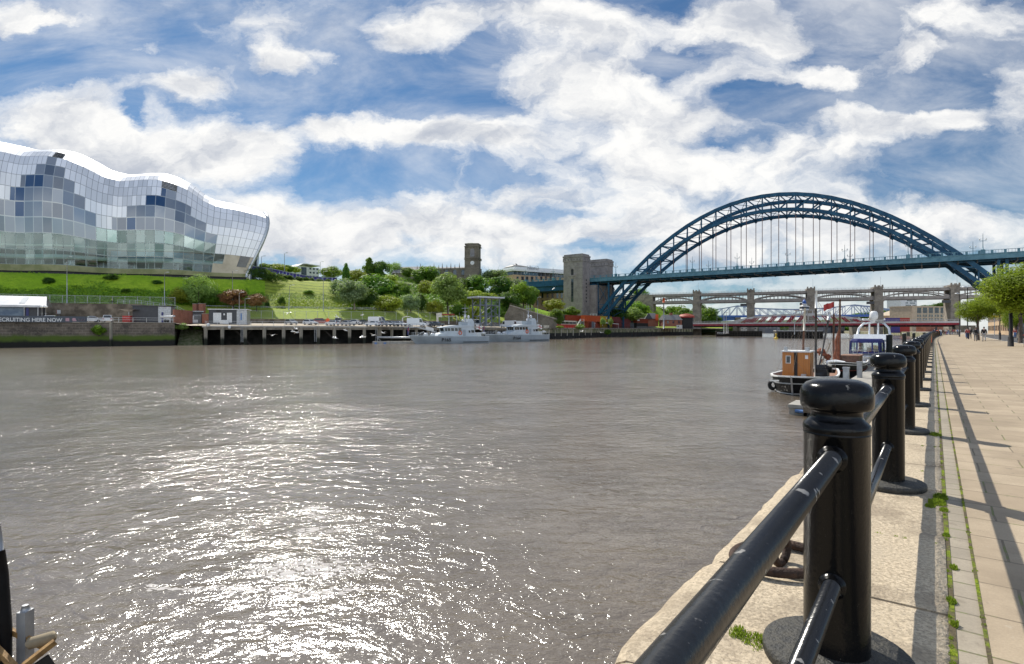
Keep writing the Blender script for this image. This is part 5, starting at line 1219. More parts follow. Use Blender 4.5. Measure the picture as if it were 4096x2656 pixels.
# hotel beside the bridge
def hotel():
    f = Frame(2050, 400, 2262, 425); s = f.s; t = thing('hotel', 'buff stone hotel with pale roof canopy and dark pavilion cap beside the bridge approach', 'hotel', f.loc(), f.rot)
    zg = f.z(2150,1300); z1 = f.z(2150,1104); z2 = f.z(2150,1090)
    b = MB(); b.box(s(2054),s(2275),0,18,zg,z1); b.build('wall', M['buff'], t)
    b = MB(); b.box(s(2053),s(2275),.6,17,z1,z2); b.build('glass_storey', M['glass'], t)
    for i in range(14): x = s(2054+i*16); c = MB(); c.box(x-.12,x+.12,.45,.6,z1,z2); c.build('mullion', M['galv'], t)
    b = MB(); b.box(s(2047),s(2280),-2.2,19,z2,z2+1.4); b.box(s(2058),s(2280),-.6,17,z2+1.4,f.z(2150,1072)); b.build('roof', M['white'], t)
    b = MB(); b.box(s(2068),s(2112),3,14,f.z(2090,1084),f.z(2090,1066)); b.build('pavilion', M['dark'], t)
    b = MB(); xa, xb = s(2060)-.3, s(2116)+.6; z = f.z(2090,1065); zz = f.z(2090,1055); b.poly([(xa,1,z),(xb,1,z),(xb-3,8.5,zz),(xa+3,8.5,zz)]); b.poly([(xa,16,z),(xb,16,z),(xb-3,8.5,zz),(xa+3,8.5,zz)]); b.poly([(xa,1,z),(xa,16,z),(xa+3,8.5,zz)]); b.poly([(xb,1,z),(xb,16,z),(xb-3,8.5,zz)]); b.cyl(((xa+xb)/2,8.5,zz-.3),((xa+xb)/2,8.5,zz+1),1.6,.2,8); b.build('pavilion_roof', M['dark'], t)
    for u0 in range(2066, 2262, 19):
        for (va, vb, w) in ((1106,1120,8),):
            o = blk('window', M['glass'], t, s(u0), s(u0+w), -.06, .1, f.z(u0,vb), f.z(u0,va))
    for u0 in (2086,2104,2124): blk('loggia', M['black'], t, s(u0), s(u0+9), -.08, .1, f.z(u0,1126), f.z(u0,1106))
    for u0 in (2068,2090,2108,2128,2146,2166,2186,2206,2226,2243):
        for (va, vb) in ((1168,1192),(1201,1221),(1238,1256)): o = blk('window', M['glass'], t, s(u0), s(u0+7.5), -.06, .1, f.z(u0,vb), f.z(u0,va)); blk('sill', M['creamstone'], o, s(u0)-.15, s(u0+7.5)+.15, -.2, -.07, f.z(u0,vb)-.25, f.z(u0,vb)-.02)
    text_mesh('Hilton', 4.4, M['galv'], t, (s(2107), -.8, f.z(2107,1078)), (pi/2,0,0), width=s(2136)-s(2107), extrude=.05)
    zc = f.z(2144,1072); xc = s(2145); b = MB(); b.tube([(xc+1.55*cos(2*pi*i/24),-.8,zc+1.3*sin(2*pi*i/24)) for i in range(25)], .16, 5, False); b.build('round_sign', M['galv'], t); text_mesh('H', 2.0, M['galv'], t, (xc-.75,-.8,zc-.7), (pi/2,0,0), extrude=.05)
hotel()
# open steel tower with a flat roof
def steel_tower():
    d = 214; f = Frame(1905, 210, 2012, 217); s = f.s; t = thing('steel_tower', 'open grey steel frame tower with flat roof standing on the wharf', 'tower', f.loc(), f.rot)
    zb = zedge(1950)+.3; zr = f.z(1950,1192); x0, x1, D = s(1921), s(1997), 5.5; xm = s(1943)
    b = MB(); b.box(s(1904),s(2012),-1.2,D+1,zr,zr+.55); b.build('roof', M['metalroof'], t)
    for x, y in ((x0,0),(xm,0),(x1,0),(x0,D),(x1,D)): b = MB(); b.bar((x,y,zb),(x,y,zr),.42 if x != xm else .75); b.build('leg', M['towersteel'], t)
    zl = f.z(1950,1221); zm = f.z(1950,1264)
    b = MB(); b.box(x0,x1,0,D,zl,zl+.25); b.build('platform', M['towersteel'], t)
    b = MB()
    for z in (zl, zm): 
        for y in (0, D): b.bar((x0,y,z),(x1,y,z),.26)
        for x in (x0, x1): b.bar((x,0,z),(x,D,z),.26)
    for y in (0, D):
        b.bar((x0,y,zb),(xm,y,zm),.16); b.bar((xm,y,zb),(x0,y,zm),.16); b.bar((xm,y,zb),(x1,y,zm),.16); b.bar((x1,y,zb),(xm,y,zm),.16); b.bar((xm,y,zm),(x1,y,zl),.18); b.bar((x1,y,zm),(xm,y,zl),.18); b.bar((x0,y,zm),(xm,y,zl),.16)
        b.bar((x0,y,zl),(xm,y,zr),.14); b.bar((x0,y,zl+1),(x1,y,zl+1),.1); b.bar((xm,y,zr-.6),(x1,y,zl+1.2),.1)
    b.build('bracing', M['towersteel'], t)
    b = MB(); xs = s(1979)
    for dx in (-.35,.35): b.bar((xs+dx,-.5,zb),(xs+dx,-.5,zl+1),.08)
    for i in range(22): b.bar((xs-.35,-.5,zb+.4+i*.4),(xs+.35,-.5,zb+.4+i*.4),.05)
    for i in range(8): b.tube([(xs+.5*cos(a),-.5-.6*abs(sin(a)),zb+2.5+i) for a in [pi*q/6 for q in range(7)]], .04, 4, False)
    b.build('ladder', M['towersteel'], t)
steel_tower()
# stepped ramp with stone wall right of the tower
t = thing('ramp_wall', 'brown stone ramp wall sloping down to the right behind the second patrol boat', 'wall', (0,0,0))
a, c = P(2040,262,1222), P(2228,268,1278); b = MB(); b.poly([(a.x,a.y,a.z),(c.x,c.y,c.z),(c.x,c.y,2),(a.x,a.y,2)]); a2 = P(2018,262,1262); b.poly([(a.x,a.y,a.z),(a2.x,a2.y+.01,a2.z),(a2.x,a2.y,2),(a.x,a.y,2)]); b.build('face', M['sandstone'], t)
b = MB(); b.bar(a+Vector((0,.3,.1)), c+Vector((0,.3,.1)), 1.2, .5); b.build('coping', M['concrete'], t); b = MB()
for k in (.6,1.2): b.bar(a+Vector((0,0,k)), c+Vector((0,0,k)), .08)
for i in range(13): p = a.lerp(c, i/12); b.bar(p, p+Vector((0,0,1.2)), .07)
b.build('handrail', M['timber_pale'], t)
t = thing('gantry_arm', 'cream post with a red topped arm and pale box, left of the steel tower', 'gantry', P(1750,203,z=2.7)); h = ZV(1253,203)-2.7
b = MB(); b.bar((0,0,0),(0,0,h),.75,.6); b.build('post', M['offwhite'], t); b = MB(); b.box(.3,1.6,-.5,.5,h-1.4,h+.1); b.build('box', M['offwhite'], t); b = MB(); b.bar((1.6,0,h-.45),(6.2,0,h-.5),.35,.55); b.build('arm', M['rustbox'], t); b = MB(); b.bar((1.6,0,h-1.3),(7,0,h-1.0),.12); b.bar((7,0,h-3.8),(7,0,h-1),.14); b.bar((4.2,.1,0),(4.2,.1,h-1),.16); b.build('brace', M['galv'], t)

# grey patrol boats
def patrol(name, label, u0, u1, d0, d1, body, mir=0):
    f = Frame(u0, d0, u1, d1); L = f.L; k = L/23.5; t = thing('patrol_boat', label, 'patrol boat', (f.o.x, f.o.y, WZ), f.rot, 'grey patrol boats moored at the wharf'); t.scale = (k,k,k); L = 23.5
    N = 26; hull_rows = []
    def hb(x): return 2.9*min(1, (max(0.0, x)/9.0))**.62 if x < 9 else 2.9 - .25*((x-9)/14.5)
    for i in range(N+1):
        g = i/N; x = L*g**1.15
        sh = 2.05 + .25*(1-g)**2; w = hb(x); wl = hb(max(0, x-1.9))*.93 if x > 1.9 else 0
        xw = 1.9 + (L-1.9)*g**1.15
        hull_rows.append([(x,-w,sh),(x*.6+xw*.4,-(w*.62+wl*.38),sh*.5),(xw,-wl,0),(xw+.5,-wl*.75,-.7),(xw+.6,0,-1.0),(xw+.5,wl*.75,-.7),(xw,wl,0),(x*.6+xw*.4,w*.62+wl*.38,sh*.5),(x,w,sh)])
    b = MB(); b.smooth = True; b.grid(hull_rows); b.smooth = False; b.poly(hull_rows[-1]); b.build('hull', M['navy_side'], t)
    b = MB(); b.grid([[(r_[0][0],r_[0][1],r_[0][2]-.06),(r_[-1][0],r_[-1][1],r_[-1][2]-.06)] for r_ in hull_rows]); b.build('deck', M['navy_deck'], t)
    b = MB()
    for sg in (0,-1):
        for a, c in zip(hull_rows, hull_rows[1:]): b.bar(a[sg], c[sg], .14, .16)
    b.build('rubbing_strake', M['navy_grey'], t)
    b = MB(); b.bar((15.2,-2.72,.42),(23.2,-2.58,.42),.16,.2); b.build('fender_strip', M['black'], t)
    zd = 2.1
    prof = [(7.4,zd-.1),(8.0,zd+.6),(9.9,3.5),(9.7,4.55),(9.3,4.75),(14.5,5.15),(18.2,5.15),(19.4,zd+1.2),(19.9,zd-.1)]
    b = MB(); b.prism([(7.4,zd-.1),(8.0,zd+.6),(9.9,3.3),(19.2,3.3),(19.9,zd-.1)], -2.15, 2.15); b.build('deckhouse', M['navy_grey'], t)
    b = MB(); b.prism([(9.9,3.3),(9.6,4.5),(17.8,4.85),(18.9,4.85),(19.2,3.3)], -1.95, 1.95); b.build('wheelhouse', M['navy_grey'], t)
    b = MB(); b.prism([(8.9,4.52),(9.1,4.75),(13.2,5.25),(18.9,5.25),(18.9,4.86),(9.6,4.5)], -2.1, 2.1); b.build('wheelhouse_roof', M['navy_grey'], t)
    for x0, x1, z0, z1 in ((9.95,10.55,3.55,4.4),(10.75,11.5,3.6,4.42),(11.8,12.7,3.6,4.42),(12.95,13.8,3.62,4.46),(14.05,14.95,3.62,4.48),(17.15,17.65,3.1,3.75),(18.0,18.9,3.1,3.85)):
        b = MB(); b.poly([(x0-.08,-2.0 if z0 > 3.4 else -2.19,z1),(x0+.05,-2.0 if z0 > 3.4 else -2.19,z0),(x1+.05,-2.0 if z0 > 3.4 else -2.19,z0),(x1-.03,-2.0 if z0 > 3.4 else -2.19,z1)]); b.build('window', M['carglass'], t)
    for y in (-1.4,-.45,.5): b = MB(); b.poly([(9.86,y,3.5),(9.86,y+.85,3.5),(9.60,y+.85,4.4),(9.60,y,4.4)]); b.v = [(x-.03,yy,z) for x,yy,z in b.v]; b.build('window', M['carglass'], t)
    b = MB(); b.box(15.4,16.2,-2.2,-2.155,zd+.1,3.95); b.build('door', M['navy_side'], t)
    # funnel block, radar mast, domes
    b = MB(); b.prism([(17.2,5.2),(17.6,7.2),(18.6,7.2),(19.3,6.4),(19.4,3.3),(18.7,3.3),(18.7,5.2)], -1.1, 1.1); b.build('mast_block', M['navy_grey'], t)
    b = MB(); b.box(15.3,17.2,-1.2,1.2,5.25,6.3); b.build('bridge_screen', M['navy_side'], t)
    b = MB(); b.tube([(16.8,0,6.2),(16.9,0,8.6),(16.9,0,11.6)], [.35,.16,.05], 8); b.bar((15.9,0,10.2),(17.9,0,10.3),.12); b.bar((16.2,0,9.2),(17.6,0,9.2),.14); b.bar((16.0,-.5,8.4),(17.5,.5,8.4),.3,.1); b.bar((15.6,.4,5.2),(15.3,.4,9.0),.05); b.bar((18.2,.3,7.2),(18.3,.3,10.2),.04); b.build('radar_mast', M['galv'], t)
    b = MB(); b.ball((16.9,0,7.9),.38,.38,.55); b.ball((18.0,0,7.75),.36,.36,.45); b.ball((15.9,-.5,6.7),.3,.3,.35); b.build('radar_dome', M['gel'], t)
    for x in (4.6,6.6): b = MB(); b.ball((x,-.9,zd+.45),.75,.55,.5); b.build('life_raft', M['gel'], t)
    b = MB(); b.tube([(13.2,-2.1,zd+.4),(13.2,-2.1,zd+.75),(13.9,-2.1,zd+.85),(13.9,-2.1,zd+.4)], .16, 6); b.build('vent', M['gel'], t)
    b = MB(); b.tube([(14.5+.42*cos(a),-2.24,zd+.95+.5*sin(a)) for a in [2*pi*i/20 for i in range(21)]], .12, 6, False); b.build('life_ring', M['orange'], t)
    b = MB(); zz = zd + .05
    for i in range(9):
        x = .8+i*.75; w = hb(x)*.92
        for sg in (-1,1): b.bar((x,sg*w,zz),(x,sg*w,zz+1.05),.05)
        if i:
            x2 = x-.75; w2 = hb(x2)*.92
            for sg in (-1,1):
                for k_ in (1.05,.55): b.bar((x,sg*w,zz+k_),(x2,sg*w2,zz+k_),.045)
    for i in range(5):
        x = 19.8+i*.85
        for sg in (-1,1): b.bar((x,sg*2.45,zz),(x,sg*2.45,zz+1.0),.05)
    for sg in (-1,1): b.bar((19.8,sg*2.45,zz+1.0),(23.2,sg*2.45,zz+1.0),.05); b.bar((19.8,sg*2.45,zz+.5),(23.2,sg*2.45,zz+.5),.04)
    b.bar((2.2,-.3,zz+.2),(4.2,-.3,zz+1.3),.09); b.build('guard_rail', M['galv'], t)
    b = MB(); b.box(20.3,21.6,-1.2,.6,zd,zd+1.0); b.ball((22.2,-1.4,zd+.9),.9,.5,.3); b.box(20.6,22.5,.8,1.6,zd,zd+.7); b.build('stern_gear', M['gel'], t)
    xt = 8.6; text_mesh(body, 1.3, M['black'], t, (xt,-2.80,.66), (pi/2+.15,0,-.035), name='pennant_number', width=2.7, extrude=.01)
    # flags
    b = MB(); b.bar((19.6,-.6,3.2),(20.4,-.6,6.0),.06); b.build('ensign_staff', M['galv'], t)
    b = MB(); pts = [[(20.2+i*.32, -.6+.12*sin(i*1.5), 4.1+j*.42+.10*sin(i)-i*.05) for i in range(7)] for j in range(4)]; b.grid(pts); b.build('ensign', M['white'], t)
    b = MB(); b.grid([[(20.2+i*.32, -.63+.12*sin(i*1.5), 4.62+j*.22+.10*sin(i)-i*.05) for i in range(7)] for j in range(2)]); b.grid([[(21.0+i*.2, -.64+.12*sin((21.0+i*.2-20.2)/.32*1.5), 4.1+j*.42+.10*sin((.8+i*.2)/.32)-.13-i*.03) for i in range(2)] for j in range(4)]); b.build('ensign_cross', M['red'], t)
    b = MB(); b.bar((-.1,0,2.2),(.1,0,5.2),.06); b.build('jack_staff', M['galv'], t)
    b = MB(); b.grid([[(-.05-.28*i*.5, .1*sin(i*2), 4.9-j*.7-i*.12) for i in range(4)] for j in range(4)]); b.build('jack_flag', M['navyblue'], t)
    b = MB(); b.grid([[(-.07-.2*i*.5, -.03+.1*sin(i*2), 4.6-j*.9-i*.12) for i in range(4)] for j in range(2)]); b.build('jack_stripe', M['red'], t)
patrol('a', 'left grey patrol boat with pennant number P165, moored bow to the left', 1636, 1942, 174, 186, 'P165')
patrol('b', 'right grey patrol boat with pennant number P164, stern towards the containers', 1938, 2176, 200, 218, 'P164')
t = thing('pontoon', 'low grey float with a pale pipe rail moored left of the first patrol boat', 'pontoon', P(1492,176,z=WZ), Frame(1492,176,1662,178).rot)
b = MB(); b.box(0,13.5,-1.6,1.6,-.3,.75); b.build('float', M['pontoon'], t); b = MB(); b.tube([(1.2,0,2.0),(13,0,1.9)], .28, 8); b.bar((1.3,0,.7),(1.5,0,2),.12); b.bar((12.6,0,.7),(12.9,0,1.9),.12); b.bar((2.5,0,.7),(1.3,0,1.9),.1); b.bar((11.5,0,.7),(12.9,0,1.9),.1); b.build('pipe_rail', M['galv'], t)
for x in (.6,3.4): b = MB(); b.cyl((x,-1.75,.1),(x+.8,-1.75,.1),.3,.3,8); b.build('fender', M['cloth_blue'], t)
t = thing('gangway', 'grey gangway sloping down from the wharf behind the bow of the first patrol boat', 'gangway', (0,0,0))
a, m_, c = P(1618,190,1309), P(1668,190,1308), P(1748,191,1330); b = MB(); b.bar(a,m_,1.6,.35); b.bar(m_,c,1.6,.35); b.build('deck', M['galv'], t); b = MB()
for (p, q) in ((a,m_),(m_,c)):
    for k in (.5,1.1): b.bar(p+Vector((0,-.7,k)), q+Vector((0,-.7,k)), .07)
    for i in range(7): r_ = p.lerp(q, i/6); b.bar(r_+Vector((0,-.7,0)), r_+Vector((0,-.7,1.1)), .06)
b.build('handrail', M['galv'], t); b = MB(); p = m_.lerp(c,.45); q = m_.lerp(c,.85); b.poly([p+Vector((0,-.8,.1)),q+Vector((0,-.8,.1)),q+Vector((0,-.8,1.1)),p+Vector((0,-.8,1.1))]); b.build('notice', M['white'], t)

# gulls
def make_gull():
    t = bpy.data.objects.new('gull', None); COL.objects.link(t)
    b = MB(); b.tube([(-.3,0,.0),(-.18,0,.02),(0,0,.03),(.15,0,.05),(.24,0,.06),(.3,0,.05)], [.015,.06,.085,.06,.05,.01], 8)
    b.grid([[(.10,.05,.05),(.12,.30,.20),(.02,.62,.14)],[(-.06,.05,.05),(-.03,.30,.19),(-.06,.60,.13)]]); b.grid([[(.10,-.05,.05),(.12,-.30,.20),(.02,-.62,.14)],[(-.06,-.05,.05),(-.03,-.30,.19),(-.06,-.60,.13)]]); b.poly([(-.28,0,.01),(-.45,.1,0),(-.45,-.1,0)]); b.build('body', M['white'], t)
    return t
G0 = None
gl = [(1088,1343,130,'over the second wharf pile'),(1172,1327,140,'leftmost of a close pair by a pile'),(1190,1331,140,'right one of a close pair by a pile'),(1182,1315,145,'just below the wharf deck edge'),(1339,1353,130,'low over the dark water'),(1382,1322,150,'high under the deck between two piles'),(1448,1350,130,'sitting low before a pile'),(1493,1342,140,'over the gap left of the ladder'),(1534,1333,135,'near the float end'),(1447+0,1262,170,'over the car park lawn'),(1703,1266,175,'over the mown lawn above the box van'),(1347,1268,175,'above the small grey van'),(1152,1254,170,'above the silver hatchback'),(2327,1326,250,'in front of the old wharf piles'),(2404,1331,250,'at the old river wall'),(2215,1155,240,'under the bridge approach')]
for i, (u, v, d, lb) in enumerate(gl):
    o = make_gull() if G0 is None else copy_tree(G0); G0 = G0 or o
    tag(o, 'white gull flying ' + lb, 'gull', 'gulls over the far quay'); place(o, P(u, d, v), R.uniform(0,6), 2.0)
    o.rotation_euler = (R.uniform(-.5,.5), R.uniform(-.3,.3), R.uniform(0,6))

# old river wall, containers, bus and low houses
t = thing('old_wharf', 'dark old river wall with pale piles under the container village', 'wharf', (0,0,0))
us = [2150,2184,2230,2290,2369,2450,2530,2604,2690,2772]; e = [P(u, dedge(u), z=zedge(u)) for u in us]
b = MB(); b.grid([[(p.x,p.y,p.z) for p in e],[(p.x,p.y,-.1) for p in e]]); b.build('face', M['oldwall'], t)
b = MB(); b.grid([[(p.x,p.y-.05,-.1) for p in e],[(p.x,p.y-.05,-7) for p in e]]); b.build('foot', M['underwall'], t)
b = MB()
for p, q in zip(e, e[1:]): b.bar(p+Vector((0,.3,.05)), q+Vector((0,.3,.05)), 1.0, .5)
b.build('edge_beam', M['concrete'], t)
for u in list(range(2172, 2370, 24)): p = P(u, dedge(u)-.3, z=0); b = MB(); b.prism([(-.4,1.6),(.4,1.6),(.25,-1.6),(-.25,-1.6)], -.2, .2); b.build('pile', M['pale_concrete'], t, (p.x,p.y,0), -.4)
for u in list(range(2384, 2640, 15)): p = P(u, dedge(u)-.2, z=0); b = MB(); b.bar((p.x,p.y,-4),(p.x,p.y,1.0),.55); b.build('pile', M['timber'], t)
for u in range(2646, 2772, 11): p = P(u, dedge(u)-.3, z=0); b = MB(); b.bar((p.x,p.y,-4),(p.x,p.y,2.2),.5); b.build('pile', M['timber'], t)
VF = Frame(2184, 276, 2640, 447)
def container(label, u0, u1, v0, v1, mat, off=0.0, depth=2.5, d=None, name='container', cat='container', group='steel containers of the riverside village'):
    f = VF; t = thing(name, label, cat, (*(f.o + f.e*f.s(u0,off) + f.n*off), f.z(u0,v1,off)), f.rot, group); W = f.s(u1,off)-f.s(u0,off); H = f.z(u0,v0,off)-f.z(u0,v1,off)
    b = MB(); b.box(0,W,0,depth,0,H)
    n = max(4, int(W/.45))
    for i in range(n): x = W*(i+.5)/n; b.box(x-.09,x+.09,-.05,0,.18,H-.15)
    b.build('shell', M[mat], t); b = MB()
    for x in (0, W): b.bar((x,0,0),(x,0,H),.2)
    b.bar((0,-.02,H),(W,-.02,H),.16); b.bar((0,-.02,0),(W,-.02,0),.16); b.build('frame', M[mat], t); return t, W, H
t, W, H = container('rusty single container at the left end of the village, beside the second patrol boat', 2138, 2175, 1283, 1304, 'rustbox', 0); 
for x in (W*.2, W*.55): blk('window', M['carglass'], t, x, x+W*.2, -.09, -.02, H*.35, H*.75)
container('long rusty upper container behind the red and cream bus', 2266, 2338, 1260, 1283, 'rustbox', 10); container('dark container end behind the small round tree', 2250, 2264, 1259, 1290, 'dark', 11)
t, W, H = container('bright orange upper container', 2340, 2401, 1261, 1285, 'orangebox', 4); container('rusty lower container under the bright orange one', 2352, 2400, 1286, 1311, 'rustbox', 3.5)
t, W, H = container('mustard yellow container with a gap of plants on each side', 2404, 2447, 1264, 1311, 'yellowbox', 6); blk('lamp', M['lamp_glass'], t, W*.45, W*.55, -.2, -.05, H*.78, H*.9)
container('maroon upper container standing on another maroon one', 2460, 2523, 1268, 1288, 'maroonbox', 4); container('maroon lower container with a dark opening', 2464, 2520, 1288.5, 1311, 'maroonbox', 4.2)
container('blue grey lower container beside the maroon pair', 2521, 2546, 1292, 1312, 'cloth_grey', 6, group=None) if False else container('blue grey lower container beside the maroon pair', 2521, 2546, 1292, 1312, 'cloth_grey', 6)
container('black upper container between maroon and rusty ones', 2524, 2546, 1272, 1291, 'black', 7); t, W, H = container('rusty upper container with a white poster at the right', 2547, 2618, 1274, 1291, 'rustbox', 4); blk('poster', M['white'], t, W*.03, W*.14, -.1, -.06, H*.45, H*.8)
container('black open fronted lower container under the rusty one with the poster', 2547, 2622, 1292, 1311, 'black', 4)
f = VF
t = thing('awning', 'white awning stretched in front of the mustard container', 'awning', (*(f.o+f.e*f.s(2401,1)+f.n*1), 0), f.rot); W = f.s(2466,1)-f.s(2401,1); z = f.z(2430,1287,1)
b = MB(); b.grid([[(0,-1.5,z-.4),(W,-1.5,z-1.2)],[(0,4,z),(W,4,z-.5)]]); b.grid([[(0,-1.5,z-.4),(W,-1.5,z-1.2)],[(0,-1.5,z-.8),(W,-1.5,z-1.5)]]); b.build('canvas', M['white'], t); b = MB()
for x in (.2, W-.2): b.bar((x,-1.4,2.2),(x,-1.4,z-.9),.12)
b.build('post', M['white'], t)
t = thing('fan_sculpture', 'pale fan shaped wheel screen at the foot of the orange container', 'screen', (*(f.o+f.e*f.s(2378,1)+f.n*1), 0), f.rot); zc = f.z(2378,1300,1); b = MB()
for i in range(18): a = pi*2*i/18; b.bar((0,0,zc),(2.1*cos(a)*.9,0,zc+2.0*sin(a)*.9),.14,.05)
b.build('blades', M['galv'], t); b = MB(); b.box(-4,-.6,.1,.2,zc-1.8,zc+2); b.build('panel', M['cloth_grey'], t)
t = thing('steel_stairs', 'open steel outside stairs between the bus and the orange container', 'stairs', (*(f.o+f.e*f.s(2308,2)+f.n*2), 0), f.rot); W = f.s(2336,2)-f.s(2308,2); z0 = f.z(2308,1308,2); z1 = f.z(2308,1284,2); b = MB()
for i in range(9): q = i/8; b.box(W*.5*q-.2,W*.5*q+.2,0,1.2,z0+(z1-z0)*q-.06,z0+(z1-z0)*q)
b.box(W*.5,W*1.0,0,1.4,z1-.12,z1); b.build('tread', M['galv'], t); b = MB()
for k in (.6,1.15): b.bar((0,0,z0+k),(W*.5,0,z1+k),.08); b.bar((W*.5,0,z1+k),(W,0,z1+k),.08)
for i in range(7): x = W*.5*i/6; b.bar((x,0,z0+(z1-z0)*i/6),(x,0,z0+(z1-z0)*i/6+1.15),.07)
for x in (W*.5,W): b.bar((x,0,z0),(x,0,z1+1.15),.12)
b.build('handrail', M['white'], t)
# the bus cafe
t = thing('bus', 'old red and cream single deck bus parked among the containers', 'bus', (*(f.o+f.e*f.s(2227,2)+f.n*2), f.z(2227,1311,2)), f.rot); W = f.s(2308,2)-f.s(2227,2); H = f.z(2227,1281,2)-f.z(2227,1311,2)
b = MB(); b.prism([(0,.35),(W-.1,.35),(W+.2,1.1),(W,H*.48),(0,H*.48)], 0, 2.5); b.build('lower_body', M['red'], t); b = MB(); b.prism([(0,H*.48),(W,H*.48),(W-.5,H-.15),(W-.9,H),(.2,H),(0,H-.2)], .02, 2.48); b.build('upper_body', M['offwhite'], t)
for i in range(5): x = .5+i*(W-1)/5; o = blk('window', M['carglass'], t, x, x+(W-1)/5-.35, -.02, .06, H*.55, H*.84)
for x in (1.8, W-1.9): b = MB(); b.tube([(x,-.03,.5),(x,.4,.5)], .5, 14); b.build('wheel', M['tyre'], t)
# planters, umbrella and railing along the edge
for i in range(15):
    u = 2180+i*11; d = dedge(u)+1; m_ = ('offwhite','orangebox','rustbox','maroonbox','red')[(0,0,1,1,2,3,3,4,4,4,4,2,0,2,4)[i]]
    t = thing('planter_box', 'pale or red timber planter in the row along the old wharf edge', 'planter', P(u, d, z=zedge(u)), -.5, 'planters along the old wharf edge'); t['label'] = ('%s planter box from the left in the row along the old wharf edge' % (ORD+['thirteenth','fourteenth','fifteenth'])[i]); b = MB(); b.box(-.6,.6,-.3,.3,0,1.4); b.build('box', M[m_], t); b = MB(); b.box(-.66,.66,-.36,.36,1.3,1.42); b.build('rim', M[m_], t)
t = thing('parasol', 'dark open parasol behind the pale planters at the left of the village', 'parasol', P(2196,274,z=2.4)); b = MB(); b.lathe([(2.0,2.2),(1.2,2.6),(.05,2.9)], 8); b.build('canopy', M['dark'], t); b = MB(); b.cyl((0,0,0),(0,0,2.9),.05); b.build('pole', M['galv'], t)
railing('railing', 'dark post railing along the old river wall in front of the maroon containers', list(range(2410,2540,12)), 1.5, list(range(2410,2540,6)), M['timber'], zedge, .4, (1,.6,.3), r=.05)
railing('railing', 'pale railing along the old river wall in front of the low houses', list(range(2548,2770,12)), 1.5, list(range(2548,2770,8)), M['rail_white'], zedge, .4, (1,.5), r=.05)
def house(label, u0, u1, d0, d1, vg, ve, vr, wall, gable=False, depth=8):
    f = Frame(u0,d0,u1,d1); t = thing('low_house', label, 'house', f.loc(), f.rot); s = f.s; zg, ze, zr = f.z(u0,vg)-1, f.z(u0,ve), f.z(u0,vr); L = f.s(u1)
    b = MB(); b.box(0,L,0,depth,zg,ze); b.build('wall', M[wall], t); b = MB(); b.poly([(-.4,-.5,ze-.1),(L+.4,-.5,ze-.1),(L-.6,depth/2,zr),(.6,depth/2,zr)]); b.poly([(-.4,depth+.5,ze-.1),(L+.4,depth+.5,ze-.1),(L-.6,depth/2,zr),(.6,depth/2,zr)]); b.poly([(-.4,-.5,ze-.1),(-.4,depth+.5,ze-.1),(.6,depth/2,zr)]); b.poly([(L+.4,-.5,ze-.1),(L+.4,depth+.5,ze-.1),(L-.6,depth/2,zr)]); o = b.build('roof', M['slate'], t)
    return f, t, L, zg, ze, zr
f, t, L, zg, ze, zr = house('slate roofed house with a dark gable behind the containers', 2576, 2634, 432, 436, 1300, 1274, 1251, 'brick_red')
b = MB(); xg = f.s(2591); b.prism([(xg-3.4,ze-.3),(xg+3.4,ze-.3),(xg,zr+.1)], -1.4, 3); b.build('gable', M['dark'], t); b = MB(); b.box(f.s(2620),f.s(2631),-.9,-.6,ze-1.5,ze+3.3); b.build('poster', M['orange'], t)
f, t, L, zg, ze, zr = house('long low brick house with slate roof near the swing bridge', 2658, 2728, 424, 428, 1300, 1279, 1258, 'brick_red')
for u in (2668,2690,2712): blk('window', M['glass'], t, f.s(u), f.s(u+7), -.08, .05, f.z(u,1294), f.z(u,1283))
for u, v in ((2692,1249),(2698,1250)): b = MB(); b.box(f.s(u)-.5,f.s(u)+.5,3.5,4.5,zr-.5,zr+1.4); b.build('chimney', M['brick_red'], t)
t = thing('pavilion', 'red roofed open bar pavilion at the foot of the stone bridge pier', 'pavilion', P(2745,432,z=2.4), -.4); h = ZV(1254,432)-2.4
b = MB(); b.lathe([(6.2,h-2.2),(4.5,h-.8),(.1,h)], 6); b.build('roof', M['rustbox'], t); b = MB(); b.box(-5,5,-4,4,0,h-3.4); b.build('bar_room', M['black'], t); b = MB(); b.lathe([(6.0,h-3.2),(6.1,h-2.2)], 6); b.build('fascia', M['red'], t)
for x in (-5,-1.7,1.7,5): b = MB(); b.bar((x,-4.6,0),(x,-4.6,h-2.4),.25); b.build('post', M['black'], t)
t = thing('site_box', 'white cabin on the old wharf left of the swing bridge end', 'cabin', P(2717,420,z=2.4), -.4); b = MB(); b.box(-2,2,0,2.2,0,2.8); b.build('shell', M['white'], t); b = MB(); b.box(-1.2,-.2,-.05,.05,1.4,2.2); b.build('window', M['carglass'], t)
t = thing('flagpole_mast', 'tall grey mast with an orange top in front of the low houses', 'mast', P(2655,418,z=2.4)); h = ZV(1192,418)-2.4
b = MB(); b.tube([(0,0,0),(0,0,h*.5),(0,0,h-3.2)], [.55,.45,.38], 8); b.build('pole', M['galv'], t); b = MB(); b.cyl((0,0,h-3.4),(0,0,h),.85,.85,8); b.build('drum', M['orange'], t)
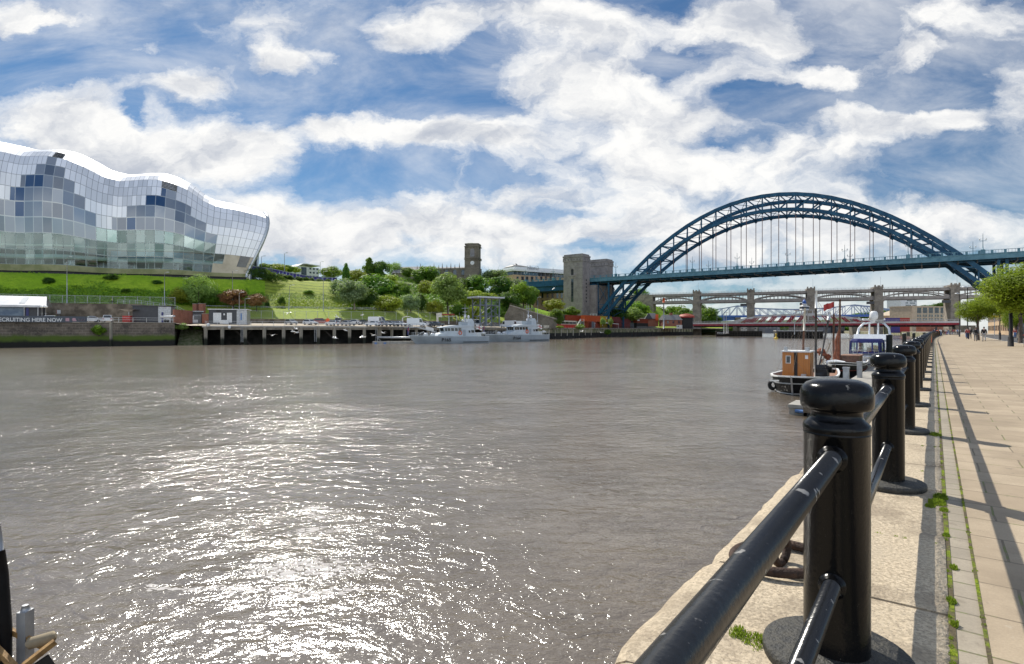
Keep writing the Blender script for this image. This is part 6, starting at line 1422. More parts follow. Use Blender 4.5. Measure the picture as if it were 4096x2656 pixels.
# ------------------------------------------------------------------ big steel arch bridge
def tyne():
    f = Frame(2362, 291.7*1.27, 4096, 191.8*1.27); s, Z = f.s, f.z
    t = thing('arch_bridge', 'huge blue green steel arch bridge with hung road deck', 'bridge', f.loc(), f.rot)
    W = 17.0*1.27
    def c1(pts): return [(2300+x*.3782, 740+y*.3782) for x, y in pts]
    def c2(pts): return [(3196+x*.3782, 740+y*.3782) for x, y in pts]
    up = c1([(265,1360),(520,1020),(600,930),(690,845),(865,680),(1000,575),(1140,480),(1290,370),(1460,290),(1640,205),(1830,150),(2010,110),(2220,92)]) + c2([(240,115),(450,160),(680,215),(890,300),(1120,410),(1390,565),(1690,715)])
    lo = c1([(330,1370),(640,1015),(860,800),(1000,690),(1130,615),(1300,520),(1450,430),(1600,365),(1780,315),(1930,285),(2100,268),(2300,255)]) + c2([(280,290),(500,330),(700,390),(920,465),(1140,560),(1380,690),(1450,730),(1870,1010)])
    def fit(pts, n=4):
        a = np.array([f.sz(u, v) for u, v in pts]); c = np.polyfit(a[:,0], a[:,1], n); return lambda x: float(np.polyval(c, x))
    zu, zl = fit(up), fit(lo)
    s0, s1 = s(2398), 207.0
    while zu(s1) > 2 and s1 < 234: s1 += .5
    zb = 1.0
    n = 26; ss = [s0 + (s1-s0)*i/n for i in range(n+1)]
    zs = Z(3000, 1118); deck = lambda x: EYE + 28.0*1.27      # rail top
    zr = deck(0); zf1 = zr - 1.55; zf0 = zr - 4.3
    for y, nm in ((0.0, 'near_truss'), (W, 'far_truss')):
        tr = bpy.data.objects.new('arch_rib', None); COL.objects.link(tr); tr.parent = t
        b = MB()
        for a, c in zip(ss, ss[1:]): b.bar((a,y,zu(a)),(c,y,zu(c)),1.5,1.9)
        b.build('upper_chord', M['tyne'], tr)
        b = MB()
        for a, c in zip(ss, ss[1:]): b.bar((a,y,zl(a)),(c,y,zl(c)),1.5,1.8)
        b.build('lower_chord', M['tyne'], tr)
        b = MB()
        for i in range(1, n):
            x = ss[i]; b.bar((x,y,zl(x)),(x,y,zu(x)),.62,.7)
        m_ = n//2
        for i in range(n):
            a, c = ss[i], ss[i+1]
            if i < m_: b.bar((a,y,zu(a)),(c,y,zl(c)),.62,.72)
            else: b.bar((a,y,zl(a)),(c,y,zu(c)),.62,.72)
        for i in range(3, n-2):
            x = ss[i]; z = zl(x); b.prism([(x-1.9,z+.3),(x+1.9,z+.3),(x,z-2.0)], y-.35, y+.35)
        b.build('web_members', M['tyne'], tr)
        for i in range(1, n):
            x = ss[i]
            if zl(x) > zr + 1.5:
                b = MB(); b.bar((x,y,zr-1),(x,y,zl(x)),.30,.30); b.build('hanger', M['hanger'], t)
    b = MB()
    for i in range(0, n):
        a, c = ss[i], ss[i+1]
        for fn in (zu, zl):
            if abs(fn((a+c)/2) - zr + 1) < 2.6: continue
            b.bar((a,0,fn(a)),(a,W,fn(a)),.4,.5); b.bar((a,0,fn(a)),((a+c)/2,W/2,fn((a+c)/2)),.22,.25); b.bar((c,0,fn(c)),((a+c)/2,W/2,fn((a+c)/2)),.22,.25); b.bar((a,W,fn(a)),((a+c)/2,W/2,fn((a+c)/2)),.22,.25); b.bar((c,W,fn(c)),((a+c)/2,W/2,fn((a+c)/2)),.22,.25)
    b.build('lateral_bracing', M['tyne'], t)
    # deck
    sL, sR = s(2362), 293.0; sLL = s(2060)
    b = MB(); b.box(sLL,sR,-2.2,W+2.2,zf1-.5,zf1-.35); b.build('road_deck', M['tynedark'], t)
    for y, sg in ((-2.4,-1),(W+2.4,1)):
        b = MB(); b.box(sL,sR,y-.12,y+.12,zf0+.5,zf1); b.box(sL,sR,y-.32,y-.12 if sg < 0 else y+.32,zf1-.25,zf1-.02); b.box(sL,sR,y-.3,y+.3,zf0+.3,zf0+.5); b.build('fascia_girder', M['tynelight'], t)
        b = MB(); b.box(sLL,sL,y-.12,y+.12,zf0-1.0,zf1); b.build('approach_girder', M['tyne'], t)
        b = MB(); b.box(sLL,sR,y-.16,y+.16,zr-.16,zr); b.box(sLL,sR,y-.1,y+.1,zf1,zf1+.14)
        x = sLL
        while x < sR: b.box(x-.45,x+.45,y-.14,y+.14,zf1+.14,zr-.16); x += 4.4
        x = sLL
        while x < sR: b.box(x-.05,x+.05,y-.05,y+.05,zf1+.14,zr-.16); x += 1.1
        b.build('parapet', M['tynelight'], t)
    b = MB(); x = sL
    while x < sR: b.box(x-.22,x+.22,.6,W-.6,zf0-.7,zf1-.5); x += 6.8
    b.build('cross_beams', M['tynedark'], t)
    b = MB()
    for y in (1.2, W-1.2, W/2): b.box(sLL,sR,y-.2,y+.2,zf0-.5,zf1-.5)
    b.build('stringers', M['tyne'], t)
    b = MB(); b.box(sLL,sL+4,-1,W+1,zf0-4.2,zf0-.9); b.build('approach_deep_girder', M['tyne'], t)
    # deck columns left and right
    for u, y in ((2391,0),(2391,W),(2435,0),(2435,W),(3994,0),(3994,W),(4028,0),(4028,W)):
        x = s(u); b = MB(); b.bar((x,y,-1),(x,y,zf0),.95 if u < 3000 else 1.1); b.build('column', M['tyne'], t)
    for ua, ub in ((2391,2435),(3994,4028)):
        for y in (0, W):
            b = MB()
            for za, zb_ in ((zf0-1,18),(18,4)): b.bar((s(ua),y,za),(s(ub),y,zb_),.25); b.bar((s(ub),y,za),(s(ua),y,zb_),.25); b.bar((s(ua),y,zb_),(s(ub),y,zb_),.35)
            b.build('column_bracing', M['tyne'], t)
    # lamp standards on the parapet
    def stand(x, y):
        b = MB(); b.box(x-.75,x+.75,y-.4,y+.4,zf1-.1,zr+.35); b.tube([(x,y,zr),(x,y,zr+2),(x,y,zr+7.5)], [.28,.16,.07], 6); b.bar((x-1.1,y,zr+4.2),(x+1.1,y,zr+4.2),.14); b.bar((x-1.1,y,zr+4.2),(x-1.1,y,zr+4.7),.1); b.bar((x+1.1,y,zr+4.2),(x+1.1,y,zr+4.7),.1); o = b.build('lamp_standard', M['tynelight'], t)
        
        for dx in (-1.1,1.1): b = MB(); b.ball((x+dx,y,zr+5.0),.3,.3,.4,8,5); b.build('lantern', M['lamp_glass'], o)
    for u in (2110,2220,2470,2775,2953,3155,3381,3633,3930): stand(s(u), -2.4)
    for u in (2829,3003,3397,3893): stand(s(u, W), W+2.4)
    return f
M['hanger'] = pm('brown_hanger_rod', (.17,.09,.08), (.11,.07,.065), .6, 0, 1)
TF = tyne()
# stone pylon towers
def pylon(label, u0, W, D, off, v0, slit=True):
    f = TF; x0 = f.s(u0, off); d = f.d(u0, off); z1 = f.z(u0, v0, off)
    o = f.o + f.e*x0 + f.n*off; t = thing('bridge_tower', label, 'tower', (o.x, o.y, 0), f.rot, 'granite towers at the far bridge end')
    b = MB(); b.box(0,W,0,D,-2,z1-4.8); b.build('shaft', M['granite_tower'], t)
    b = MB(); b.box(-.35,W+.35,-.35,D+.35,z1-4.8,z1-2.6); b.box(-.1,W+.1,-.1,D+.1,z1-2.6,z1-2.1); b.box(-.45,W+.45,-.45,D+.45,z1-2.1,z1-1.0); b.box(.2,W-.2,.2,D-.2,z1-1.0,z1); b.build('crown', M['granite_tower'], t)
    for i in range(6): x = W*(i+.7)/6.4; blk('slot', M['black'], t, x-.16, x+.16, -.38, -.3, z1-6.4+2.3, z1-3.0)
    for i in range(4): y = D*(i+.7)/4.4; blk('slot', M['black'], t, W+.30, W+.38, y-.14, y+.14, z1-4.1, z1-3.0)
    if slit:
        xc = W*.47; b = MB(); archwin(b, xc-.95, xc+.95, z1-13.5, z1-9.6, -.05); b.build('arched_opening', M['black'], t)
        b = MB(); 
        for i in range(13): a = pi*i/12; b.bar((xc+1.25*cos(a),-.12,z1-10.5+1.25*sin(a)),(xc+1.25*cos(a+.26),-.12,z1-10.5+1.25*sin(a+.26)),.4,.3)
        b.box(xc-2.0,xc+2.0,-.7,0,z1-14.4,z1-13.6); b.box(xc-1.4,xc+1.4,-.45,0,z1-15.4,z1-14.4); b.build('balcony', M['granite_tower'], t)
        b = MB(); b.box(xc-.85,xc+.85,-.06,.04,z1-31,z1-16.2); o = b.build('stair_window', M['glass'], t)
        b = MB()
        for i in range(9): b.box(xc-.85,xc+.85,-.12,-.07,z1-31+i*1.75,z1-30.85+i*1.75)
        b.build('glazing_bar', M['dark'], o)
        for k in range(7): blk('slit_window', M['black'], t, W-.04, W+.05, D*.45, D*.6, z1-17.5-k*2.3, z1-16.3-k*2.3)
    return t
pylon('near granite bridge tower with arched window and tall stair slit', 2254, 14.2, 9.5, -13.2, 1020)
pylon('far granite bridge tower, half hidden behind the road deck', 2347, 15.9, 9.5, 26, 1041, False)
f = TF; x0, x1 = f.s(2337), f.s(2392); o = f.o + f.e*x0; t = thing('abutment', 'grey granite abutment carrying the left end of the arch deck', 'abutment', (o.x,o.y,0), f.rot)
b = MB(); b.box(0,x1-x0,-3,24,-2,30.8); b.build('block', M['granite_tower'], t); b = MB(); b.box(-.4,3.5,-3.4,-2.6,30.8,36); b.box(-.3,x1-x0+.4,-3.4,-3.0,21.3,22.0); b.build('cornice', M['granite_tower'], t)
t = thing('scaffold', 'small white scaffold at the foot of the bridge abutment', 'scaffold', P(2372,352,z=7), -.5); b = MB()
for x in (-2,0,2):
    for y in (0,1.5): b.bar((x,y,-2),(x,y,4.5),.12)
for z in (0,1.5,3,4.5): b.bar((-2,0,z),(2,0,z),.1); b.bar((-2,1.5,z),(2,1.5,z),.1)
b.build('frame', M['white'], t)

# ------------------------------------------------------------------ two deck bridge on stone piers
def hlb():
    f = Frame(2610, 499.5, 3815, 413); s = f.s; t = thing('two_deck_bridge', 'long grey two deck iron bridge with bowed ribs on stone piers', 'bridge', f.loc(), f.rot)
    zt = EYE+33.0; zu1, zu0 = zt-1.4, zt-3.9; zl1, zl0 = EYE+25.6, EYE+23.2; D = 12
    P_ = [s(u) for u in (2608,2786,3003,3243,3513,3818)]; P_.append(P_[-1]+ (P_[-1]-P_[-2])*1.0)
    b = MB(); b.box(P_[0]-12,P_[-1],-.8,D+.8,zu0+.4,zu1); b.build('upper_deck', M['hlbiron'], t)
    b = MB()
    for y in (-.9,D+.9): b.box(P_[0]-12,P_[-1],y-.08,y+.08,zt-.12,zt); b.box(P_[0]-12,P_[-1],y-.06,y+.06,zt-.7,zt-.6)
    x = P_[0]-12
    while x < P_[-1]:
        for y in (-.9,D+.9): b.box(x-.09,x+.09,y-.08,y+.08,zu1,zt-.12)
        x += 2.6
    b.build('parapet', M['galv'], t)
    b = MB(); b.box(P_[0],P_[-1],-.6,D+.6,zl0+.5,zl1-.6); b.build('lower_deck', M['hlbiron'], t)
    b = MB()
    for y in (-.75,D+.75): b.box(P_[0],P_[-1],y-.15,y+.15,zl0,zl1); b.box(P_[0],P_[-1],y-.35,y+.35,zl0,zl0+.25)
    b.build('lower_girder', M['hlbiron'], t)
    for i, (a, c) in enumerate(zip(P_, P_[1:])):
        a2, c2 = a+3.3, c-3.3; n = 13
        for y in (-.7,D+.7):
            b = MB(); arc = lambda q: zl1 + (zu0-.5-zl1)*(1-(2*q-1)**2)
            for k in range(20): q, r_ = k/20, (k+1)/20; b.bar((a2+(c2-a2)*q,y,arc(q)),(a2+(c2-a2)*r_,y,arc(r_)),.6,.85)
            b.build('bow_rib', M['hlbiron'], t)
        far = MB()
        for k in range(1, n):
            x = a2+(c2-a2)*k/n; b = MB(); b.bar((x,-.7,zl1-.1),(x,-.7,zu0+.5),.34,.34); b.build('spandrel_column', M['hlbiron'], t); far.bar((x,D+.7,zl1-.1),(x,D+.7,zu0+.5),.34,.34)
        far.build('far_colonnade', M['hlbiron'], t)
    for i, x in enumerate(P_[:-1]):
        if i == 0: continue
        b = MB(); w = 3.0; b.box(x-w,x+w,-2.6,D+2.6,-6,zl0-1.2); b.box(x-w-.5,x+w+.5,-3.0,D+3.0,zl0-1.2,zl0-.1); b.box(x-w+.25,x+w-.25,-2.1,D+2.1,zl0-.1,zt-.8); b.box(x-w,x+w,-2.5,D+2.5,zt-.8,zt+.5)
        for dx in (-w+.6, w-.6): b.box(x+dx-.5,x+dx+.5,-2.5,-1.5,zt+.5,zt+1.7)
        b.box(x-.8,x+.8,-2.4,-1.4,zt+.5,zt+1.3); o = b.build('pier', M['hlbstone'], t)
        b = MB(); b.bar((x+1.5,0,zt),(x+1.5,0,zt+8),.16); b.build('lamp_pole', M['galv'], o)
        if i > 1: b = MB(); b.box(x-8,x-3.0,-3.0,-1.2,zl0-3.2,zl0-1.2); b.build('inspection_cradle', M['dark'], t)
    b = MB(); b.box(P_[0]-3.2,P_[0]+1.2,-2.6,D+2.6,-3,zl0); b.box(P_[0]-17,P_[0]+.8,-2.0,D+2,zl0-10,zu1-.2); b.box(P_[0]-45,P_[0]-17,-2.0,D+2,zl0-6,zu1-.6); b.build('abutment', M['hlbstone'], t)
hlb()
# ------------------------------------------------------------------ swing bridge
def swing():
    f = Frame(2772, 405, 3840, 330); s, Z = f.s, f.z; t = thing('swing_bridge', 'low red and white swing bridge with bowed trusses', 'bridge', f.loc(), f.rot); L = s(3840)
    zd1 = Z(3200,1288); zd0 = Z(3200,1294.5); zr0 = Z(3200,1302); D = 11
    zl = lambda u: float(np.interp(u, [2772,3840],[0,-.5]))
    for y in (0, D):
        b = MB(); b.box(0,L,y-.15,y+.15,zd0,zd1); b.build('white_girder', M['swwhite'], t); b = MB(); b.box(0,L,y-.25,y+.25,zr0,zd0); b.build('red_girder', M['swred'], t)
        b = MB(); b.box(0,L,y-.06,y+.06,zd1+.95,zd1+1.05)
        x = 0
        while x < L: b.bar((x,y,zd1),(x,y,zd1+1),.08); x += 2
        b.build('handrail', M['swwhite'], t)
    b = MB(); b.box(0,L,.3,D-.3,zr0+.3,zd0); b.build('deck', M['asphalt'], t)
    b = MB(); x = 3
    while x < L: b.box(x-.2,x+.2,0,D,zr0-.6,zr0+.3); x += 4
    b.box(0,L,3,3.5,zr0-1.0,zr0); b.box(0,L,D-3.5,D-3,zr0-1.0,zr0); b.build('cross_girders', M['black'], t)
    top = [(2905,1291),(2952,1278.5),(3016,1266),(3090,1258.5),(3197,1255.5),(3298,1257.5),(3372,1263.5),(3453,1275.5),(3500,1283.5),(3545,1291)]
    for y in (0, D):
        b = MB()
        for (a, c) in zip(top, top[1:]):
            n = 4
            for i in range(n):
                ua, ub = a[0]+(c[0]-a[0])*i/n, a[0]+(c[0]-a[0])*(i+1)/n; va, vb = a[1]+(c[1]-a[1])*i/n, a[1]+(c[1]-a[1])*(i+1)/n; b.bar((s(ua),y,Z(ua,va)-.6),(s(ub),y,Z(ub,vb)-.6),.5,1.25)
        b.build('top_chord', M['swwhite'], t)
        b = MB(); tv = lambda u: float(np.interp(u, [p[0] for p in top],[p[1] for p in top]))
        for uc in (2985,3017,3052,3090,3128,3166,3204):
            for dx in (-1,1): ua = uc-14; b.bar((s(ua+dx*5),y,zd1-.2),(s(uc+8+dx*5),y,Z(uc+8,tv(uc+8)+6)),1.05,.6)
        for uc in (3264,3302,3338,3380,3425,3462):
            for dx in (-1,1): b.bar((s(uc+14+dx*5),y,zd1-.2),(s(uc-8+dx*5),y,Z(uc-8,tv(uc-8)+6)),1.05,.6)
        b.build('red_diagonals', M['swred'], t)
        b = MB()
        for uc in (2985,3017,3052,3090,3128,3166,3204,3232,3264,3302,3338,3380,3425,3462): b.bar((s(uc),y,zd1-.2),(s(uc),y,Z(uc,tv(uc)+4)),.35)
        b.build('uprights', M['swwhite'], t)
    # control cupola
    xc = s(3216); zt = Z(3216,1256)
    b = MB(); b.box(xc-6,xc+6,1,D-1,zt-1,zt+.4)
    for dx in (-5,-1.7,1.7,5):
        for y in (1.5,D-1.5): b.bar((xc+dx,y,zt),(xc+dx,y,zt+2.4),.4)
    b.box(xc-6,xc+6,1,D-1,zt+2.4,zt+2.8); b.build('platform', M['swwhite'], t)
    b = MB(); b.lathe([(2.9,0),(2.9,.7)], 8, (xc,D/2,zt+2.8)); b.lathe([(3.1,2.0),(3.2,2.3),(1.7,3.0),(1.6,3.8),(1.9,3.9),(1.2,4.2)], 8, (xc,D/2,zt+2.8)); b.build('cabin', M['swwhite'], t)
    b = MB(); b.lathe([(2.8,.7),(2.8,2.0)], 8, (xc,D/2,zt+2.8)); b.build('cabin_window', M['glass'], t)
    b = MB(); b.lathe([(1.15,4.2),(1.15,5.3),(1.3,5.4),(.9,6.1),(.4,6.5),(.08,7.3)], 10, (xc,D/2,zt+2.8)); b.build('lantern', M['metro'], t)
    b = MB(); b.box(s(3155),s(3262),-1,D+1,-7,zr0-.9); b.build('central_pier', M['sandstone'], t)
    b = MB(); b.box(s(2932),s(2948),-.5,D+.5,-7,zr0-.6); b.build('left_pier', M['sandstone'], t)
    b = MB(); b.box(s(3540),s(3562),-2,D+2,-7,zr0-.6); b.build('right_pier', M['oldwall'], t)
    b = MB(); b.box(s(3820),s(3900),-2,D+2,-3,zr0-.3); b.build('abutment', M['sandstone'], t)
swing()
def fender(label, u0, u1, d0, d1, v0, depth, white=False):
    f = Frame(u0, d0, u1, d1); L = f.L; z1 = f.z((u0+u1)/2, v0); t = thing('fender_jetty', label, 'jetty', f.loc(), f.rot, 'timber jetties of the swing bridge')
    b = MB(); b.box(0,L,0,depth,z1-.4,z1); b.build('deck', M['swwhite'] if white else M['timber'], t); b = MB(); b.box(.2,L-.2,.3,depth-.3,-6,z1-.4); b.build('core', M['underwall'], t)
    n = int(L/1.6)
    b = MB()
    for i in range(n+1): x = L*i/n; b.bar((x,0,-5),(x,0,z1-.2),.4)
    b.build('piles', M['timber_mid'] if white else M['timber'], t); b = MB(); b.bar((0,-.25,z1-1.2),(L,-.25,z1-1.2),.2,.35); b.bar((0,-.25,-1.6),(L,-.25,-1.6),.2,.35); b.build('waling', M['timber'], t)
    b = MB()
    for k in (.6,1.2): b.bar((0,.1,z1+k),(L,.1,z1+k),.07)
    for i in range(n//2+1): x = L*i/(n//2); b.bar((x,.1,z1),(x,.1,z1+1.2),.07)
    b.build('handrail', M['swwhite'] if white else M['timber'], t)
M['timber_mid'] = pm('tarred_pile_with_pale_wear', (.05,.042,.035), (.16,.14,.12), .9, 0, 2.5)
fender('black timber jetty under the left part of the swing bridge', 2865, 3048, 378, 370, 1324, 8)
fender('long timber jetty with white deck in front of the swing bridge middle', 3110, 3292, 304, 296, 1322, 34, True)
for u, lb in ((2872,'left'),): 
    for k in range(5): 
        t = thing('tyre_fender', '%s pale tyre from the left hanging on the black timber jetty' % ORD[k], 'tyre', P(2873+k*8, 376.6, 1333), 0, 'tyres on the timber jetty'); b = MB(); b.tube([(.5*cos(a),0,.6*sin(a)) for a in [2*pi*i/12 for i in range(13)]], .2, 6, False); b.build('ring', M['galv'], t)
for u, d in ((2896,372),(2903,372)): pass
t = thing('buoy', 'yellow navigation buoy floating left of the long timber jetty', 'buoy', P(3104,270,z=WZ)); b = MB(); b.lathe([(.9,-.3),(.95,.3),(.9,.6),(.35,.8),(.25,2.0),(.5,2.1),(.05,2.8)], 10); b.build('float', M['yellow'], t)
for u0, v0, lb in ((2896,1240,'pale twin pole left on the far bank before the blue truss bridge'),(2905,1250,'second pale pole on the far bank before the blue truss bridge'),(3178,1268,'white lamp post on the long timber jetty'),(2912,1290,'white leaning ladder post of the black jetty')):
    t = thing('lamp_post', lb, 'lamp post', P(u0, 300 if 'long' in lb else 372, z=-1), 0, 'poles by the swing bridge'); h = ZV(v0, 300 if 'long' in lb else 372)+1; b = MB(); b.cyl((0,0,0),(0,0,h),.22,.14,6); b.build('pole', M['swwhite'], t); b = MB(); b.box(-.1,1.2,-.2,.2,h-.1,h+.2); b.build('lamp_head', M['swwhite'], t)
# ------------------------------------------------------------------ blue truss bridge in the distance
def metro():
    f = Frame(2860, 690, 3575, 640); s, Z = f.s, f.z; t = thing('truss_bridge', 'distant blue steel truss bridge behind the stone piers', 'bridge', f.loc(), f.rot); D = 10
    zb = Z(3200,1259.5); zb0 = Z(3200,1264)
    top = [(2862,1238),(2890,1234),(2920,1229),(2950,1223),(2978,1225),(3000,1227),(3020,1232),(3043,1234),(3075,1235),(3107,1236),(3140,1237),(3172,1237),(3205,1237),(3240,1236),(3255,1235),(3300,1232),(3343,1228),(3380,1224),(3418,1219),(3455,1223),(3480,1225),(3500,1227),(3530,1233),(3560,1237),(3600,1241)]
    for y in (0, D):
        b = MB()
        for a, c in zip(top, top[1:]): b.bar((s(a[0]),y,Z(*a)),(s(c[0]),y,Z(*c)),.7,1.0)
        b.build('top_chord', M['metrogrey'], t)
        b = MB(); b.box(s(2855),s(3620),y-.4,y+.4,zb0,zb); b.build('bottom_chord', M['metro'], t)
        b = MB()
        for i, a in enumerate(top):
            b.bar((s(a[0]),y,Z(*a)),(s(a[0]),y,zb),.55)
            if i < len(top)-1:
                c = top[i+1]; up_first = (a[0] >= 2950 and a[0] < 3172) or a[0] >= 3418
                if up_first: b.bar((s(a[0]),y,Z(*a)),(s(c[0]),y,zb),.6)
                else: b.bar((s(a[0]),y,zb),(s(c[0]),y,Z(*c)),.6)
        b.build('web_members', M['metrogrey'], t)
    b = MB(); b.box(s(2855),s(3620),0,D,zb0-1.2,zb0+.3); b.build('deck', M['metro'], t)
    for u in (2952,3420): b = MB(); b.box(s(u)-3,s(u)+3,-1,D+1,-6,zb0-1.2); b.build('pier', M['sandstone'], t)
    b = MB(); b.prism([(s(2860)-40,zb0-9),(s(2860)-40,zb0-1),(s(2960),zb0-1.2),(s(2960),zb0-4)], 3, 7); b.build('approach_web', M['metro'], t)
metro()
# ------------------------------------------------------------------ right bank: land, buildings beyond, trees, people, cars
b = MB(); pts = [qw(-1.05, 225), P(3745, 300, z=0), P(3600, 470, z=0), P(3400, 700, z=0), P(3300, 1200, z=0)]
b.grid([[(p.x,p.y,-.03) for p in pts],[(p.x+900,p.y-150 if i < 2 else p.y,-.03) for i,p in enumerate(pts)]]); tag(b.build('right_bank_ground', M['path']), kind='structure')
b = MB(); b.grid([[(p.x,p.y,-.02) for p in pts],[(p.x,p.y,-7) for p in pts]]); tag(b.build('upstream_quay_wall', M['oldwall']), kind='structure')
b = MB(); b.grid([[tuple(qw(60,y,-.04)) for y in (-20,100,230)],[tuple(qw(700,y,-.04)) for y in (-20,100,230)]]); tag(b.build('right_town_ground', M['path']), kind='structure')
# far river bend closing the view
b = MB(); r = random.Random(4)
rows = [[tuple(P(u, 1250, z=-3)) for u in range(2700, 3700, 25)], [tuple(P(u, 1255, z=1)) for u in range(2700, 3700, 25)], [tuple(P(u, 1330, z=9+5*mnoise.noise((u*.013,1,1)))) for u in range(2700, 3700, 25)], [tuple(P(u, 1600, z=30+14*mnoise.noise((u*.007,5,1)))) for u in range(2700, 3700, 25)], [tuple(P(u, 2300, z=38)) for u in range(2700,3700,25)]]
b.smooth = True; b.grid(rows); tag(b.build('far_hills', M['farwood'] if 'farwood' in M else M['grass']), kind='structure')
def fbuild(name, label, u0, u1, d0, d1, v1, v0, mat, depth, cat='building', zbase=None):
    f = Frame(u0,d0,u1,d1); t = thing(name, label, cat, f.loc(), f.rot); L = f.L; zg = zbase if zbase is not None else f.z(u0,v1); z1 = f.z(u0,v0); blk('wall', M[mat], t, 0, L, 0, depth, zg, z1); return f, t, L, zg, z1
f, t, L, zg, z1 = fbuild('warehouse_block', 'cream five bay block with tall upper windows, seen under the two deck bridge', 3648, 3800, 500, 520, 1300, 1227, 'creamstone', 20, zbase=-2)
blk('cornice', M['creamstone'], t, -.4, L+.4, -.5, 20.4, z1, z1+.9)
for i in range(5):
    u = 3668+i*23.5
    blk('tall_window', M['glass'], t, f.s(u), f.s(u+17), -.1, .1, f.z(u,1253), f.z(u,1230))
    b = MB()
    for k in range(1,4): x = f.s(u+17*k/4); b.box(x-.12,x+.12,-.2,-.11,f.z(u,1253),f.z(u,1230))
    b.box(f.s(u),f.s(u+17),-.2,-.11,f.z(u,1246)-.15,f.z(u,1246)+.15); b.build('glazing_bar', M['dark'], t)
    for v in (1258,1272,1285):
        for k in (0,9.5): o = blk('window', M['glass'], t, f.s(u+k+.5), f.s(u+k+7), -.1, .1, f.z(u,v+9), f.z(u,v)); blk('sill', M['creamstone'], o, f.s(u+k), f.s(u+k+7.5), -.3, -.12, f.z(u,v+10), f.z(u,v+9.2))
f, t, L, zg, z1 = fbuild('brick_range', 'low orange brick building at the foot of the cream block', 3703, 3778, 470, 478, 1300, 1285, 'brick_red', 8, zbase=-2); blk('door', M['black'], t, L*.5, L*.6, -.1, .05, zg, zg+6)
f, t, L, zg, z1 = fbuild('tower_block', 'distant pale grey glass tower block behind the two deck bridge', 3603, 3668, 820, 835, 1300, 1196, 'metalroof', 20, zbase=-2)
for i in range(8):
    for j in range(10): blk('window', M['glass'], t, L*.3+i*L*.085, L*.3+i*L*.085+L*.06, -.1, .1, z1-3-j*3.4, z1-1.2-j*3.4) if (i+j*3) % 5 else None
f, t, L, zg, z1 = fbuild('gabled_warehouse', 'buff gabled building behind the purple hoarding', 3534, 3650, 560, 566, 1300, 1262, 'buff', 18, zbase=-2)
b = MB(); b.poly([(0,-.6,z1-2),(f.s(3640),-.6,z1+7.5),(f.s(3640),18,z1+7.5),(0,18,z1-2)]); b.poly([(f.s(3566),-.3,z1),(f.s(3640),-.3,z1),(f.s(3640),-.3,z1+7)]); b.build('roof', M['creamstone'], t)
for u in (3545,3565,3585,3600,3630): blk('window', M['glass'], t, f.s(u), f.s(u+8), -.1, .1, f.z(u,1286), f.z(u,1270))
t = thing('hoarding', 'purple blue hoarding with red end left of the cream block', 'hoarding', P(3531,470,z=-1), -.3); L = 12.5; zt = ZV(1272,470)+1; b = MB(); b.box(0,L,0,.3,0,zt); b.build('panel', M['purple'], t); b = MB(); b.box(L,L+7,0,.3,0,zt); b.build('red_panel', M['red'], t)
for (u, v0, v1, w, d, m_, lb) in ((3760,1206,1240,110,640,'lf_dark','dark wooded knoll behind the cream block'),(3470,1245,1275,100,900,'lf_mid','far tree clump behind the blue truss bridge'),(3560,1234,1262,80,700,'lf_mid','tree clump between blue truss bridge and gabled building')):
    tree(u, v0, v1, w, 'bush', m_, lb, d=d, trunk=.02, group='distant trees upstream')
r = random.Random(12)
for i, u in enumerate((2915,2940,2965,3000,3040,3085,3130,3290,3330,3380,3425,3475,3515)):
    tree(u, 1296+r.randint(-6,6), 1328, 44, 'bush', ('lf_mid','lf_dark','lf_pale')[i%3], '%s of the small far trees seen below the swing bridge, from the left' % (ORD+['last'])[i], d=900, trunk=.02, group='trees below the swing bridge')
for i, (u, v0, w, m_, lb) in enumerate(((2960,1308,70,'pale_concrete','long grey river wall block left'),(3060,1306,60,'cloth_grey','dark glass riverside block'),(3345,1303,34,'dark','dark riverside cube'),(3305,1305,30,'cloth_grey','grey riverside shed'),(3430,1306,60,'buff','buff riverside block'))):
    f, t, L, zg, z1 = fbuild('riverside_block', 'distant %s seen low under the swing bridge' % lb, u, u+w, 780, 790, 1328, v0, m_, 12, zbase=-4)
    for k in range(4): blk('window', M['glass'], t, L*(k+.25)/4, L*(k+.7)/4, -.1, .1, z1-2.6, z1-1)
# buildings behind the promenade trees
def block2(label, X0, X1, Y0, Y1, h, mat, nx, nz, roof=True):
    t = thing('quayside_building', label, 'building', tuple(qw(X0, Y0)), -PH); L = Y1-Y0; W = X1-X0
    blk('wall', M[mat], t, 0, W, 0, L, -.5, h)
    if roof: b = MB(); b.box(-.5,W+.5,-.5,L+.5,h,h+.8); b.build('cornice', M['creamstone'], t)
    for k in range(nz):
        for i in range(nx):
            y = L*(i+.3)/nx; z = 1.2+k*(h-1)/nz; blk('window', M['glass'], t, -.12, .1, y, y+L/nx*.42, z, z+(h-1)/nz*.55)
        for i in range(max(2,nx//2)):
            x = W*(i+.3)/max(2,nx//2); z = 1.2+k*(h-1)/nz; blk('window', M['glass'], t, x, x+1.6, -.12, .1, z, z+(h-1)/nz*.55)
block2('long brown stone building behind the promenade trees at the right', 15.5, 30, 188, 300, 14, 'buff', 18, 4)
block2('tall sooty stone building far behind the promenade trees', 13.5, 28, 312, 380, 17, 'sandstone', 10, 4)
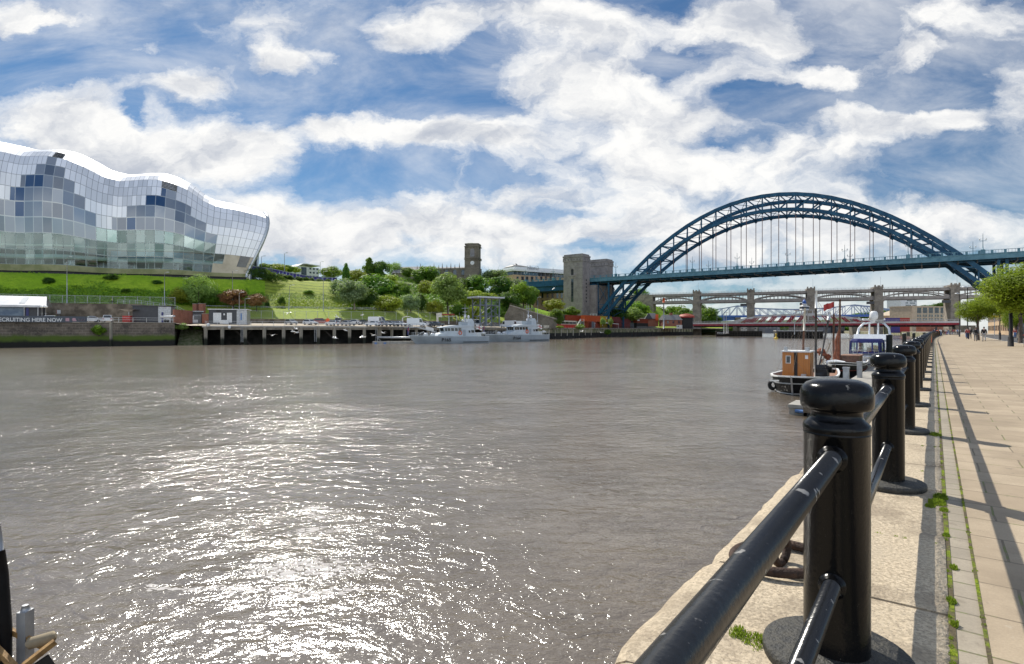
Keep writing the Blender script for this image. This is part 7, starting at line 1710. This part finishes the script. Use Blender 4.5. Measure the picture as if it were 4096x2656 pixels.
# promenade trees: dense leafy crowns
def quay_tree(label, X, Y, cz, rx, rz, seed, n, trunk_r, lean=0.0):
    t = thing('promenade_tree', label, 'tree', tuple(qw(X, Y)), R.uniform(0,6), 'leafy trees on the promenade'); r = random.Random(seed)
    me = crown_mesh('crown', seed, int(n*1.9), 64, .034, 'round'); o = obj('crown', me, t, (0,0,cz)); o.scale = (rx,rx,rz); set_mat(o, M['lf_quay'])
    tm = obj('trunk', trunk_mesh('trunk', seed, cz, trunk_r, rx*.7, 9, 9), t); return t
quay_tree('big leafy tree at the right edge, its crown cut by the frame', 6.1, 62, 4.7, 3.6, 2.3, 101, 20000, .19)
quay_tree('smaller leafy tree beside the big one, above the walking people', 4.7, 98, 4.2, 2.75, 1.95, 102, 15000, .17)
quay_tree('leafy tree behind the big one, hiding the right foot of the arch bridge', 7.3, 80, 4.9, 2.9, 2.3, 103, 13000, .18)
quay_tree('distant yellow green tree right of the smaller leafy one', 11.6, 140, 3.9, 2.8, 2.6, 104, 9000, .2)
t = thing('post', 'dark slender post left of the big tree trunk', 'post', tuple(qw(5.2, 63.5))); b = MB(); b.tube([(0,0,0),(0,0,.8),(0,0,.85),(0,0,5.6)], [.22,.2,.14,.12], 10); b.build('shaft', M['cloth_black'], t); b = MB(); b.ball((0,0,5.7),.35,.35,.2); b.build('lamp_head', M['lamp_glass'], t)
for X, Y, h, lb in ((4.2,120,8.5,'black lamp post left of the smaller leafy tree'),(3.4,150,9,'second black lamp post farther along the promenade'),(9.6,100,7,'lamp post by the road right of the smaller leafy tree'),(11.5,112,7.5,'another lamp post behind the dark van'),(7.3,104,3.6,'short dark post between the walking couple')):
    t = thing('lamp_post', lb, 'lamp post', tuple(qw(X,Y)), 0, 'lamp posts of the promenade'); b = MB(); b.tube([(0,0,0),(0,0,1),(0,0,1.05),(0,0,h)], [.14,.13,.08,.06], 8); b.build('pole', M['cloth_black'], t)
    b = MB(); b.lathe([(.06,0),(.42,.12),(.46,.22),(.2,.36),(.02,.4)], 10, (-.5,0,h-.2)); b.build('lamp_head', M['galv'], t); b = MB(); b.bar((0,0,h-.05),(-.6,0,h),.06); b.build('arm', M['cloth_black'], t)
def tlight(X, Y, lb):
    t = thing('traffic_light', lb, 'traffic light', tuple(qw(X,Y)), -PH, 'traffic lights by the promenade road'); b = MB(); b.cyl((0,0,0),(0,0,3.2),.06); b.build('pole', M['cloth_black'], t); b = MB(); b.box(-.2,.2,-.12,.12,2.5,3.5); b.build('housing', M['black'], t)
    b = MB(); b.tube([(0,-.13,2.7),(0,-.15,2.7)], .11, 12); b.build('green_lamp', M['green_light'], t)
m, tt = new_mat('lit_green_signal'); e = tt.n('ShaderNodeEmission'); tt.put(e.inputs[0], (.02,1,.35)); e.inputs[1].default_value = 2.5; tt.out(e.outputs[0]); M['green_light'] = m
tlight(5.6, 125, 'green traffic light above the group of walkers'); tlight(8.2, 78, 'green traffic light at the right edge behind the big tree')
t = thing('warning_sign', 'yellow rectangular road sign in front of the smaller tree crown', 'sign', tuple(qw(7.4,116)), -PH); b = MB(); b.box(-.75,.75,-.03,.03,3.4,4.1); b.build('board', M['yellow'], t); b = MB(); b.bar((0,.06,0),(0,.06,3.5),.08); b.build('post', M['galv'], t)
t = thing('orange_cover', 'bright orange cover hung on the quay railing in the distance', 'cover', tuple(qw(RX+.02,70)), -PH); b = MB(); b.box(-.12,.12,-.9,.9,.18,1.0); b.v = [(x*(1.2 if z < .5 else .8),y,z) for x,y,z in b.v]; b.build('cloth', M['orange'], t)
# road vehicles on the right
for X, Y, rot, paint, kind, lb in ((10.6,108,pi/2,'car_black','van','dark taxi van on the promenade road'),(9.8,70,pi/2,'car_silver','saloon','silver car at the right edge behind the big tree trunk'),(12.0,92,pi/2,'car_white','hatch','white car right of the dark taxi van'),(12.6,84,pi/2,'car_white','suv','second white car between taxi and tree trunk'),(13.5,128,pi/2,'car_grey','hatch','grey car far along the promenade road')):
    car(paint, kind, qw(X,Y,-.12), rot-PH, lb, 'van' if kind == 'van' else 'car', 'vehicles on the promenade road')
# people
def skin_mesh(name, verts, edges, radii, mat, sub=1, root=0):
    me = bpy.data.meshes.new('tmp'); me.from_pydata(verts, edges, []); o = bpy.data.objects.new('tmp', me); COL.objects.link(o)
    md = o.modifiers.new('s', 'SKIN'); me.skin_vertices[0].data[root].use_root = True
    for i, r_ in enumerate(radii): me.skin_vertices[0].data[i].radius = (r_, r_) if not hasattr(r_, '__len__') else r_
    sd = o.modifiers.new('u', 'SUBSURF'); sd.levels = sub; sd.render_levels = sub
    dg = bpy.context.evaluated_depsgraph_get(); dg.update(); out = bpy.data.meshes.new_from_object(o.evaluated_get(dg)); bpy.data.objects.remove(o); bpy.data.meshes.remove(me)
    out.name = name; out.materials.clear(); out.materials.append(mat); out.polygons.foreach_set('use_smooth', [True]*len(out.polygons)); return out
def pose(stride, arm, lean=0.0):
    """joints of a 1.74 m figure facing +y; returns dict"""
    J = dict(pelvis=(0,0,.93), waist=(0,.01,1.08), chest=(0,.02+lean,1.30), neck=(0,.01+lean,1.47), headb=(0,.03+lean,1.56), head=(0,.035+lean,1.64), crown=(0,.02+lean,1.70))
    for sg, k in ((-1,'l'),(1,'r')):
        st = stride*sg
        J[k+'hip'] = (sg*.095,0,.89); J[k+'knee'] = (sg*.10,.05+st*.22,.49); J[k+'ank'] = (sg*.10,st*.38-.02,.09+max(0,-st)*.12); J[k+'toe'] = (sg*.115,st*.38+.15,.035+max(0,-st)*.04)
        J[k+'sho'] = (sg*.185,.01+lean,1.41); J[k+'elb'] = (sg*.235,-st*.16+lean*.6,1.13); J[k+'wri'] = (sg*.235,-st*.26+.06+arm*.1,.90+arm*.05); J[k+'han'] = (sg*.23,-st*.28+.08+arm*.12,.80+arm*.06); J[k+'thu'] = (sg*.205,-st*.27+.12+arm*.12,.83+arm*.06)
    return J
def person_set(J):
    names = list(J); idx = {k:i for i,k in enumerate(names)}
    E = [('pelvis','waist'),('waist','chest'),('chest','neck'),('neck','headb'),('headb','head'),('head','crown')]
    for k in 'lr': E += [('pelvis',k+'hip'),(k+'hip',k+'knee'),(k+'knee',k+'ank'),(k+'ank',k+'toe'),('chest',k+'sho'),(k+'sho',k+'elb'),(k+'elb',k+'wri'),(k+'wri',k+'han'),(k+'wri',k+'thu')]
    rad = dict(pelvis=(.135,.105), waist=(.125,.095), chest=(.15,.105), neck=.052, headb=(.068,.08), head=(.078,.095), crown=(.06,.075), hip=.085, knee=.055, ank=.038, toe=.034, sho=.06, elb=.042, wri=.030, han=.028, thu=.014)
    rr = [rad.get(k, rad.get(k[1:])) for k in names]
    body = skin_mesh('body', [J[k] for k in names], [(idx[a],idx[c]) for a,c in E], rr, M['skin'])
    tops = ['pelvis','waist','chest','neck'] + [k+q for k in 'lr' for q in ('sho','elb','wri')]; ti = {k:i for i,k in enumerate(tops)}
    TE = [(a,c) for a,c in E if a in ti and c in ti]
    v = [Vector(J[k]) for k in tops]; v[3].z -= .03
    for k in 'lr': v[ti[k+'wri']] = Vector(J[k+'elb']).lerp(Vector(J[k+'wri']), .9)
    tr = dict(pelvis=(.165,.13), waist=(.155,.125), chest=(.175,.13), neck=.066, sho=.078, elb=.06, wri=.048)
    top = skin_mesh('jacket', v, [(ti[a],ti[c]) for a,c in TE], [tr.get(k, tr.get(k[1:])) for k in tops], M['cloth_black'])
    lg = ['pelvis'] + [k+q for k in 'lr' for q in ('hip','knee','ank')]; li = {k:i for i,k in enumerate(lg)}; LE = [(a,c) for a,c in E if a in li and c in li]
    lr = dict(pelvis=(.145,.12), hip=.10, knee=.072, ank=.058)
    leg = skin_mesh('trousers', [J[k] for k in lg], [(li[a],li[c]) for a,c in LE], [lr.get(k, lr.get(k[1:])) for k in lg], M['cloth_grey'])
    h = J['head']; b = MB(); b.ball((h[0],h[1]-.018,h[2]+.035),.088,.105,.095,12,8); b.v = [(x, y, z) if not (y > h[1]+.05 and z < h[2]+.05) else (x, h[1]+.045, max(z, h[2]+.05)) for x,y,z in b.v]
    hair = b.mesh('hair', M['hair'])
    shoes = []
    for k in 'lr':
        b = MB(); a, q = Vector(J[k+'ank']), Vector(J[k+'toe']); b.tube([a+Vector((0,-.07,-.03)), a.lerp(q,.4)+Vector((0,0,-.01)), q+Vector((0,.06,0))], [.05,.05,.03], 8); shoes.append(b.mesh('shoe', M['black']))
    b = MB(); b.box(-.16,.16,-.30,-.12,1.05,1.45); bag = b.mesh('backpack', M['cloth_black'])
    return dict(body=body, jacket=top, trousers=leg, hair=hair, shoe=shoes[0], shoe2=shoes[1], backpack=bag)
PS = [person_set(pose(.55,0)), person_set(pose(-.45,.5)), person_set(pose(.12,1.0,.02))]
def person(label, loc, rot, ps, top, legs, hair='hair', h=1.74, bag=False, group=None):
    t = thing('person', label, 'person', tuple(loc), rot, group); t.scale = (h/1.74,)*3
    for k in ('body','jacket','trousers','hair','shoe','shoe2') + (('backpack',) if bag else ()):
        o = obj('shoe' if k == 'shoe2' else k, PS[ps][k], t)
        if k == 'jacket': set_mat(o, M[top])
        if k == 'trousers': set_mat(o, M[legs])
        if k == 'hair': set_mat(o, M[hair])
    return t
def pat(u, v): d = F*EYE/(v-HZ); return P(u, d, z=0)
away = -PH
for (u, v, rot, ps, top, legs, hair, h, bag, lb) in (
    (3870,1357,away,0,'cloth_red','cloth_navy','hair',1.7,False,'person in a reddish top walking away, left one of the near group'),
    (3880,1356,away+.1,1,'cloth_black','cloth_black','cloth_white',1.76,False,'white haired person in black walking away in the near group'),
    (3866,1350,away,2,'cloth_pale','cloth_blue','hair',1.7,False,'person in a pale top partly hidden behind the near group'),
    (3903,1365,away,0,'cloth_grey','cloth_grey','hair',1.72,True,'person in grey with a backpack walking away, left of the thin trunk'),
    (3936,1366,away,1,'cloth_black','cloth_pale','hair',1.78,False,'person in a black jacket and pale trousers walking away'),
    (3838,1344,pi-PH,0,'cloth_pale','cloth_navy','hair',1.7,False,'person in a pale top coming this way left of the lamp post'),
    (3832,1341,away,1,'cloth_blue','cloth_grey','hair',1.74,False,'person in light blue left of the pale topped walker'),
    (4060,1352,2.2,2,'cloth_red','cloth_blue','hair',1.7,False,'person in pink sitting height by the big tree trunk'),
    (3738,1349,away,0,'cloth_navy','cloth_black','hair',1.74,False,'person in a navy top beside the far end of the railing'),
    (3750,1345,away,1,'cloth_orange','cloth_khaki','hair',1.6,False,'person in an orange top beside the far railing'),
    (3762,1343,away,2,'cloth_white','cloth_blue','hair',1.68,False,'person in white and light blue near the far railing')):
    person(lb, pat(u, v), rot, ps, top, legs, hair, h, bag, 'people on the promenade')
r = random.Random(8); cols = ['cloth_black','cloth_grey','cloth_pale','cloth_red','cloth_blue','cloth_navy','cloth_khaki','cloth_white']
for i in range(16):
    u = 3772+i*3.8+r.uniform(-1,1); v = 1339.2+r.uniform(-.6,.8)
    person('one of the small distant people crowding under the right end of the swing bridge', pat(u, v), r.uniform(0,6.3), i%3, cols[r.randrange(8)], cols[r.randrange(6)], 'hair', r.uniform(1.6,1.82), False, 'distant crowd at the end of the promenade')
# cyclist on the far path
t = person('cyclist in a yellow top bent forward on the path below the glass hall', P(448, dwall(448)+1, z=9.4), -1.3, 2, 'cloth_hivis', 'cloth_black', 'red' if False else 'hair', 1.7)
t = thing('bicycle', 'bicycle under the cyclist in the yellow top', 'bicycle', P(448, dwall(448)+.4, z=9.4), -.2); 
for x in (-.55,.55): b = MB(); b.tube([(x+.33*cos(a),0,.34+.33*sin(a)) for a in [2*pi*i/16 for i in range(17)]], .03, 5, False); b.build('wheel', M['tyre'], t)
b = MB(); b.bar((-.55,0,.34),(-.1,0,.85),.05); b.bar((-.1,0,.85),(.45,0,.85),.05); b.bar((.45,0,.95),(.55,0,.34),.05); b.bar((-.05,0,.3),(.45,0,.8),.05); b.bar((-.05,0,.3),(-.1,0,.95),.05); b.build('frame', M['black'], t)
# ------------------------------------------------------------------ boats on the near moorings (local y = along the quay, bow towards the camera at y=0)
def hull_loft(L, B, zs, sheer, n=22, full=.55, sternw=.75, draft=.5, flare=.12):
    rows = []
    for i in range(n+1):
        g = i/n; y = L*g; w = B/2*min(1, (g/.42))**full if g < .42 else B/2*(1-(1-sternw)*((g-.42)/.58)**2)
        z = zs + sheer*(1-g*1.7)**2; rake = -.55*(1-g)**3
        rows.append([(-w,y+rake,z),(-w*(1-flare*.4),y+rake*.5,z*.55),(-w*(1-flare),y+.12*(1-g),0),(-w*.6,y+.3*(1-g),-draft*.7),(0,y+.35*(1-g),-draft),(w*.6,y+.3*(1-g),-draft*.7),(w*(1-flare),y+.12*(1-g),0),(w*(1-flare*.4),y+rake*.5,z*.55),(w,y+rake,z)])
    return rows
def put_hull(t, rows, m_hull, m_rail, m_deck, drop=.35, rail=.09, stripes=(), boot=None):
    b = MB(); b.smooth = True; b.grid(rows); b.smooth = False; b.poly(rows[-1]); b.build('hull', M[m_hull], t)
    b = MB()
    for sg in (0,-1):
        for a, c in zip(rows, rows[1:]): b.bar(a[sg], c[sg], rail*1.5, rail)
    b.bar(rows[-1][0], rows[-1][-1], rail*1.5, rail); b.build('gunwale', M[m_rail], t)
    b = MB(); b.grid([[(r_[0][0]*.90, r_[0][1]+.2, r_[0][2]-drop),(r_[-1][0]*.90, r_[-1][1]+.2, r_[-1][2]-drop)] for r_ in rows]); b.build('deck', M[m_deck], t)
    b = MB()
    for k in (0,-1):
        b.grid([[(r_[k][0]*.94, r_[k][1]+.12, r_[k][2]),(r_[k][0]*.88, r_[k][1]+.22, r_[k][2]-drop)] for r_ in rows])
    b.build('bulwark_lining', M['deckwood'], t)
    for f_, m_ in stripes:
        b = MB()
        for sg in (0,1):
            q = [(Vector(r_[0 if sg == 0 else -1])*f_ + Vector(r_[2 if sg == 0 else -3])*(1-f_)) for r_ in rows]
            q = [Vector((v.x*1.0 + (-.05 if sg == 0 else .05)*(1 if abs(v.x) > .05 else 0), v.y-.02, v.z)) for v in q]
            for a, c in zip(q, q[1:]): b.bar(a, c, .06, .07)
        b.build('stripe', M[m_], t)
# 1 fishing boat
t = thing('fishing_boat', 'black hulled wooden fishing boat with varnished wheelhouse and two masts, nearest moored boat', 'fishing boat', tuple(qw(-7.45, 40.6, WZ)), -PH+.04)
rows = hull_loft(12.0, 4.25, .98, .28, full=.42, flare=.10); put_hull(t, rows, 'hull_black', 'white', 'deckwood', .32, .10, ((.62,'galv'),(.06,'galv')))
b = MB(); b.bar((0,-.58,1.28),(0,.05,-.1),.10,.08); b.build('stem', M['galv'], t)
b = MB(); b.bar((-1.45,.5,.86),(-.82,.02,.92),.05,.10); b.build('name_board', M['white'], t)
zd = 1.0
b = MB(); b.box(-1.02,-.28,2.6,4.5,zd-.3,zd+1.75); b.box(-.05,.72,2.6,4.5,zd-.3,zd+1.75); b.build('wheelhouse', M['varnish'], t)
b = MB(); b.box(-.28,-.05,2.72,4.4,zd-.3,zd+1.72); b.build('doorway', M['black'], t)
b = MB(); b.box(-1.1,.8,2.5,4.6,zd+1.75,zd+1.84); b.build('wheelhouse_roof', M['white'], t)
b = MB(); b.box(-.80,-.48,2.57,2.62,zd+.95,zd+1.5); o = b.build('window', M['white'], t); b = MB(); b.box(-.75,-.53,2.55,2.568,zd+1.0,zd+1.45); b.build('pane', M['carglass'], o)
b = MB(); b.box(.42,.60,2.57,2.62,zd+1.3,zd+1.55); b.build('lamp_box', M['white'], t)
b = MB(); b.box(-.95,-.75,2.8,3.1,zd+1.84,zd+2.1); b.box(.4,.65,2.8,3.1,zd+1.84,zd+2.1); b.build('roof_box', M['galv'], t)
b = MB(); b.tube([(0,4.8,zd-.2),(.03,4.8,3.4),(.07,4.8,4.3),(.12,4.8,5.85)], [.085,.07,.06,.045], 8); b.build('foremast', M['mast_wood'], t); b = MB(); b.tube([(.075,4.8,4.25),(.12,4.8,5.9)], [.075,.06], 8); b.build('masthead', M['offwhite'], t)
b = MB(); b.tube([(.75,5.4,zd-.2),(.78,5.4,6.0)], [.09,.07], 8); b.build('mainmast', M['mast_dark'], t); b = MB(); b.tube([(.78,5.4,5.9),(.80,5.4,7.15)], [.085,.07], 8); b.build('masthead', M['white'], t)
b = MB(); b.tube([(.95,4.0,zd-.1),(1.45,7.2,5.25)], [.08,.075], 8); b.build('derrick_boom', M['mast_dark'], t); b = MB(); b.tube([(1.42,7.0,5.0),(1.47,7.3,5.6)], [.13,.10], 8); b.build('boom_end', M['galv'], t)
b = MB()
for p, q in (((.1,4.8,5.7),(-1.6,3.5,1.3)),((.1,4.8,5.7),(1.7,3.5,1.3)),((.1,4.8,5.6),(0,.1,1.5)),((.79,5.4,6.8),(1.9,7.5,1.1)),((.79,5.4,6.8),(-1.8,7,1.1)),((.79,5.4,6.6),(1.45,7.2,5.2)),((.1,4.8,4.2),(1.45,7.2,5.2)),((.79,5.4,6.9),(0,11.5,1.0)),((.1,4.8,5.2),(.7,2.7,1.0)),((-.6,2.4,2.7),(.9,2.0,.9))): b.bar(p, q, .013)
b.build('rigging', M['timber_pale'], t)
b = MB(); b.box(1.0,1.7,3.6,4.8,zd-.4,zd+.55); b.cyl((.9,4.2,zd+.55),(1.9,4.2,zd+.6),.28,.28,12); b.cyl((1.0,3.4,zd+.1),(1.7,3.4,zd+.15),.22,.22,10); b.build('winch', M['black'], t)
b = MB(); b.box(.2,.5,2.3,2.55,zd-.4,zd+.25); b.build('bollard_post', M['galv'], t)
b = MB(); b.tube([(-1.5+.24*cos(a),1.9,.45+.28*sin(a)) for a in [2*pi*i/14 for i in range(15)]], .13, 8, False); b.build('tyre_fender', M['tyre'], t)
b = MB()
for i in range(5): b.tube([(-1.2+.25*i+.3*cos(a),1.5+.2*i,zd-.25+.04*i) for a in [2*pi*k/10 for k in range(11)]], .035, 5, False)
b.build('rope_coil', M['timber_pale'], t)
# 2 sailing boat
t = thing('sailing_boat', 'black and red sailing boat with furled brown sails and a red flag', 'sailing boat', tuple(qw(-7.0, 58.0, WZ)), -PH-.03)
rows = hull_loft(10.5, 3.2, 1.15, .3, full=.5); put_hull(t, rows, 'hull_black', 'white', 'gel', .12, .08, ((.45,'antifoul'),(.85,'white')))
b = MB(); b.box(-.2,1.3,3.2,5.8,.95,1.85); b.build('coachroof', M['mast_wood'], t); b = MB(); b.box(-.28,1.38,3.1,5.9,1.85,1.93); b.build('coachroof_top', M['deckwood'], t)
b = MB(); b.tube([(-.25,3.0,.9),(-.2,3.0,7.2)], [.12,.075], 8); b.build('mainmast', M['mast_wood'], t); b = MB(); b.tube([(-1.1,5.2,.9),(-1.05,5.2,5.9)], [.10,.075], 8); b.build('mizzen_mast', M['mast_wood'], t)
b = MB(); b.tube([(-.42,2.9,1.1),(-.5,2.9,1.8),(-.4,2.9,2.5),(-.44,2.9,3.2),(-.32,2.9,3.9),(-.26,2.9,4.3)], [.26,.30,.22,.22,.14,.05], 9); b.build('furled_mainsail', M['sailcloth'], t)
b = MB(); r = random.Random(2)
for i in range(9): b.ball((-1.7+r.uniform(-.5,.5),2.9+r.uniform(-.4,.6),1.3+r.uniform(0,.6)+.3*(i%3)), r.uniform(.2,.36), r.uniform(.2,.36), r.uniform(.16,.3), 8, 5)
b.build('furled_foresail', M['sailcloth'], t)
b = MB()
for p, q in (((-.2,3,7.0),(-1.5,3.5,1.1)),((-.2,3,7.0),(1.4,3.5,1.1)),((-.2,3,7.0),(0,-.4,1.4)),((-1.05,5.2,5.7),(-1.5,6.5,1.1)),((-1.05,5.2,5.7),(1.3,6.5,1.1)),((-.2,3,7),(-1.05,5.2,5.8)),((-2.2,3,1.2),(-.2,3,4.5))): b.bar(p, q, .013)
b.bar((-1.6,1.8,1.0),(-1.2,4.2,3.0),.07); b.build('rigging', M['timber_pale'], t)
b = MB(); b.grid([[(-1.05-.15*i, 5.2+.06*sin(i*1.7), 6.55+j*.26-.05*i*(1.2-j*.2)+.04*sin(i*2)) for i in range(7)] for j in range(3)]); b.build('flag', M['red'], t)
b = MB(); b.bar((-1.05,5.2,5.8),(-1.04,5.2,7.2),.04); b.build('flagstaff', M['mast_wood'], t)
b = MB(); b.tube([(-.9,.9,1.25),(-.2,.6,1.3),(.5,.9,1.25)], [.25,.3,.2], 8); b.build('white_cover', M['gel'], t)
# 3 cabin cruiser with blue canopy
t = thing('cabin_cruiser', 'white cabin cruiser with a navy blue canopy around its windows', 'cabin cruiser', tuple(qw(-5.9, 68.0, WZ)), -PH-.02)
rows = hull_loft(9.0, 3.2, 1.35, .2, full=.5, sternw=.9); put_hull(t, rows, 'gel', 'white', 'gel', .06, .08, ((.5,'canopy_blue'),))
b = MB(); b.prism([(1.2,1.3),(2.4,1.95),(5.5,1.95),(5.5,1.3)], -1.25, 1.25, 'x'); b.build('cabin', M['gel'], t)
cp = lambda z: [(-1.42,2.3),(-1.3,1.9),(-.7,1.65),(.7,1.65),(1.3,1.9),(1.42,2.3),(1.42,5.6),(-1.42,5.6)]
b = MB(); q = cp(0)
for i in range(7): 
    a, c = q[i], q[i+1]
    for z0, z1 in ((1.75,2.05),(2.95,3.15)): b.poly([(a[0],a[1],z0),(c[0],c[1],z0),(c[0]*(.97),c[1]+(.03),z1),(a[0]*.97,a[1]+.03,z1)])
for p in q: b.bar((p[0],p[1],1.75),(p[0]*.97,p[1]+.03,3.15),.14)
b.build('canopy_frame', M['canopy_blue'], t)
b = MB(); top = [(x*.97,y+.03,3.12) for x,y in q]; b.poly(top); b.poly([(x*.9,y*.98+.15,3.34) for x,y in q]); 
for i in range(8): a, c = q[i], q[(i+1)%8]; b.poly([(a[0]*.97,a[1]+.03,3.12),(c[0]*.97,c[1]+.03,3.12),(c[0]*.9,c[1]*.98+.15,3.34),(a[0]*.9,a[1]*.98+.15,3.34)])
b.build('canopy_roof', M['canopy_blue'], t)
b = MB(); 
for i in range(7): a, c = q[i], q[i+1]; b.poly([(a[0]*.985,a[1]+.02,2.0),(c[0]*.985,c[1]+.02,2.0),(c[0]*.96,c[1]+.04,3.0),(a[0]*.96,a[1]+.04,3.0)])
b.build('window', M['pane_clear'], t)
b = MB()
for z in (.35,.7):
    for sg in (-1,1): b.tube([(0,-.35,1.5+z),(sg*.9,.8,1.5+z),(sg*1.4,2.4,1.45+z)], .022, 5)
for x, y in ((0,-.35),(.5,.2),(-.5,.2),(.95,.9),(-.95,.9),(1.25,1.7),(-1.25,1.7)): b.bar((x,y,1.4),(x,y,2.2),.03)
b.build('pulpit_rail', M['galv'], t)
# 4 motor yacht
t = thing('motor_yacht', 'large white motor yacht with a flybridge arch and radar dome, farthest of the moored boats', 'motor yacht', tuple(qw(-6.6, 82.0, WZ)), -PH-.02)
rows = hull_loft(13.0, 4.6, 1.9, .3, full=.5, sternw=.9); put_hull(t, rows, 'gel', 'white', 'gel', .06, .10)
b = MB(); b.prism([(2.2,1.8),(3.6,3.0),(9.5,3.1),(10.0,1.8)], -1.85, 1.85, 'x'); b.build('saloon', M['gel'], t)
b = MB(); b.poly([(-1.6,2.55,2.15),(1.6,2.55,2.15),(1.5,3.45,2.88),(-1.5,3.45,2.88)]); b.v = [(x,y-.03,z+.03) for x,y,z in b.v]
for sg in (-1,1): b.poly([(sg*1.87,3.6,2.2),(sg*1.87,8.5,2.2),(sg*1.87,8.2,2.85),(sg*1.87,4.2,2.85)])
b.build('window', M['carglass'], t)
b = MB(); b.prism([(3.4,3.05),(3.9,3.75),(4.1,3.75),(4.2,3.1)], -1.9, 1.9, 'x'); b.box(-1.95,1.95,4.0,9.6,3.05,3.2); b.box(-1.95,-1.8,4.0,9.6,3.2,3.7); b.box(1.8,1.95,4.0,9.6,3.2,3.7); b.build('flybridge', M['gel'], t)
b = MB(); b.tube([(-1.9,6.6,3.2),(-1.7,6.9,4.5),(-1.2,7.1,5.15),(0,7.15,5.35),(1.2,7.1,5.15),(1.7,6.9,4.5),(1.9,6.6,3.2)], .14, 8); b.tube([(-.5,6.9,3.3),(-.5,7.1,5.25)], .12, 6); b.tube([(.5,6.9,3.3),(.5,7.1,5.25)], .12, 6); b.build('radar_arch', M['gel'], t)
b = MB(); b.lathe([(.15,0),(.2,.3),(.46,.45),(.5,.8),(.46,1.25),(.3,1.45),(.02,1.5)], 12, (0,7.15,5.35)); b.build('radar_dome', M['white'], t); b = MB(); b.bar((-1.2,7.1,5.6),(1.2,7.1,5.6),.06); b.ball((-1.2,7.1,5.7),.15); b.ball((1.2,7.1,5.7),.12); b.build('antenna_bar', M['white'], t)
b = MB()
for z in (.35,.75):
    for sg in (-1,1): b.tube([(0,-.5,2.25+z),(sg*1.3,1.0,2.2+z),(sg*2.0,3.0,2.1+z),(sg*2.1,5,2.0+z)], .025, 5)
for x, y in ((0,-.5),(.7,.2),(-.7,.2),(1.4,1.2),(-1.4,1.2),(1.85,2.4),(-1.85,2.4)): b.bar((x,y,2.0),(x,y,3.0),.035)
b.build('pulpit_rail', M['galv'], t)
b = MB(); b.tube([(1.75+.42*cos(a),1.6,2.3+.42*sin(a)) for a in [2*pi*i/16 for i in range(17)]], .09, 6, False); b.build('life_ring', M['white'], t)
# floating walkway and its piles
t = thing('floating_walkway', 'grey floating pontoon walkway beside the moored boats', 'pontoon', (0,0,0), -PH)
b = MB(); 
for i in range(40): y = 31+i*1.5; b.box(-5.15,-2.8,y,y+1.46,WZ+.42,WZ+.52)
b.build('decking', M['pontoon'], t); b = MB(); b.box(-5.2,-5.0,31,91,WZ+.2,WZ+.44); b.box(-2.95,-2.75,31,91,WZ+.2,WZ+.44); b.box(-5.2,-2.75,30.9,31.0,WZ+.2,WZ+.53); b.build('edge_beam', M['timber_pale'], t)
b = MB()
for i in range(12): y = 31.4+i*5; b.box(-5.1,-2.85,y,y+2.6,WZ-.3,WZ+.2)
b.build('float', M['cloth_grey'], t)
b = MB(); b.box(-5.95,-5.2,31.2,33.4,WZ+.35,WZ+.52); b.box(-5.9,-5.25,31.3,33.3,WZ-.2,WZ+.35); b.build('side_float', M['pontoon'], t)
b = MB(); b.cyl((-5.6,31.15,WZ+.22),(-5.2,31.15,WZ+.22),.09,.09,10); b.build('blue_fender', M['cloth_blue'], t)
for y in (43.5, 52): b = MB(); b.box(-4.9,-4.55,y,y+.35,WZ+.52,WZ+1.7); b.box(-4.93,-4.52,y-.03,y+.38,WZ+1.7,WZ+1.8); b.build('service_pillar', M['galv'], t)
for u, d, v, r_, lb in ((3557,61,1339,.30,'nearest thick grey steel mooring pile beside the motor yacht'),(3617,96,1334,.30,'second grey steel mooring pile, farther along the walkway'),(3655,128,1332,.30,'farthest grey steel mooring pile'),(3540,86,1345,.2,'short dark pile behind the motor yacht stern')):
    t = thing('mooring_pile', lb, 'mooring pile', P(u, d, z=-6), 0, 'steel mooring piles of the walkway'); h = ZV(v,d)+6; b = MB(); b.cyl((0,0,0),(0,0,h),r_,r_,16); b.build('shaft', M['steelpile'], t); b = MB(); b.cyl((0,0,h),(0,0,h+.06),r_*1.03,r_*.9,16); b.build('cap', M['galv'], t)
